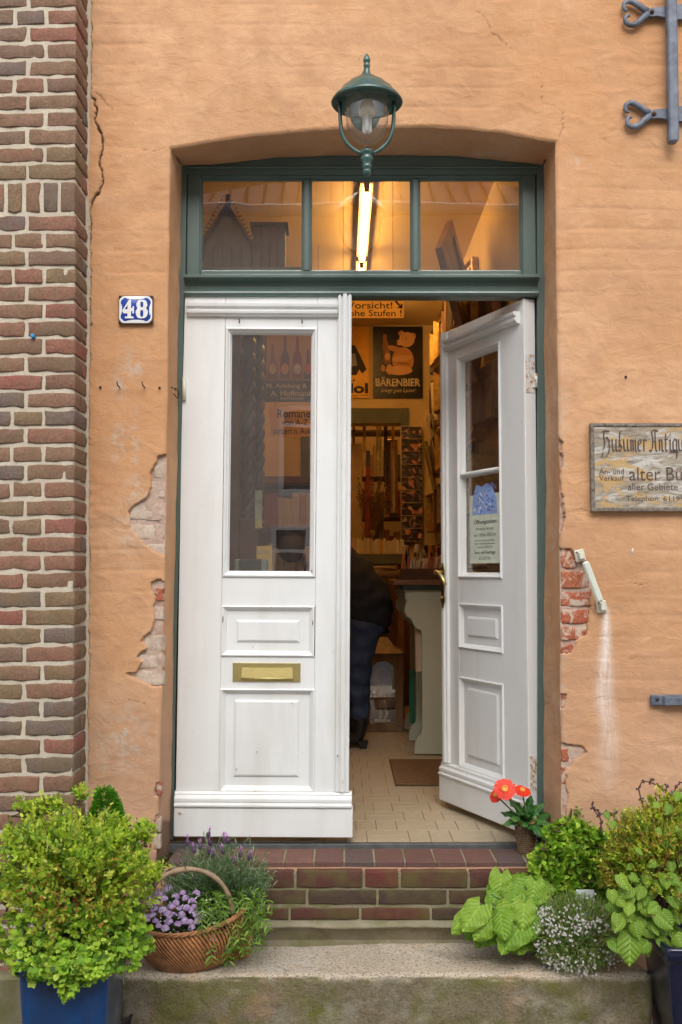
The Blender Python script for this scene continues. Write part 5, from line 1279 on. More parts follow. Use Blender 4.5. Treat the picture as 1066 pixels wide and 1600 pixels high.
# ---- right wall crowded with frames and prints
rw = random.Random(9)
labs = ['gilt', 'dark', 'brown', 'pale', 'narrow', 'small', 'large', 'slim', 'plain', 'carved']
items = [(.5,2.35,2.05,.34,.30),(1.35,1.95,2.35,.30,.42),(1.8,2.28,2.2,.3,.5)]
k = 0
adj = ['gilt picture frame with a green landscape','dark wooden frame with a sepia portrait','brown framed engraving','pale botanical print in a thin gilt frame','small gilt frame','narrow dark frame with a brown engraving']
for row, (zc, hh2) in enumerate(((2.62,.30),(2.22,.36),(1.84,.30),(1.45,.30),(1.12,.22))):
    y = .95 if row else 1.9; nth = 0
    while y < 4.0:
        w_ = rw.uniform(.22,.42); h_ = hh2*rw.uniform(.8,1.0)
        t = frame_('picture_frame', '%s on the right wall, %s, %s from the door' % (adj[k % 6], ['top row','second row','middle row','fourth row','lowest row'][row], ['first','second','third','fourth','fifth','sixth','seventh','eighth','ninth','tenth','eleventh','twelfth','last'][min(12, nth)]), (RX1-.02-rw.uniform(0,.05), y+w_/2, zc), w_, h_, rotz=R(-90)+R(rw.uniform(-5,9)), bw=.03, fm=[GOLD, WOOD, WOODM, GOLD][k % 4], pm=ART[k % 4], rotx=0, group='pictures crowding the right wall of the shop', depth=rw.uniform(.03,.07))
        y += w_+rw.uniform(.02,.06); k += 1; nth += 1
# loose prints in racks that stand out from the wall
for i in range(16):
    y = rw.uniform(2.0, 4.1); z_ = rw.choice([1.25,1.5,1.75,2.0,2.25])+rw.uniform(-.05,.05); h_ = rw.uniform(.2,.45)
    o = MB().box((-.003,-.0,-h_/2), (.003,.05+rw.random()*.04,h_/2), .0005).build('hanging_print', ART[i % 4], None, (RX1-.06-rw.uniform(0,.06), y, z_), (0, R(rw.uniform(-14,6)), R(rw.uniform(-20,30))), label='loose curled print hanging among the frames on the right wall', cat='print', group='loose prints along the right wall')
# big tilted frame near the fanlight
A = U(697,346,1.55); A2 = U(748,540,1.55); Bq = U(680,389,1.15); wv = (Bq-A); hv = (A2-A)
bf = thing('leaning_picture', 'big dark gilt-edged picture hung high, leaning out from the right wall', 'picture')
nrm = wv.cross(hv).normalized(); 
def PF(u, v, d=0): return A+wv*u+hv*v+nrm*d
fm = MB()
for (u0,v0,u1,v1) in ((0,0,1,.10),(0,.90,1,1),(0,.10,.14,.90),(.86,.10,1,.90)):
    V = [PF(u,v,d) for d in (0,.035) for (u,v) in ((u0,v0),(u1,v0),(u1,v1),(u0,v1))]; fm.add(V, [(0,1,2,3),(7,6,5,4),(0,4,5,1),(1,5,6,2),(2,6,7,3),(3,7,4,0)])
fm.build('frame', WOODM, bf); pm_ = MB(); pm_.add([PF(u,v,d) for d in (.012,.02) for (u,v) in ((.13,.09),(.87,.09),(.87,.91),(.13,.91))], [(0,1,2,3),(7,6,5,4),(0,4,5,1),(1,5,6,2),(2,6,7,3),(3,7,4,0)]); pm_.build('print', ART[1], bf)

# ---- sage green bookshelf with scalloped sides
YC = [2.0, 2.45, 2.90]
cb_ = thing('sage_bookshelf', 'low sage-green bookshelf with scalloped side panels standing along the right wall', 'bookshelf')
def prof_pts():
    px_ = [(760,922),(633,922),(633,932),(634,936),(637,939),(634,944),(632.5,951),(633,958),(636,963),(641,966),(644,968),(645,974),(649,980),(654,983),(658,984),(659.5,992),(660,1010),(660,1140),(658,1148),(652,1152),(649,1160),(648,1168),(648,1178),(760,1178)]
    P = [U(x, y, YC[0]) for x, y in px_]; return [(min(p.x, RX1-.004), max(0.002, p.z)) for p in P]
pp = prof_pts()
for i, y_ in enumerate(YC): 
    ppi = [(x, z) for x, z in pp]; MB().prism(ppi, y_, y_+.022).build('side_panel', SAGE, cb_)
ztop = pp[0][1]
MB().box((.34, YC[0]-.02, ztop+.001), (RX1-.003, YC[-1]+.03, ztop+.026), .003).build('top', simple('dark_teal_top', (.02,.035,.035), .4), cb_)
for z_ in (.08,.42,.66):
    for a, b_ in zip(YC[:-1], YC[1:]): MB().box((.475, a+.0225, z_), (RX1-.004, b_-.0005, z_+.018)).build('shelf', SAGE, cb_)
for a, b_ in zip(YC[:-1], YC[1:]):
    for z_ in (.099,.439,.679):
        y = a+.03
        while y < b_-.05:
            t = rb.uniform(.015,.04); h = rb.uniform(.14,.21) if z_ > .5 else rb.uniform(.22,.30)
            o = book(.47+rb.uniform(.0,.02), y+t, z_, t-.001, h, .16, rb.choice([2,3,6,6,4,8,9,7]), face='x', label='book with its spine outward in the sage-green bookshelf', group='books in the sage-green bookshelf'); o.rotation_euler = (0,0,R(-90)); y += t
bx = thing('card_box', 'pale cardboard slipcase half pulled out of the sage-green shelf', 'slipcase', (.415, 2.04, .45)); MB().box((0,0,0), (.19,.07,.26), .003).build('case', flat((.62,.50,.36), 'cream_card_box', .7), bx)
MB().box((.41,2.50,.10), (.44,2.52,.42), .002).build('green_folder', flat((.02,.22,.10), 'bright_green_folder', .5), None, label='bright green folder at the front of the far bookshelf bay', cat='folder')
# tray, boxes and books on top
tr = thing('wooden_tray', 'flat wooden tray of papers on top of the sage-green bookshelf', 'tray', (.29, 1.98, ztop+.028))
MB().box((0,0,0), (.45,.62,.006)).build('base', WOODM, tr)
for a, b_ in (((0,0,.0065),(.45,.012,.028)), ((0,.608,.0065),(.45,.62,.028)), ((0,.0125,.0065),(.012,.6075,.028)), ((.438,.0125,.0065),(.45,.6075,.028))): MB().box(a, b_, .001).build('side', WOODM, tr)
bxs = thing('book_box', 'open brown box of small books standing on the wooden tray', 'box', (.36, 2.25, ztop+.036))
for a, b_ in (((0,0,0),(.42,.3,.008)), ((0,0,.0085),(.42,.012,.085)), ((0,.29,.0085),(.42,.3,.085)), ((0,.0125,.0085),(.012,.2895,.085)), ((.408,.0125,.0085),(.42,.2895,.085))): MB().box(a, b_, .001).build('board', WOOD, bxs)
x = .375
while x < .745:
    t = rb.uniform(.009,.024); book(x, 2.29, ztop+.046, t-.001, rb.uniform(.11,.155), .10, rb.choice([0,1,5,7,2,4,9,0]), label='small book standing in the brown box on the bookshelf', group='books in the brown box', tilt=R(rb.uniform(6,14))); x += t
x = .38
while x < .70:
    t = rb.uniform(.012,.024); book(x, 2.75, ztop+.08, t-.001, rb.uniform(.13,.20), .10, rb.choice([0,1,5,7,4,9]), label='small book in the rear row above the sage-green bookshelf', group='rear row of books on the bookshelf', tilt=R(rb.uniform(-10,10))); x += t
MB().box((.36,2.70,ztop+.028), (.74,2.9,ztop+.078), .002).build('low_crate', WOOD, None, label='dark low crate carrying the rear row of books', cat='crate')
for i in range(5):
    MB().box((-.09,-.07,0), (.09,.07,.0015)).build('loose_paper', [PAPER, ART[3], CRM][i % 3], None, (.45+.05*i, 2.08+.02*i, ztop+.036+.0025*i), (R(4), R(rb.uniform(-6,6)), rb.uniform(-.5,.5)), label='loose old sheet lying on the wooden tray', cat='paper', group='loose sheets on the wooden tray')
# table with a stack of papers left of the bookshelf
tb = thing('side_table', 'small brown table with papers between the person and the bookshelf', 'table', (.03, 3.3, 0)); ztb = pz(893, 3.45)
MB().box((0,0,ztb-.03), (.42,.35,ztb), .003).build('table_top', WOODM, tb)
for x_, y_ in ((.02,.02),(.36,.02),(.02,.29),(.36,.29)): MB().box((x_,y_,0), (x_+.04,y_+.04,ztb-.0305), .003).build('leg', WOODM, tb)
for i in range(7): MB().box((-.14,-.10,0), (.14,.10,.004), .001).build('paper_sheet', [PAPER, GOLD if i % 4 == 3 else CRM][i % 2], None, (.24+rb.uniform(-.02,.02), 3.45, ztb+.001+i*.0055), (0, R(rb.uniform(-1.5,1.5)), rb.uniform(-.3,.3)), label='sheet in the loose stack on the small brown table', cat='paper', group='stack of sheets on the small table')
# mat
MB().box((.255,1.19,.0005), (.745,1.82,.014), .005).build('door_mat', simple('brown_coir_mat', (.16,.09,.04), .95, .4, 60, .004, 160), None, label='brown coir door mat lying on the tiled shop floor', cat='door mat')

# ---- wooden display lantern with cupid
dx, dy = .265, 2.95
dl = thing('display_case_lantern', 'weathered wooden lantern-shaped display case with arched glass front on the floor', 'display case', (dx, dy, 0))
w_, h_ = .110, .48
MB().box((-w_-.012,-w_-.012,0), (w_+.012,w_+.012,.035), .004).build('base', OAK, dl)
for sx2 in (-1,1):
    for sy2 in (-1,1): MB().box((sx2*w_-.016, sy2*w_-.016, .0355), (sx2*w_+.016, sy2*w_+.016, h_-.001), .002).build('post', OAK, dl)
arch = MB(); n = 14; oa = [(-w_+.017,h_-.001),(-w_+.017,.30)]; zc_ = h_-.12; ra = w_-.030
inner = [(ra*math.cos(math.pi-math.pi*i/n), zc_+ra*math.sin(math.pi-math.pi*i/n)) for i in range(n+1)]
outer = [(-w_+.017+(2*w_-.034)*i/n, h_-.001) for i in range(n+1)]
for y_ in (-w_-.012, w_-.004):
    V = [(x, y_, z) for x, z in outer]+[(x, y_, z) for x, z in inner]+[(x, y_+.014, z) for x, z in outer]+[(x, y_+.014, z) for x, z in inner]; q = n+1
    arch.add(V, [(i, q+i, q+i+1, i+1) for i in range(n)]+[(2*q+i, 2*q+i+1, 3*q+i+1, 3*q+i) for i in range(n)]+[(q+i, 3*q+i, 3*q+i+1, q+i+1) for i in range(n)])
    for a in (-1, 1): arch.box((min(a*(w_-.017), a*(w_-.030)), y_, .036), (max(a*(w_-.017), a*(w_-.030)), y_+.014, zc_))
arch.box((-w_+.031, -w_-.011, .2), (w_-.031, -w_+.002, .212)); arch.box((-w_+.031, -w_-.011, .036), (w_-.031, -w_+.002, .05)); arch.build('arched_front', OAK, dl)
MB().box((-w_+.02, -w_+.004, .05), (w_-.02, -w_+.006, h_-.02)).build('pane', M['glass'], dl)
MB().box((-w_+.016, w_-.02, .0355), (w_-.016, w_-.006, h_-.002)).build('back_board', flat((.20,.18,.17), 'dark_grey_back'), dl)
rf = MB(); s0, s1 = w_+.025, .035
rf.add([(-s0,-s0,h_),(s0,-s0,h_),(s0,s0,h_),(-s0,s0,h_),(-s0,-s0,h_+.012),(s0,-s0,h_+.012),(s0,s0,h_+.012),(-s0,s0,h_+.012),(-.075,-.075,h_+.05),(.075,-.075,h_+.05),(.075,.075,h_+.05),(-.075,.075,h_+.05),(-s1,-s1,h_+.105),(s1,-s1,h_+.105),(s1,s1,h_+.105),(-s1,s1,h_+.105)], [(3,2,1,0),(0,1,5,4),(1,2,6,5),(2,3,7,6),(3,0,4,7),(4,5,9,8),(5,6,10,9),(6,7,11,10),(7,4,8,11),(8,9,13,12),(9,10,14,13),(10,11,15,14),(11,8,12,15),(12,13,14,15)])
rf.build('roof', simple('brown_copper_roof', (.20,.11,.05), .45, .4, 20), dl)
MB().tube([(-.02,0,h_+.105),(-.025,0,h_+.135),(0,0,h_+.155),(.025,0,h_+.135),(.02,0,h_+.105)], .004).build('ring', M['darkiron'], dl)
def skin(name, verts, edges, radii, mt, parent, sub=2, loc=None):
    me = bpy.data.meshes.new(name); me.from_pydata(verts, edges, []); me.update(); o = ob(name, me, mt, parent, loc)
    mo = o.modifiers.new('skin', 'SKIN')
    if not me.skin_vertices: me.attributes if False else None
    sv = me.skin_vertices[0].data if me.skin_vertices else None
    return o, me
def skinned(name, chains, mt, parent, sub=2):
    """chains: list of [(x,y,z,r),...]; chains that start at an existing joint share it; evaluated to a real mesh"""
    V = []; Rr = []; E = []; ids = {}
    def vid(p):
        k = tuple(round(c, 4) for c in p[:3])
        if k not in ids: ids[k] = len(V); V.append(p[:3]); Rr.append(p[3])
        return ids[k]
    for ch in chains:
        for a, b in zip(ch[:-1], ch[1:]): E.append((vid(a), vid(b)))
    me = bpy.data.meshes.new(name); me.from_pydata(V, E, []); o = bpy.data.objects.new(name, me); COL.objects.link(o)
    o.modifiers.new('skin', 'SKIN'); sd_ = me.skin_vertices[0].data if len(me.skin_vertices) else None
    if sd_ is None: raise RuntimeError('no skin layer')
    for i, r_ in enumerate(Rr): sd_[i].radius = (r_, r_); sd_[i].use_root = (i == 0)
    ss = o.modifiers.new('sub', 'SUBSURF'); ss.levels = sub; ss.render_levels = sub
    dg = bpy.context.evaluated_depsgraph_get(); dg.update(); nm = bpy.data.meshes.new_from_object(o.evaluated_get(dg)); nm.name = name
    bpy.data.objects.remove(o); nm.materials.clear(); nm.polygons.foreach_set('use_smooth', [True]*len(nm.polygons))
    return ob(name, nm, mt, parent)
PLAS = flat((.72,.68,.60), 'white_plaster_cast', .6)
cu_ = thing('cupid_figure', 'small white plaster cupid statue inside the wooden display case', 'figurine', (dx, dy-.01, .05))
skinned('body', [[(0,0,.12,.020),(0,0,.155,.022),(-.005,0,.185,.018),(-.008,0,.205,.009),(-.010,0,.225,.019),(-.011,0,.242,.013)],
  [(0,0,.12,.020),(-.014,0,.09,.015),(-.010,0,.05,.010),(-.014,0,.01,.008),(-.026,-.008,.006,.006)], [(0,0,.12,.020),(.018,.0,.085,.015),(.030,-.006,.05,.010),(.014,0,.014,.008),(.006,-.012,.008,.006)],
  [(-.005,0,.185,.018),(-.030,0,.178,.009),(-.042,-.01,.150,.007),(-.055,-.02,.165,.005)], [(-.005,0,.185,.018),(.022,0,.180,.009),(.040,0,.200,.007),(.030,-.01,.225,.005)]], PLAS, cu_)
MB().box((-.05,-.04,0),(.05,.04,.008),.002).build('plinth', PLAS, cu_)
for i, (r_, z_) in enumerate(((.045,.285),(.05,.315),(.038,.345))): pass
hd_ = MB(); hd_.lathe([(.001,.20),(.055,.20),(.060,.215),(.045,.24),(.055,.29),(.050,.33),(.035,.36),(.001,.375)], (0,0,0), 20, sx=1, sy=.6); o = hd_.build('plaster_urn', PLAS, None, (dx, dy+.045, .02), label='white plaster urn behind the cupid in the display case', cat='urn')
MB().box((-.05,-.02,0),(.05,.02,.19)).build('urn_stand', flat((.2,.19,.2),'grey_stand'), None, (dx, dy+.05, .0355), label='grey block carrying the plaster urn in the display case', cat='stand')

# ---- person bending over, mostly hidden by the closed leaf
pe = thing('person', 'person in dark cardigan, blue jeans and black heeled boots bending forward inside the shop', 'person', (0, 2.25, 0))
SKIN = flat((.50,.30,.21), 'skin', .5); DARK = simple('charcoal_knit', (.016,.016,.022), .9, .3, 30, .002, 200); JEAN = simple('blue_denim', (.030,.045,.09), .9, .6, 10, .006, 18, c2=(.012,.02,.045)); BOOT = flat((.012,.010,.010), 'black_leather', .35); HAIR = simple('brown_hair', (.06,.035,.02), .6, .4, 60)
hip = (.155,0,.88,.10)
arms = []
def hand(ax, ay, az_, dx_):
    ch = [[(ax,ay,az_,.024),(ax+dx_*.03,ay,az_-.02,.026),(ax+dx_*.06,ay,az_-.04,.024)]]
    for k in range(4):
        yy_ = ay-.024+.016*k; L = (.06,.072,.068,.052)[k]
        ch.append([(ax+dx_*.06,ay,az_-.04,.024),(ax+dx_*.075,yy_,az_-.055,.009),(ax+dx_*(.075+L*.5),yy_,az_-.065-.01,.008),(ax+dx_*(.07+L*.8),yy_,az_-.095-.01,.007)])
    ch.append([(ax+dx_*.03,ay,az_-.02,.026),(ax+dx_*.045,ay-.035,az_-.04,.009),(ax+dx_*.07,ay-.045,az_-.06,.007)])
    return ch
body = [[(.155,0.05,.88,.07),(.06,.09,.98,.08),(-.06,.13,1.06,.085),(-.15,.16,1.10,.08),(-.21,.19,1.12,.05),(-.27,.21,1.12,.075),(-.33,.23,1.09,.07)],
 [(.155,0.05,.88,.07),(.135,-.02,.66,.05),(.108,-.02,.45,.042),(.112,-.02,.2,.03),(.105,-.02,.09,.025),(.03,-.02,.05,.016)],
 [(.155,0.05,.88,.07),(.125,.14,.66,.05),(.06,.14,.45,.042),(.08,.14,.2,.03),(.07,.14,.09,.025),(-.0,.14,.05,.016)],
 [(-.15,.16,1.10,.08),(-.15,.0,1.04,.05),(-.20,-.02,.85,.04),(-.30,.0,.72,.028)], [(-.15,.16,1.10,.08),(-.17,.32,1.04,.05),(-.22,.33,.85,.04),(-.32,.32,.74,.028)]]
body += [[(-.30,.0,.72,.028)]+c[1:] if i == 0 else c for i, c in enumerate(hand(-.30,.0,.72,-1))]
body += [[(-.32,.32,.74,.028)]+c[1:] if i == 0 else c for i, c in enumerate(hand(-.32,.32,.74,-1))]
skinned('body', body, SKIN, pe, 2)
skinned('cardigan', [[(.160,.05,.66,.125),(.165,.05,.74,.145),(.175,.05,.86,.150),(.08,.08,.97,.148),(-.04,.12,1.05,.145),(-.14,.16,1.09,.13)], [(-.14,.16,1.09,.13),(-.155,-.01,1.03,.06),(-.205,-.025,.86,.05),(-.285,-.005,.74,.04)], [(-.14,.16,1.09,.13),(-.175,.33,1.03,.06),(-.225,.335,.86,.05),(-.305,.32,.76,.04)]], DARK, pe, 3)
skinned('jeans', [[(.16,.05,.82,.125),(.135,-.02,.66,.095),(.108,-.02,.45,.066),(.112,-.02,.2,.058),(.112,-.02,.15,.056)], [(.16,.05,.82,.125),(.125,.14,.66,.082),(.06,.14,.45,.066),(.08,.14,.2,.058),(.08,.14,.15,.056)]], JEAN, pe, 3)
for (bx_, by_) in ((.115,-.02),(.078,.14)):
    b_ = skinned('boot', [[(bx_,by_,.20,.052),(bx_-.005,by_,.12,.046),(bx_-.012,by_,.07,.042),(bx_-.06,by_,.05,.035),(bx_-.13,by_,.035,.026),(bx_-.155,by_,.032,.018)]], BOOT, pe)
    MB().box((bx_-.175,by_-.035,0),(bx_-.06,by_+.035,.012),.003).add([(bx_-.005,by_-.026,.0),(bx_+.030,by_-.026,.0),(bx_+.030,by_+.026,.0),(bx_-.005,by_+.026,.0),(bx_-.025,by_-.03,.045),(bx_+.040,by_-.03,.045),(bx_+.040,by_+.03,.045),(bx_-.025,by_+.03,.045)], [(3,2,1,0),(4,5,6,7),(0,1,5,4),(1,2,6,5),(2,3,7,6),(3,0,4,7)]).build('heel_and_sole', BOOT, b_)
for o in list(pe.children):
    if o.name.split('.')[0] in ('cardigan', 'jeans'):
        me = o.data; n_ = len(me.vertices); co = np.empty(n_*3); me.vertices.foreach_get('co', co); co = co.reshape(-1,3); no = np.array([v.normal[:] for v in me.vertices])
        d_ = np.sin(co[:,2]*62+np.sin(co[:,0]*22+co[:,1]*14)*2.4)*.0045+fbm(co[:,0]+co[:,1]*.6, co[:,2]*1.6, .12, 3, 7)*.03
        co = co+no*d_[:,None]; me.vertices.foreach_set('co', co.ravel()); me.update()
MB().sphere((-.285,.215,1.145), .10, 20, 12, (1,.95,.95)).build('hair', HAIR, pe)

# ================================================================== things behind the closed leaf's window and the fanlight
bc = thing('carved_cabinet', 'dark carved cabinet with barley-twist columns behind the closed door window', 'cabinet')
YK = .95
def kx(px, Y=YK): return U(px, 700, Y).x
zb_, zt_ = pz(812, YK), pz(520, YK)
MB().box((kx(340), YK, .0), (kx(374.5), YK+.5, 2.25), .003).build('side_post', WOOD, bc)
MB().box((kx(375), YK-.01, .0), (kx(402), YK+.09, zb_), .003).build('lower_post', WOOD, bc)
MB().box((kx(402.5), YK+.10, .0), (kx(425), YK+.45, .95), .003).build('lower_body', WOOD, bc)
for (pxc, yy_, zlo_) in ((388, YK+.04, zb_), (403, YK+.36, zb_-.03)):
    cxx = kx(pxc, yy_); rr_ = .024; hm = MB()
    for ph in (0, math.pi):
        P = []; nP = 110
        for i in range(nP+1): z_ = zlo_+.03+(zt_+.05-zlo_)*i/nP; a = 2*math.pi*(z_-zlo_)/.135+ph; P.append((cxx+.0135*math.cos(a), yy_+.0135*math.sin(a), z_))
        hm.tube(P, .0225, 10)
    hm.lathe([(.036,-.01),(.036,.005),(.028,.012),(.034,.02),(.034,.03),(.026,.035),(.001,.036)], (cxx, yy_, zlo_+.0), 20)
    hm.build('twisted_column', flat((.030,.022,.017), 'black_stained_oak', .38), bc)
# poster with bottles
YPz = 2.0; x0, x1, z0, z1 = rect(412, 500, 492, 628, YPz); W_, H_ = x1-x0, z1-z0; YB_s = YB; YB = YPz
bo = thing('bottle_poster', 'dark advertising poster with four bottles above pale shop lettering', 'poster'); es = bo
MB().box((x0, YPz, z0), (x1, YPz+.006, z1)).build('board', flat((.045,.035,.03), 'dark_poster_board', .5), bo)
blob('orange_panel', [(.06,.02),(.98,.02),(.98,.74),(.06,.74)], flat((.34,.19,.09), 'muted_orange_panel'), 0)
for i, (u, c_) in enumerate(((.18,(.16,.06,.03)),(.42,(.10,.05,.05)),(.66,(.18,.03,.03)),(.87,(.06,.04,.09)))):
    t_ = .30-(.1 if i in (1,2) else 0)+(.06 if i == 3 else 0); blob('bottle', [(u-.025,t_),(u+.025,t_),(u+.03,t_+.16),(u+.085,t_+.26),(u+.09,.72),(u-.09,.72),(u-.085,t_+.26),(u-.03,t_+.16)], flat(c_, 'bottle_%s' % 'abcd'[i], .4), 1)
    blob('bottle_label', el2(u,.60,.075,.065), flat([(.5,.36,.18),(.5,.30,.15),(.45,.4,.3),(.45,.12,.10)][i], 'bottle_label_%s' % 'abcd'[i], .6), 2)
for x_ in (x0+.03, x1-.03): MB().tube([(x_, YPz+.003, z1), (x_, YPz+.003, RZ)], .0015, 4).build('string', M['darkiron'], bo)
EL('N. Adelung &', .06, .85, .775, .845, CRM, off=.01); EL('A. Hoffmann', .14, .95, .86, .93, CRM, off=.01); EL('POTSDAM', .34, .78, .945, .975, CRM, off=.02)
YPz = 2.3; YB = YPz; x0, x1, z0, z1 = rect(422, 636, 505, 682, YPz); W_, H_ = x1-x0, z1-z0
ro = thing('shelf_sign', 'orange hand-lettered sign for novels from A to Z above the shelves', 'sign'); es = ro
MB().box((x0, YPz, z0), (x1, YPz+.004, z1)).build('card', ORG, ro)
for x_ in (x0+.03, x1-.03): MB().tube([(x_, YPz+.002, z1), (x_, YPz+.002, RZ)], .0015, 4).build('string', M['darkiron'], ro)
EL('Romane', .14, .76, .08, .36, INKD, off=.01); EL('von A-Z', .22, .72, .42, .62, INKD, off=.008); EL('sortiert n. Autoren', .06, .97, .70, .92, INKD)
YB = YB_s
ls = thing('left_bookshelf', 'tall dark shelves of paperbacks on the left side of the shop', 'bookshelf', (-1.3, 2.42, 0))
for z_ in (.3,.62,.94,1.25,1.52): MB().box((0,0,z_), (1.15,.24,z_+.02)).build('shelf', WOOD, ls)
for x_ in (-.02,.56,1.15): MB().box((x_,-.005,0), (x_+.02,.24,1.62)).build('upright', WOOD, ls)
MB().box((0,.241,0), (1.15,.25,1.6)).build('back_panel', WOODM, ls)
for z_ in (.96,1.27):
    x = -1.29
    while x < -.18:
        t = rb.uniform(.02,.045)
        if not (-.77 < x+t and x < -.71): book(x, 2.43, z_+.001, t-.001, rb.uniform(.16,.22), .14, rb.choice([0,1,4,5,7,9,2]), label='paperback on the dark shelves behind the closed door window', group='paperbacks on the left shop shelves')
        x += t
# low display table behind the leaf with suitcase and card
tb = thing('window_table', 'dark table behind the closed door leaf carrying a small green suitcase', 'table', (-.62, .42, 0))
MB().box((0,0,.90), (.58,.45,.93), .003).build('table_top', WOOD, tb)
for x_, y_ in ((.02,.02),(.52,.02),(.02,.39),(.52,.39)): MB().box((x_,y_,0), (x_+.04,y_+.04,.8995), .003).build('leg', WOOD, tb)
sc_ = thing('suitcase', 'small dark green suitcase with pale corners behind the closed door window', 'suitcase', (kx(368,.55)-.0, .52, .9315))
scw = kx(418,.55)-kx(368,.55)
MB().box((0,0,0), (scw,.12,.125), .008).build('shell', simple('dark_teal_card', (.03,.055,.055), .5), sc_)
for x_ in (0, scw-.025): MB().box((x_-.0015,-.0015,-.0005), (x_+.026,.1215,.1265), .008).build('corner_trim', flat((.20,.27,.24), 'pale_teal_leather', .5), sc_)
q0_, q1_ = U(401,853,.72), U(425,890,.72); yc_ = thing('yellow_card', 'yellow rounded card standing behind the small suitcase', 'card')
MB().box((q0_.x, .72, .9315), (q1_.x, .7235, q0_.z), .001).build('card', flat((.62,.42,.10), 'yellow_print', .6), yc_); ob('lettering', text_mesh('ELLNESS', q0_.x+.006, q1_.x-.01, q0_.z-.035, q0_.z-.018, .7188), flat((.10,.22,.40), 'blue_print_ink'), yc_)
q0_, q1_ = U(398,765,.9), U(409,825,.9); MB().box((q0_.x, .93, q1_.z), (q1_.x, .934, q0_.z)).build('postcard_print', m_art('meadow_print', (.10,.16,.04), (.35,.42,.30), (.60,.52,.16), 14), None, label='narrow green and yellow print beside the twisted column', cat='print')
# birdhouses on a ledge behind the fanlight
YL2 = .62
lg = MB().box((-.70, .42, pz(432,.5)), (.2-.35, .78, pz(426,.5)), .002).build('display_ledge', GREYG, None, label='painted ledge behind the fanlight carrying two birdhouses', cat='ledge')
zl2 = pz(426,.5)+.001
def bpx(x, y): q = U(x, y, YL2); return q.x, q.z
bh = thing('birdhouse', 'birdhouse with steep brown gable roof and round hole behind the left fanlight pane', 'birdhouse')
a0 = bpx(318,421)[0]; a1 = bpx(392,421)[0]; ea = bpx(360,385)[1]; tp = bpx(350,318)[1]
MB().prism([(a0,zl2),(a1,zl2),(a1,ea),((a0+a1)/2,tp-.03),(a0,ea)], YL2, YL2+.12).build('body', flat((.42,.36,.26), 'pale_birdhouse_boards', .8), bh)
for k in range(1,5): MB().box((a0+(a1-a0)*k/5-.001, YL2-.002, zl2), (a0+(a1-a0)*k/5+.001, YL2-.0003, ea)).build('board_joint', M['darkiron'], bh)
r_ = MB(); xm = (a0+a1)/2
for s_ in (-1,1):
    xo = a0-.03 if s_ < 0 else a1+.03
    r_.add([(xm,YL2-.03,tp),(xo,YL2-.03,ea-.02),(xo,YL2+.15,ea-.02),(xm,YL2+.15,tp),(xm,YL2-.03,tp-.018),(xo,YL2-.03,ea-.036),(xo,YL2+.15,ea-.036),(xm,YL2+.15,tp-.018)], [(0,1,2,3),(4,7,6,5),(0,4,5,1),(2,6,7,3),(1,5,6,2)])
r_.build('roof', flat((.30,.16,.10), 'brown_gable_roof', .8), bh)
s_ = MB(); s_.lathe([(.001,.001),(.021,.001),(.021,0),(.028,.0)], (0,0,0), 20); s_.xf(Matrix.Translation((xm+.01, YL2-.0012, zl2+.03)) @ Matrix.Rotation(R(90), 4, 'X')); s_.build('entrance_hole', INKD, bh)
MB().tube([(xm,YL2+.02,tp),(xm,YL2+.02,tp+.045)], .012).build('finial', WOOD, bh)
for s2 in (-1,1):
    P = [(xm+s2*(.01+.0016*i)+.008*math.cos(i*1.1), YL2-.03, tp+.02-.006*i*.5+.008*math.sin(i*1.1)) for i in range(70)]; MB().tube(P, .0013, 4).build('wire_curl', M['darkiron'], bh)
b2 = thing('birdhouse', 'birdhouse built of upright reddish planks with a shutter, right one behind the left fanlight pane', 'birdhouse')
c0 = bpx(395,421)[0]; c1 = bpx(446,421)[0]; ct = bpx(400,350)[1]
for k in range(4):
    w4 = (c1-c0)/4; MB().box((c0+k*w4+.0015, YL2, zl2), (c0+(k+1)*w4-.0015, YL2+.10, ct-.012), .002).build('plank', [flat((.36,.20,.13),'reddish_plank'), flat((.30,.26,.20),'grey_plank')][k % 2], b2)
MB().box((c0-.012, YL2-.015, ct-.0115), (c1+.012, YL2+.12, ct+.004), .002).build('roof', GREYG, b2); MB().box((c0-.005, YL2-.010, zl2+.03), (c1+.005, YL2-.0005, zl2+.05), .002).build('cross_plank', flat((.28,.16,.11),'dark_reddish_plank'), b2)

# ================================================================== plants
LT = np.array([(0,0,0),(.30,.30,.05),(.68,.27,.05),(1,0,0),(.68,-.27,.05),(.30,-.30,.05),(.33,0,-.04),(.70,0,-.03)])
LF = [(0,6,1),(6,7,2,1),(7,3,2),(0,5,6),(6,5,4,7),(7,4,3)]
def leaves(name, P, D, S, C, parent, width=1.0, up=None, kind='stuff', mt=None, droop=0.0):
    n = len(P); P = np.asarray(P, float); D = np.asarray(D, float); D = D/(np.linalg.norm(D, axis=1)[:,None]+1e-9); S = np.asarray(S, float)
    if up is None: up = RNG.normal(size=(n,3))*.55+np.array([0,-.35,.8])
    up = up-D*(up*D).sum(1)[:,None]; up /= np.linalg.norm(up, axis=1)[:,None]+1e-9; sd_ = np.cross(D, up)
    T = LT*np.array([1,width,1]); Vt = P[:,None,:]+S[:,None,None]*(D[:,None,:]*T[None,:,0,None]+sd_[:,None,:]*T[None,:,1,None]+up[:,None,:]*T[None,:,2,None])
    if droop: Vt[:,:,2] -= droop*S[:,None]*(T[None,:,0]**2)
    me = np_mesh(name, Vt.reshape(-1,3), LF, n); at = me.attributes.new('col', 'FLOAT_COLOR', 'POINT')
    C = np.concatenate([np.asarray(C), np.ones((n,1))], 1); at.data.foreach_set('color', np.repeat(C, 8, axis=0).astype(np.float32).ravel())
    return ob(name, me, mt or M['leaf'], parent, kind=kind)
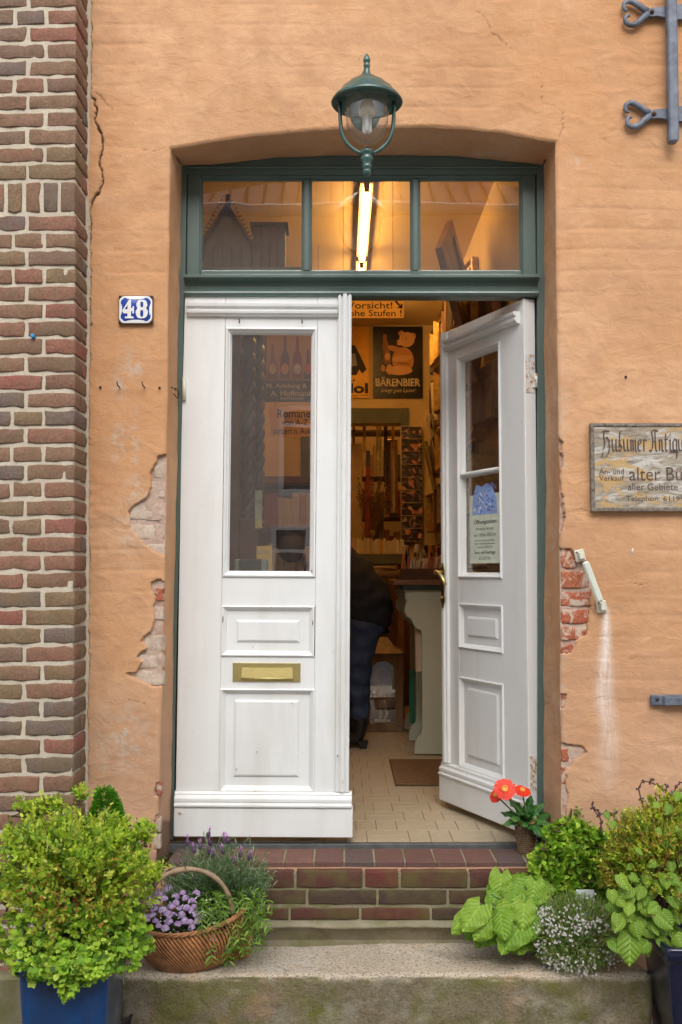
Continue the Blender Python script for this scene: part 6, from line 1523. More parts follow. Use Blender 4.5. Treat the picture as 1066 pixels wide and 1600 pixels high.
def palette(n, cols, wts, jit=.2):
    c = np.array(cols)[RNG.choice(len(cols), n, p=np.array(wts)/sum(wts))]; return np.clip(c*(1+RNG.uniform(-jit, jit, (n,1))), 0, 1)
def unit(n): v = RNG.normal(size=(n,3)); return v/np.linalg.norm(v, axis=1)[:,None]
def twig_shrub(parent, c, rad, ntw, nl, size, cols, wts, core=.35, width=1.0, upb=.4, stem_n=40, bump_=.25, name='foliage', warm=None, seed=0, outer=(.72,1.05), twl=.35):
    """twigs inside an uneven ellipsoid, each carrying leaf pairs"""
    c = np.array(c); rad = np.array(rad); d = unit(ntw); d[:,2] = np.where(d[:,2] < -.55, -d[:,2]*.5, d[:,2]); d /= np.linalg.norm(d, axis=1)[:,None]
    lump = 1+bump_*(fbm(d[:,0]*1.0+d[:,1]*.7+seed, d[:,2]+seed, .45, 3, seed)*2)
    f = RNG.uniform(*outer, ntw)*lump; f[RNG.random(ntw) < .35] *= RNG.uniform(.45,.85)
    tip = c+d*rad*f[:,None]; dirn = d*np.array([1,1,1])+np.array([0,0,upb])+RNG.normal(size=(ntw,3))*.35; dirn /= np.linalg.norm(dirn, axis=1)[:,None]
    L = twl*rad.mean()*RNG.uniform(.5,1.1, ntw); base = tip-dirn*L[:,None]
    t = (np.arange(nl)+.5)/nl; P = base[:,None,:]+dirn[:,None,:]*(L[:,None]*t[None,:])[:,:,None]
    rnd = RNG.normal(size=(ntw,nl,3)); side = np.cross(dirn[:,None,:], rnd); side /= np.linalg.norm(side, axis=2)[:,:,None]+1e-9
    D = side*.9+dirn[:,None,:]*RNG.uniform(.5,1.1,(ntw,nl,1)); S = size*RNG.uniform(.6,1.15,(ntw,nl))*(1-.25*t)[None,:]
    C = palette(ntw, cols, wts, .22)[:,None,:].repeat(nl, 1)*RNG.uniform(.8,1.2,(ntw,nl,1))
    if warm is not None:
        k = RNG.random((ntw,nl)); near = np.exp(-((P[:,:,0]-warm[0])/warm[3])**2-((P[:,:,2]-warm[2])/warm[4])**2); m_ = k < near*warm[5]
        C[m_] = palette(int(m_.sum()), [(.50,.20,.06),(.48,.27,.06),(.45,.12,.05),(.38,.33,.07)], [3,3,1,2])
    o = leaves(name, P.reshape(-1,3), D.reshape(-1,3), S.ravel(), C.reshape(-1,3), parent, width)
    st_ = MB()
    for i in range(stem_n):
        k = RNG.integers(ntw); a = c+np.array([RNG.uniform(-.2,.2)*rad[0], RNG.uniform(-.2,.2)*rad[1], -rad[2]*.85]); b_ = tip[k]; mid = (a+base[k])/2+RNG.normal(size=3)*.02
        st_.tube([a, mid, base[k], b_], [.0042,.003,.002,.001], 5, False)
    o2 = st_.build('stems', M['twig'], parent, kind='stuff'); return o
LIME = [(.52,.66,.06),(.38,.56,.05),(.64,.70,.12),(.24,.42,.04),(.10,.20,.03)]
# ---- square glazed pots
def pot(cx, yf, w_, d_, z1, mt, label, taper=.78):
    t = thing('flower_pot', label, 'flower pot', (cx, yf+d_/2, GZ))
    H = z1-GZ; b = MB(); rings = []
    def ring(w2, d2, z, r_=.02):
        P = []
        for (sx2, sy2, a0) in ((1,-1,-90),(1,1,0),(-1,1,90),(-1,-1,180)):
            for k in range(4):
                a = R(a0+30*k); P.append((sx2*(w2-r_)+r_*math.cos(a), sy2*(d2-r_)+r_*math.sin(a), z))
        return P
    prof = [(taper,0),(taper+.03,.05),(.93,.6),(.985,.86),(1.0,.90),(1.04,.91),(1.05,.95),(1.05,.985),(1.03,1.0),(.93,1.0),(.91,.97),(.86,.80)]
    V = []
    for s_, h in prof: V += ring(w_/2*s_, d_/2*s_, H*h)
    n = 16; F = [(i*n+k, i*n+(k+1)%n, (i+1)*n+(k+1)%n, (i+1)*n+k) for i in range(len(prof)-1) for k in range(n)]
    b.add(V, F, True); b.build('glazed_body', mt, t)
    b = MB(); b.add(ring(w_/2*.90, d_/2*.90, H*.93), [tuple(range(16))]); b.build('soil', M['soil'], t); return t
def P3(px, py, Y): q = U(px, py, Y); return np.array([q.x, q.y, q.z])
a_ = P3(26,1505,-.74); b_ = P3(170,1505,-.74)
pot((a_[0]+b_[0])/2, -.74, (b_[0]-a_[0])*1.0, .27, a_[2]+.012, M['blue'], 'bright blue glazed square flower pot under the bushy box shrub at the lower left')
sc_c = P3(122,1372,-.60)
bx_ = thing('box_shrub', 'bushy yellow-green box shrub with some orange leaves in the blue pot', 'shrub')
twig_shrub(bx_, sc_c, (.222,.20,.225), 1800, 9, .0195, LIME, [5,5,3,3,1], warm=(sc_c[0]+.02,0,sc_c[2]-.03,.13,.085,.35), bump_=.30, upb=.5, seed=3, width=.85)
for (x, y, r_, nt_2) in ((125,1242,.035,20),(40,1260,.035,24),(15,1300,.05,40),(240,1365,.035,30),(60,1262,.04,30),(225,1300,.05,50),(10,1390,.05,30),(85,1258,.035,24)):
    q = P3(x, y, -.6); twig_shrub(bx_, q, (r_,r_,r_), nt_2, 9, .018, LIME, [5,5,4,2,1], stem_n=3, bump_=.4, seed=x, name='shoot', twl=1.2)
og = thing('oregano', 'low golden-green oregano with small round leaves spilling over the blue pot rim', 'herb')
oc = P3(130,1478,-.66)
def roundish(parent, pts, size, cols, wts, spread, n, name='foliage', wide=1.45, sq=(1,1,1)):
    P = []; 
    for q, r_, k in pts: v = unit(k)*RNG.uniform(.55,1,(k,1))**.5*r_*np.array(sq); P.append(np.array(q)+v)
    P = np.concatenate(P); n = len(P); D = RNG.normal(size=(n,3))*.8+np.array([0,-.7,.1]); S = size*RNG.uniform(.6,1.25,n)
    # pairs of opposite leaves
    P = np.concatenate([P,P,P]); D2 = D*np.array([-1,1,1]); D = np.concatenate([D, D2, np.roll(D,1,axis=1)]); S = np.concatenate([S,S*.9,S*.7]); C = palette(n, cols, wts, .2); C = np.concatenate([C,C*.93,C*1.05])
    upv = RNG.normal(size=(len(P),3))*.35+np.array([0,-.75,.65]); return leaves(name, P, D, S, np.clip(C,0,1), parent, wide, up=upv, droop=.15)
GRN = [(.50,.72,.07),(.38,.62,.06),(.24,.46,.04),(.60,.76,.12),(.11,.22,.03)]
roundish(og, [(P3(x,y,Y), r_, k) for x,y,Y,r_,k in ((60,1450,-.68,.075,170),(120,1455,-.70,.085,230),(175,1455,-.66,.08,200),(215,1470,-.62,.05,90),(45,1490,-.70,.06,120),(100,1500,-.74,.06,140),(150,1495,-.74,.06,140),(195,1490,-.68,.05,100),(20,1450,-.6,.05,70),(120,1420,-.68,.07,110),(60,1508,-.775,.03,60),(95,1510,-.78,.03,60),(130,1508,-.78,.03,60),(160,1505,-.775,.03,50),(35,1500,-.77,.025,40),(60,1520,-.76,.03,30),(110,1540,-.77,.025,30),(95,1525,-.77,.03,40),(200,1430,-.6,.05,80),(10,1480,-.6,.04,50),(135,1528,-.77,.02,22),(105,1555,-.775,.014,12))], .0165, GRN, [4,5,4,2,2], 1, 1)
ogs = MB()
for i in range(46):
    x = RNG.uniform(30,215); y = RNG.uniform(1440,1530); q = P3(x,y,-.70); a = q+np.array([0,.06,.05]); ogs.tube([a, (a+q)/2+np.array([0,-.01,.01]), q+np.array([RNG.uniform(-.02,.02),-.03,-.02])], .0012, 4, False)
ogs.build('stems', M['stem'], og, kind='stuff')
cy = thing('dwarf_cypress', 'small feathery dark green cypress tip rising behind the box shrub', 'shrub')
cc = P3(163,1232,-.30); n = 9000; t = RNG.random(n)**.7; ang_ = RNG.uniform(0,6.283,n); rr_ = (.012+.085*t**.8+.03*np.sin(ang_*3+t*9)*t); P = np.stack([cc[0]+t*.03+rr_*np.cos(ang_), cc[1]+rr_*np.sin(ang_), cc[2]-.30*t], 1)
D = np.stack([np.cos(ang_), np.sin(ang_), np.full(n,.75)], 1)+RNG.normal(size=(n,3))*.35
leaves('foliage', P, D, .020*RNG.uniform(.6,1.1,n), palette(n, [(.10,.34,.02),(.18,.46,.03),(.06,.20,.015)], [3,3,2]), cy, .30)
MB().tube([(cc[0]+.03,cc[1],GZ),(cc[0]+.02,cc[1],cc[2]-.03)], [.012,.004], 8).build('trunk', M['twig'], cy)
MB().lathe([(.001,.02),(.05,.02),(.07,.14),(.075,.15),(.065,.15),(.06,.12),(.001,.12)], (cc[0]+.03,cc[1],GZ), 20).build('nursery_pot', flat((.02,.02,.02), 'black_nursery_pot'), cy)

# ---- wicker basket with handle
bk_c = P3(300,1465,-.215); bx0, bz0 = bk_c[0], -.289; by0 = -.215
bs = thing('wicker_basket', 'red-brown wicker basket with tall arched handle planted with violet flowers', 'basket', (bx0, by0, bz0), (0, R(-5), R(6)))
AX, AY, HB_ = .192, .128, .142
def bsurf(a, t):   # a angle, t 0..1 height; bulging bowl, ends lift like a boat
    s_ = .52+.48*math.sin(min(1, t*1.05)*math.pi/2)**.8; lift = .028*math.cos(a)**2*t+.0
    return Vector((AX*s_*math.cos(a), AY*s_*math.sin(a), HB_*t*1.0+lift))
NW = 88; wk = MB()
for k in range(NW):
    for lay in (0, 1):
        a0 = 6.283*(k+.5*lay)/NW; pts = []
        for i in range(9): t = i/8; pts.append(bsurf(a0-.46*t+.2, t)*(1.0 if lay == 0 else .972))
        wk.tube(pts, [.0030,.0036,.0038,.0038,.0038,.0037,.0036,.0034,.0030], 5, False)
for t in (.14,.5,.86):
    pts = [bsurf(6.283*i/60, t)*(.955+.010*(i % 2)) for i in range(61)]; wk.tube(pts, .0024, 5, False)
wk.build('wicker_weave', M['wicker'], bs, kind='stuff')
inn_ = MB(); V = []; 
for t in (0,.25,.5,.75,.93):
    for i in range(32): p = bsurf(6.283*i/32, t)*.945; V.append((p.x, p.y, p.z+.004))
inn_.add(V, [(i*32+k, i*32+(k+1)%32, (i+1)*32+(k+1)%32, (i+1)*32+k) for i in range(4) for k in range(32)]+[tuple(range(32))], True); inn_.add([V[32*4+i] for i in range(32)], [tuple(range(32))]); inn_.build('liner', M['soil'], bs)
rm = MB()
for ph in (0, 2.1, 4.2):
    pts = []
    for i in range(121):
        a = 6.283*i/120; p = bsurf(a, 1.0); tw = a*16+ph; nrm_ = Vector((math.cos(a), math.sin(a), 0)); pts.append(p+nrm_*.0045*math.cos(tw)+Vector((0,0,1))*.0045*math.sin(tw))
    rm.tube(pts, .0045, 6, False)
rm.build('rim', M['wicker'], bs)
hp_ = []
for i in range(33):
    t = i/32; a = math.pi*t; hp_.append((-.148+.148*(1-math.cos(a)), -.035, .145+.175*math.sin(a)**.8))
MB().tube(hp_, [.0085+.0012*math.sin(i*.9) for i in range(33)], 10).build('arched_handle', M['handlewood'], bs)
# sweet alyssum heads: each head is an object
al = thing('violet_candytuft', 'dense cushion of small lilac flower heads spilling over the left side of the basket', 'flowers')
def m_petal(name, c, c2):
    b = NB(name); b.col(b.mix(b.attr('col').outputs[0], c, c2) if False else b.mix(b.rnd(), c, c2)); b.set(Roughness=.6)
    return b.m
hm_ = []
for v_ in range(3):
    P = []; D = []
    for i in range(46):
        d = unit(1)[0]; d[2] = abs(d[2])*.9+.05; d[1] -= .3; d /= np.linalg.norm(d); P.append(d*.011); 
        for k in range(1): pass
        D.append(d)
    P = np.array(P); D = np.array(D); tgn = np.cross(D, RNG.normal(size=D.shape)); tgn /= np.linalg.norm(tgn, axis=1)[:,None]; tg2 = np.cross(D, tgn)
    Pn = np.concatenate([P]*4); Dn = np.concatenate([tgn, -tgn, tg2, -tg2]); upn = np.concatenate([D]*4); n = len(Pn)
    cl_ = palette(len(P), [(.60,.40,.72),(.72,.56,.80),(.85,.78,.88),(.48,.28,.60)], [4,4,3,2], .1); cl_ = np.concatenate([cl_]*4)
    o = leaves('flower_head', Pn, Dn, np.full(n,.0048), cl_, None, 1.5, up=upn, kind=None, mt=M['leaf']); hm_.append(o.data); bpy.data.objects.remove(o)
def lat(px, py, Y): return P3(px, py, Y)
k = 0
for (x, y) in [(218,1408),(232,1403),(220,1418),(246,1395),(260,1392),(264,1388),(285,1396),(307,1397),(257,1406),(240,1420),(254,1424),(275,1412),(281,1420),(292,1420),(284,1430),(297,1424),(307,1430),(289,1440),(297,1442),(310,1440),(237,1432),(243,1441),(248,1448),(222,1447),(215,1458),(226,1452),(212,1425),(268,1418),(300,1410),(232,1412),(222,1460),(262,1430),(274,1402),(208,1412),(228,1437),(270,1432),(250,1399),(316,1434),(303,1418),(278,1446),(212,1440),(233,1466),(264,1442),(244,1412),(290,1404),(205,1430),(203,1448),(210,1462),(216,1436),(206,1418),(222,1472),(300,1450),(258,1452)]:
    yv = -.215-.13*min(1, max(0,(y-1385)/75)); q = lat(x, y, yv); ob('flower_head', hm_[k % 3], None, al, q, (RNG.uniform(-.3,.3), RNG.uniform(-.3,.3), RNG.uniform(0,6)), ).scale = (RNG.uniform(.95,1.3),)*3; k += 1
n = 900; P = np.stack([RNG.uniform(205,320,n), RNG.uniform(1398,1462,n)], 1); PP = []
for x, y in P: PP.append(P3(x, y, -.20-.125*min(1, max(0,(y-1385)/75))+RNG.uniform(0,.03)))
PP = np.array(PP); leaves('foliage', PP, RNG.normal(size=(n,3))+np.array([0,-.6,.4]), .019*RNG.uniform(.6,1.1,n), palette(n, [(.10,.20,.04),(.17,.30,.06),(.05,.11,.03)], [3,3,3]), al, .42)
n = 120; PP = np.array([P3(RNG.uniform(210,340), RNG.uniform(1395,1470), -.33) for _ in range(n)]); leaves('small_white_blossoms', PP, unit(n), np.full(n,.006), palette(n, [(.8,.78,.82)], [1], .05), al, 1.4)
# trailing green plant
iv = thing('trailing_vine', 'bright green pointed-leaf vine trailing over the right end of the basket', 'climbing plant')
P = []; D = []; stv = MB()
for s_ in range(48):
    x0_, y0_ = RNG.uniform(318,378), RNG.uniform(1392,1440); p = P3(x0_, y0_, -.20+RNG.uniform(-.05,.05)); v = np.array([RNG.uniform(-.3,1), RNG.uniform(-.9,.1), RNG.uniform(-.2,.9)]); pts = [p.copy()]
    for i in range(9):
        v = v+np.array([RNG.uniform(-.1,.2),-.05,-.24]); p = p+v/np.linalg.norm(v)*.016; 
        if p[2] < -.28: break
        pts.append(p.copy()); P += [p, p]; sd2 = np.cross(v, [0,-.5,.8]); D += [sd2+v*.5, -sd2+v*.5]
    stv.tube(pts, .0011, 4, False)
P = np.array(P); D = np.array(D); n = len(P); leaves('foliage', P, D+RNG.normal(size=(n,3))*.25, .026*RNG.uniform(.6,1.2,n), palette(n, [(.20,.37,.04),(.28,.45,.06),(.11,.24,.03)], [3,3,2]), iv, .42, droop=.2); stv.build('stems', M['stem'], iv, kind='stuff')
P = []; D = []
for (x, y) in [(395,1410),(405,1400),(408,1425),(400,1440),(380,1460),(398,1465),(375,1480),(385,1490),(360,1500),(352,1512),(392,1450),(370,1470),(345,1480),(360,1462),(350,1450)]:
    c = P3(x, y, -.22)
    for k in range(16): P.append(c+RNG.normal(size=3)*.010); D.append(unit(1)[0]+np.array([.2,-.5,.1]))
leaves('foliage_tips', np.array(P), np.array(D), .020*RNG.uniform(.6,1.2,len(P)), palette(len(P), [(.20,.37,.04),(.28,.45,.06)], [3,3]), iv, .5)

# ---- lavender in its own pot
lv = thing('lavender', 'grey-green French lavender with purple flower spikes behind the basket', 'lavender')
lc = P3(368,1430,-.10)
pm2 = MB(); pm2.lathe([(.001,0),(.050,0),(.066,.12),(.070,.125),(.070,.14),(.062,.14),(.058,.12),(.001,.12)], (lc[0],-.12,-.291), 28); 
lp_ = thing('lavender_pot', 'small woven brown pot holding the lavender behind the basket', 'flower pot'); pm2.build('body', M['wicker'], lp_)
ribs = MB()
for k in range(40):
    a = 6.283*k/40; ribs.tube([(lc[0]+(.051+.016*t)*math.cos(a+.25*t), -.12+(.051+.016*t)*math.sin(a+.25*t), -.291+.122*t) for t in (0,.25,.5,.75,1)], .0028, 4, False)
ribs.build('wicker_weave', M['wicker'], lp_, kind='stuff')
base = np.array([lc[0]-.01,-.12,-.17]); P = []; D = []; S = []; stl = MB(); tips = []
for s_ in range(520):
    th = RNG.uniform(-1.15,1.0); ph = RNG.uniform(-.9,.55); L = RNG.uniform(.14,.275)*(1-.12*abs(th)); d = np.array([math.sin(th), math.sin(ph)*.8, math.cos(th)*1.0]); d /= np.linalg.norm(d)
    tip = base+d*L+np.array([-.045,0,0])*(1)+RNG.normal(size=3)*.01; pts = [base+RNG.normal(size=3)*.02, base+d*L*.5+RNG.normal(size=3)*.012, tip]; tips.append((tip, d))
    if s_ % 2 == 0: stl.tube(pts, .0012, 4, False)
    for k in range(12):
        t = .3+.7*k/11; p = pts[0]*(1-t)**2+2*pts[1]*t*(1-t)+pts[2]*t*t; P.append(p); D.append(d*1.0+RNG.normal(size=3)*.55); S.append(RNG.uniform(.014,.030))
leaves('foliage', np.array(P), np.array(D), np.array(S), palette(len(P), [(.26,.38,.21),(.19,.30,.14),(.36,.46,.30),(.12,.22,.07)], [4,4,2,2]), lv, .22); stl.build('stems', M['stem'], lv, kind='stuff')
VIO = flat((.10,.05,.12), 'dark_violet_bud', .7); VIO2 = flat((.50,.20,.50), 'violet_bract', .6)
for (x, y) in [(326,1304),(351,1312),(328,1317),(303,1328),(376,1335),(390,1340),(293,1316),(327,1331),(313,1322),(367,1348),(290,1363),(304,1371),(300,1378),(349,1330),(333,1336),(356,1314)]:
    q = P3(x, y, -.14+RNG.uniform(-.03,.03)); sp_ = MB(); sp_.sphere((0,0,0), .007, 8, 6, (1,1,1.7)); o = sp_.build('flower_spike', VIO, lv, tuple(q), (RNG.uniform(-.3,.3),RNG.uniform(-.3,.3),0))
    bt = MB(); 
    for k in range(4): a = k*1.57; bt.add([(0,0,.010),(.006*math.cos(a-.5),.006*math.sin(a-.5),.018),(.010*math.cos(a),.010*math.sin(a),.028),(.006*math.cos(a+.5),.006*math.sin(a+.5),.018)], [(0,1,2,3)])
    bt.build('bracts', VIO2, o); MB().tube([(0,0,-.01),(.002,0,-.05),(-.004,.004,-.10)], .0012, 4).build('stalk', M['stem'], o)

# ---- gerbera in a small basket pot on the step
gb = thing('gerbera_pot', 'small tapered wicker pot standing at the right end of the brick step', 'flower pot'); gc = P3(822,1300,.12); gx = gc[0]
zt0 = ZT+.001; gh_ = .115
MB().lathe([(.001,0),(.026,0),(.040,gh_),(.036,gh_),(.030,gh_-.02),(.001,gh_-.02)], (gx,.12,zt0), 24).build('liner', simple('dark_brown_liner', (.09,.05,.03), .8), gb)
wv_ = MB()
for k in range(20):
    a = 6.283*k/20; wv_.tube([(gx+(.027+.0135*t)*math.cos(a), .12+(.027+.0135*t)*math.sin(a), zt0+gh_*t) for t in (0,.5,1)], .0018, 4, False)
for j in range(17):
    t = j/16; wv_.tube([(gx+(.0275+.0135*t+.0014*(1 if (i+j) % 2 else -1))*math.cos(6.283*i/40), .12+(.0275+.0135*t+.0014*(1 if (i+j) % 2 else -1))*math.sin(6.283*i/40), zt0+gh_*t) for i in range(41)], .0022, 4, False)
wv_.build('wicker_weave', M['wicker2'], gb, kind='stuff')
rm_ = MB(); rm_.tube([(gx+.042*math.cos(6.283*i/40), .12+.042*math.sin(6.283*i/40), zt0+gh_+.002*math.sin(i*1.9)) for i in range(41)], .0042, 6, False); rm_.build('rim', M['wicker'], gb)
ge = thing('gerbera', 'gerbera plant with three orange-red blooms over dark lobed leaves', 'gerbera')
def leaf_mesh(name, L, W, lob=0, cup=.12, heart=0.0, fold=.10, nseg=9, droop=.3, ser=0, seed=0):
    """large single leaf along +y from origin, in xy plane, midrib fold"""
    rg = np.random.default_rng(seed); V = []; F = []; m_ = 4
    for i in range(nseg+1):
        t = i/nseg; wd = W*math.sin(math.pi*min(1, t*.93+.07)**.75)**.8*(1+(lob*(.5 if i % 2 else -.5)))
        for j in range(-m_, m_+1):
            s_ = j/m_; x = wd*s_*.5; y = L*t-(heart*L*(abs(s_)**1.2)*(1-t)**2)*1.0; z = -droop*L*t*t+abs(s_)*fold*W*(1-.6*abs(s_))+ser*W*math.sin(t*17+abs(s_)*4)*abs(s_)*.12+rg.uniform(-.006,.006)*W
            V.append((x, y, z-cup*W*s_*s_))
    q = 2*m_+1
    for i in range(nseg):
        for j in range(q-1): a = i*q+j; F.append((a, a+1, a+q+1, a+q))
    me = bpy.data.meshes.new(name); me.from_pydata(V, [], F); me.polygons.foreach_set('use_smooth', [True]*len(F)); me.update(); return me
def place_leaf(me, mt, parent, base, dirv, upv, scale=1, name='leaf'):
    y = Vector(dirv).normalized(); z = Vector(upv); z = (z-y*z.dot(y)).normalized(); x = y.cross(z)
    Mx = Matrix((x, y, z)).transposed().to_4x4(); o = ob(name, me, None, parent)
    if not me.materials: me.materials.append(mt)
    o.matrix_world = Matrix.Translation(Vector(base)) @ Mx @ Matrix.Scale(scale, 4); return o
glm = [leaf_mesh('leaf', .085, .046, .22, .1, 0, .15, 12, .45, 1, s_) for s_ in range(3)]
gbase = Vector((gx, .12, zt0+gh_-.005)); k = 0
for (dx, dy, dz) in [(-1,-.5,.25),(-.7,-.8,.6),(-.2,-1,.35),(.3,-1,.1),(.8,-.6,.3),(1,-.1,.55),(.6,-.3,1),(-.4,-.4,1),(.1,-.5,1.2),(1.1,-.5,.0),(-1,-.2,.7),(.5,-.9,-.05),(.9,.2,.5),(-.1,-.9,.9)]:
    d = Vector((dx,dy,dz)).normalized(); b0 = gbase+d*.02; place_leaf(glm[k % 3], M['gleaf'], ge, b0, d, (0,-.6,.9), RNG.uniform(.75,1.05)); k += 1
gs_ = MB()
PET = NB('orange_red_petal'); PET.col(PET.mix(PET.ramp(PET.noise(80, 3), [(.3,0),(.7,1)]), (.62,.020,.004), (.78,.045,.008))); PET.set(Roughness=.5)
def gerb(c, nrm_, r_, ln):
    t = ob('bloom', None, None, ge) if False else None
    fm = MB(); 
    for ring_, (rr, zz_, nn) in enumerate(((1.0,0.0,26),(.78,.0025,22),(.50,.005,16))):
        for k in range(nn):
            a = 6.283*(k+.5*ring_)/nn+RNG.uniform(-.04,.04); L = r_*rr*RNG.uniform(.93,1.04); w_ = r_*.135*(1 if rr > .6 else .8); ca, sa = math.cos(a), math.sin(a)
            def Q(u, v, h): return (ca*u-sa*v, sa*u+ca*v, zz_+h)
            fm.add([Q(r_*.12,-w_*.4,0),Q(L*.55,-w_,r_*.05),Q(L*.93,-w_*.75,r_*.01),Q(L,0,-r_*.02),Q(L*.93,w_*.75,r_*.01),Q(L*.55,w_,r_*.05),Q(r_*.12,w_*.4,0)], [(0,1,2,3,4,5,6)])
    z = Vector(nrm_).normalized(); q = z.to_track_quat('Z', 'Y'); o = fm.build('bloom', PET.m, ge, c); o.rotation_euler = q.to_euler()
    ct = MB(); ct.lathe([(r_*.30,.004),(r_*.30,.009),(r_*.22,.011),(r_*.20,.009),(r_*.1,.008),(.0001,.008)], (0,0,0), 16); ct.build('bloom_centre', flat((.72,.32,.05), 'golden_disc'), o)
c1, c2, c3 = P3(789,1233,.05), P3(816,1236,.09), P3(776,1243,.09)
gerb(c1, (-.1,-.85,.45), .0405, 0); gerb(c2, (.15,-.45,.9), .034, 0); gerb(c3, (-.6,-.5,.5), .030, 0)
for c, e in ((c1,.0),(c2,.004),(c3,-.004)):
    c = Vector(c); gs_.tube([gbase+Vector((e,0,0)), gbase*.45+c*.55+Vector((.006,0,-.01)), c+Vector((0,.008,-.002))], [.0032,.003,.0028], 7)
gs_.build('flower_stalks', M['stem'], ge); MB().sphere(P3(836,1279,.06), .009, 8, 6, (1,1,1.3)).build('bud', M['stem'], ge)

# ---- big heart-leaved plant
hl = thing('heart_leaved_plant', 'large bright green heart-shaped leaves clustered at the right end of the granite step', 'leafy plant')
hmz = [leaf_mesh('leaf', 1, .95, .02, .12, .34, .13, 12, .28, .5, s_) for s_ in range(4)]
HL2 = [(RNG.uniform(725,845), RNG.uniform(1378,1478), RNG.uniform(24,40), -.21) for _ in range(34)]
HL2 = [t_ for t_ in HL2 if t_[1] > 1378+(845-t_[0])*.55 and t_[1] < 1440+(t_[0]-715)*.5]
for i, (x, y, s_, Y) in enumerate(HL2+[(737,1432,52,-.30),(757,1452,46,-.30),(783,1445,44,-.31),(803,1462,50,-.30),(794,1419,50,-.24),(820,1395,52,-.20),(818,1432,44,-.28),(745,1445,36,-.24),(722,1438,38,-.28),(716,1450,26,-.29),(770,1410,36,-.16),(782,1385,42,-.12),(795,1398,30,-.16),(808,1375,34,-.10),(772,1428,36,-.2),(760,1430,34,-.2),(836,1412,36,-.2),(840,1378,40,-.12),(830,1450,40,-.28),(790,1475,34,-.30),(765,1465,34,-.26),(850,1392,34,-.16),(815,1478,30,-.26),(750,1470,26,-.24),(790,1430,40,-.18),(812,1410,40,-.15),(845,1436,36,-.22),(856,1375,30,-.12),(770,1395,26,-.10),(733,1458,24,-.22),(835,1470,34,-.22),(880,1385,38,-.10),(893,1400,36,-.12),(868,1400,30,-.12),(948,1400,40,-.14),(955,1420,34,-.14),(935,1385,30,-.1),(905,1375,30,-.08)]):
    q = P3(x, y, Y); L = s_/(1590/(3.65+Y))*.90; dv = Vector((RNG.uniform(-.9,.1), -.55, RNG.uniform(-.9,-.1))).normalized()
    if x < 760: dv = Vector((-.55,-.5,RNG.uniform(-.6,-.1)))
    upv = Vector((RNG.uniform(-.6,.2), RNG.uniform(-1,-.6), RNG.uniform(.2,.7))); b0 = Vector(q)-dv.normalized()*L*.5
    place_leaf(hmz[i % 4], M['bigleaf'], hl, b0, dv, upv, L)
hs2 = MB()
for i in range(26):
    x, y = RNG.uniform(725,860), RNG.uniform(1385,1470); q = Vector(P3(x, y, -.2)); hs2.tube([(.72+RNG.uniform(-.08,.1),-.12,-.288), Vector((.70,-.12,-.2))*.5+q*.5, q], .0028, 5, False)
hs2.build('stalks', M['stem'], hl, kind='stuff')
# ---- lime-green leafy plant beside the jamb
lg2 = thing('lemon_balm', 'loose light green leafy plant growing between step and wall at the right', 'leafy plant')
GL2 = [(.36,.58,.05),(.50,.68,.09),(.24,.46,.04),(.10,.22,.03)]
for (x, y, r_, n_) in ((880,1330,.085,120),(862,1370,.08,120),(915,1345,.08,120),(905,1385,.09,140),(945,1360,.08,110),(868,1305,.05,55),(940,1320,.055,55),(850,1345,.05,60),(960,1395,.07,90),(885,1290,.035,24),(985,1340,.06,70),(975,1380,.06,70),(925,1310,.05,50),(905,1300,.05,50),(840,1400,.06,60),(960,1430,.06,70),(990,1400,.06,70),(930,1345,.06,60),(850,1385,.05,50),(870,1395,.06,60)):
    twig_shrub(lg2, P3(x, y, -.10), (r_,r_*.8,r_*.9), n_, 6, .026, GL2, [3,3,3,1], width=1.15, stem_n=8, bump_=.35, seed=x, upb=.6, twl=.7)
# ---- white flowered mound
wf = thing('white_flower_mound', 'rounded mound of tiny white flowers on thin stems on the granite step', 'flowers')
wc = P3(900,1458,-.235); n = 6500; d = unit(n); rr_ = RNG.uniform(.3,1.0,n)**.45; P = wc+d*rr_[:,None]*np.array([.150,.125,.118]); P[:,2] = np.maximum(P[:,2], -.283)
leaves('foliage', P, d+np.array([0,0,.5])+RNG.normal(size=(n,3))*.6, .024*RNG.uniform(.5,1.2,n), palette(n, [(.30,.48,.10),(.46,.56,.18),(.16,.30,.06),(.55,.52,.25)], [4,4,3,2]), wf, .14)
nc = 150; cen = unit(nc); cen[:,1] = -np.abs(cen[:,1])*.9; cen[:,2] = np.where(cen[:,2] > .75, .3, cen[:,2]); cen = cen/np.linalg.norm(cen, axis=1)[:,None]
P = []; D = []; UPV = []
for c in cen:
    for k in range(RNG.integers(2,8)):
        p = wc+c*np.array([.156,.130,.122])*RNG.uniform(.85,1.03)+RNG.normal(size=3)*.0085; a0 = unit(1)[0]; f = np.array([RNG.uniform(-.5,.5),-1,RNG.uniform(0,.8)]); t1 = np.cross(f, a0); t1 /= np.linalg.norm(t1); t2 = np.cross(f/np.linalg.norm(f), t1)
        for j in range(5): an2 = 6.283*j/5; P.append(p); D.append(t1*math.cos(an2)+t2*math.sin(an2)); UPV.append(f)
P = np.array(P); P[:,2] = np.maximum(P[:,2], -.286); leaves('white_blossoms', P, np.array(D), np.full(len(P),.0042), palette(len(P), [(.80,.76,.76),(.72,.62,.66)], [4,1], .05), wf, 1.1, up=np.array(UPV))
fs = MB()
for i in range(160):
    d_ = unit(1)[0]; d_[2] = abs(d_[2]); e = wc+d_*np.array([.15,.125,.12]); fs.tube([wc+np.array([0,0,-.08]), (wc+e)/2+RNG.normal(size=3)*.02, e], .0008, 3, False)
fs.build('thin_stems', M['stem'], wf, kind='stuff')
pl_ = thing('plant_label', 'small white plastic plant label stuck in the white flower mound', 'plant label')
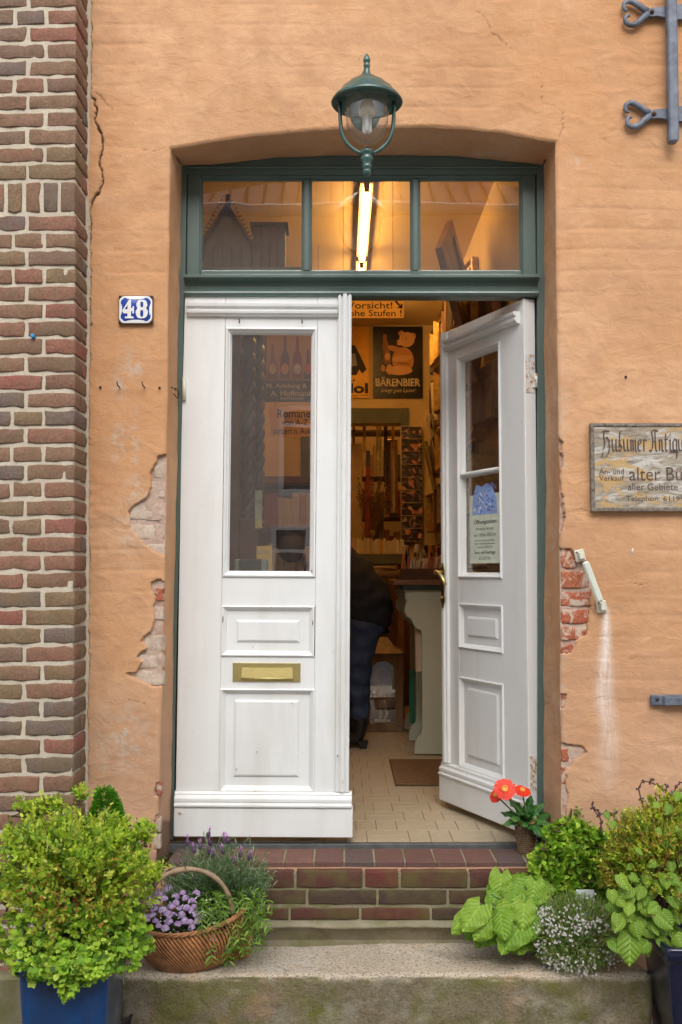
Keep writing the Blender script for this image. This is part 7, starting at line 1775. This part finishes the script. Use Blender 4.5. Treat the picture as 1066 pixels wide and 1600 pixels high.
q0_, q1_ = P3(900,1390,-.20), P3(929,1425,-.20); MB().box((q0_[0], -.2012, q1_[2]-.08), (q1_[0], -.2, q0_[2]), .0005).build('tag', flat((.66,.70,.72), 'milky_plastic', .3), pl_)
for i in range(3): MB().box((q0_[0]+.006, -.2018, q0_[2]-.02-.012*i), (q1_[0]-.008-.006*i, -.2014, q0_[2]-.0175-.012*i)).build('faded_line', flat((.45,.50,.52), 'faded_print'), pl_)

# ---- right shrub and climber in the navy pot
a_ = P3(1036,1482,-.50)
pot(a_[0]+.165, -.50, .30, .28, a_[2], M['navy'], 'dark navy glazed flower pot cut off by the right margin')
rs = thing('variegated_shrub', 'yellow and bronze leaved shrub at the right margin beside the wall', 'shrub')
YEL = [(.44,.54,.04),(.60,.60,.08),(.28,.42,.03),(.50,.36,.06),(.14,.24,.03)]
rc_ = P3(1035,1345,-.30)
twig_shrub(rs, rc_, (.195,.17,.20), 1500, 9, .0165, YEL, [4,3,4,2,3], bump_=.35, upb=.5, seed=12, width=.8, stem_n=60, warm=(rc_[0]+.02,0,rc_[2]+.05,.12,.1,.22))
twig_shrub(rs, P3(1060,1275,-.25), (.10,.10,.09), 260, 8, .016, YEL, [4,4,4,2,2], bump_=.4, seed=15, stem_n=12); twig_shrub(rs, P3(965,1365,-.22), (.06,.06,.10), 180, 8, .016, YEL, [4,4,3,2,2], bump_=.4, seed=18, stem_n=10)
cb2 = thing('round_leaved_climber', 'green round-leaved climber hanging over the navy pot at the lower right', 'climbing plant')
rl = [leaf_mesh('leaf', 1, .86, 0, .10, .12, .12, 8, .2, 0, s_) for s_ in range(3)]
for i, (x, y, s_) in enumerate([(980,1455,44),(1002,1440,40),(1005,1412,30),(1022,1420,30),(983,1420,28),(1000,1395,28),(1040,1440,38),(1058,1430,34),(1062,1460,36),(1012,1376,26),(1030,1385,26),(965,1440,28),(1048,1400,28),(985,1485,56),(1005,1467,34),(1060,1390,26),(1066,1345,26),(1050,1355,22),(1020,1350,20),(1042,1322,22),(1064,1300,24),(1045,1265,22),(1058,1245,20),(1010,1485,26),(1050,1480,26),(960,1420,30),(975,1395,26),(1030,1460,34),(1075,1410,30),(1078,1440,34),(958,1290,18),(950,1275,16),(1025,1258,16),(995,1430,26),(1040,1475,30),(1066,1480,28),(992,1372,20),(1072,1370,26),(1018,1398,24),(978,1440,30),(1020,1445,30),(1075,1260,22),(1085,1320,26),(1030,1300,16),(1000,1330,16),(985,1355,16)]+[(RNG.uniform(955,1075), RNG.uniform(1375,1480), RNG.uniform(20,34)) for _ in range(42)]):
    Y = -.44 if y > 1370 else -.42; q = P3(x, y, Y+RNG.uniform(-.03,.05)); L = .80*s_/(1590/(3.65+Y)); dv = Vector((RNG.uniform(-.7,.7), -.4, RNG.uniform(-1,-.2))).normalized()
    place_leaf(rl[i % 3], M['roundleaf'], cb2, Vector(q)-dv*L*.5, dv, (RNG.uniform(-.4,.4), -.85, .5), L)
tn = MB()
for pl3 in ([(938,1300),(940,1285),(935,1268),(926,1262),(925,1256)],[(926,1262),(935,1275),(948,1268),(958,1272),(962,1268)],[(1010,1270),(1002,1250),(998,1232),(1004,1220),(1016,1222),(1020,1216)],[(1016,1222),(1030,1228),(1046,1240),(1060,1262)],[(1060,1262),(1052,1240),(1058,1228),(1064,1222)],[(955,1300),(975,1320),(990,1350)],[(1040,1240),(1042,1228)],[(1060,1240),(1075,1225),(1080,1218)]):
    tn.tube([Vector(P3(x, y, -.16)) for x, y in pl3], .0026, 5, False)
    for x, y in pl3[1:]:
        for k in range(3): tn.sphere(P3(x+RNG.uniform(-3,3), y+RNG.uniform(-3,3), -.16), .0042, 5, 4)
tn.build('bare_tendrils', simple('purple_brown_tendril', (.10,.05,.05), .7), cb2, kind='stuff')
for nm_, (x, y), k_ in (('wall_weed',(902,1272),10),('wall_weed',(885,1290),8)):
    q = P3(x, y, -.02); o = leaves('wall_weed', q+RNG.normal(size=(k_*3,3))*.008, unit(k_*3)+np.array([0,-.5,.3]), np.full(k_*3,.014), palette(k_*3, [(.2,.35,.06)], [1]), None, 1.1, kind=None); o['label'] = 'tiny green weed growing from the wall crack '+('above the lemon balm' if x > 900 else 'right beside the door jamb'); o['category'] = 'weed'
# grass by the pot
n = 240; P = np.stack([RNG.uniform(-1.25,-.93,n), RNG.uniform(-.75,-.25,n), np.full(n,GZ)], 1); leaves('grass', P, np.stack([RNG.normal(size=n)*.3, RNG.normal(size=n)*.3-.15, np.ones(n)], 1), .11*RNG.uniform(.5,1.2,n), palette(n, [(.12,.24,.04),(.2,.32,.06)], [1,1]), None, .10, droop=.3)
# fallen bits on the granite
# rust runs and chips on the door leaves, each a small raised flake of rust
for (u, z_, w_, h_, lf_) in ((.345,.8475,.016,.004,0),(.168,.80,.004,.030,0),(.506,.79,.004,.022,0),(.622,.205,.007,.020,0),(.175,.535,.010,.003,0),(.225,.245,.003,.006,0),(.50,.985,.004,.012,0),(.640,.665,.003,.02,0),(.603,.30,.004,.007,0),(.30,.31,.003,.003,0),(.43,.49,.004,.003,0),(.02,.09,.012,.003,0),(.30,.165,.02,.002,0),(.55,.112,.02,.002,0)):
    y_ = -.0235 if u > .6 and u < .63 else (-.0065 if z_ > .15 else -.030)
    P_ = [(u+w_*.5*math.cos(6.283*i/9)*RNG.uniform(.6,1.1), y_+RNG.uniform(-.0003,.0003), z_+h_*.5*math.sin(6.283*i/9)*RNG.uniform(.6,1.1)) for i in range(9)]; P2_ = [(a_1, y_+.008, c_1) for a_1, b_1, c_1 in P_]
    MB().add(P_+P2_, [tuple(range(9))]+[(i, (i+1) % 9, 9+(i+1) % 9, 9+i) for i in range(9)]).build('rust_spot', M['hinge'] if w_ > .006 else M['rust'], lt)
for (x, y) in ((783,1478),(640,1475),(820,1500),(430,1482)):
    q = UZ(x, y, -.289); MB().box((-.004,-.002,0),(.004,.002,.0015)).build('fallen_bit', M['twig'], None, (q.x,q.y,-.2885), (0,0,RNG.uniform(0,3)), label='small dry plant bit fallen on the granite step', cat='debris', group='dry bits on the granite step')

# ------------------------------------------------------------------ labels of alike things: say where each run stands
for o in list(SC.objects):
    l = o.get('label')
    if l and o.parent is None and len(l.split()) > 16: o['label'] = ' '.join(l.split()[:16])
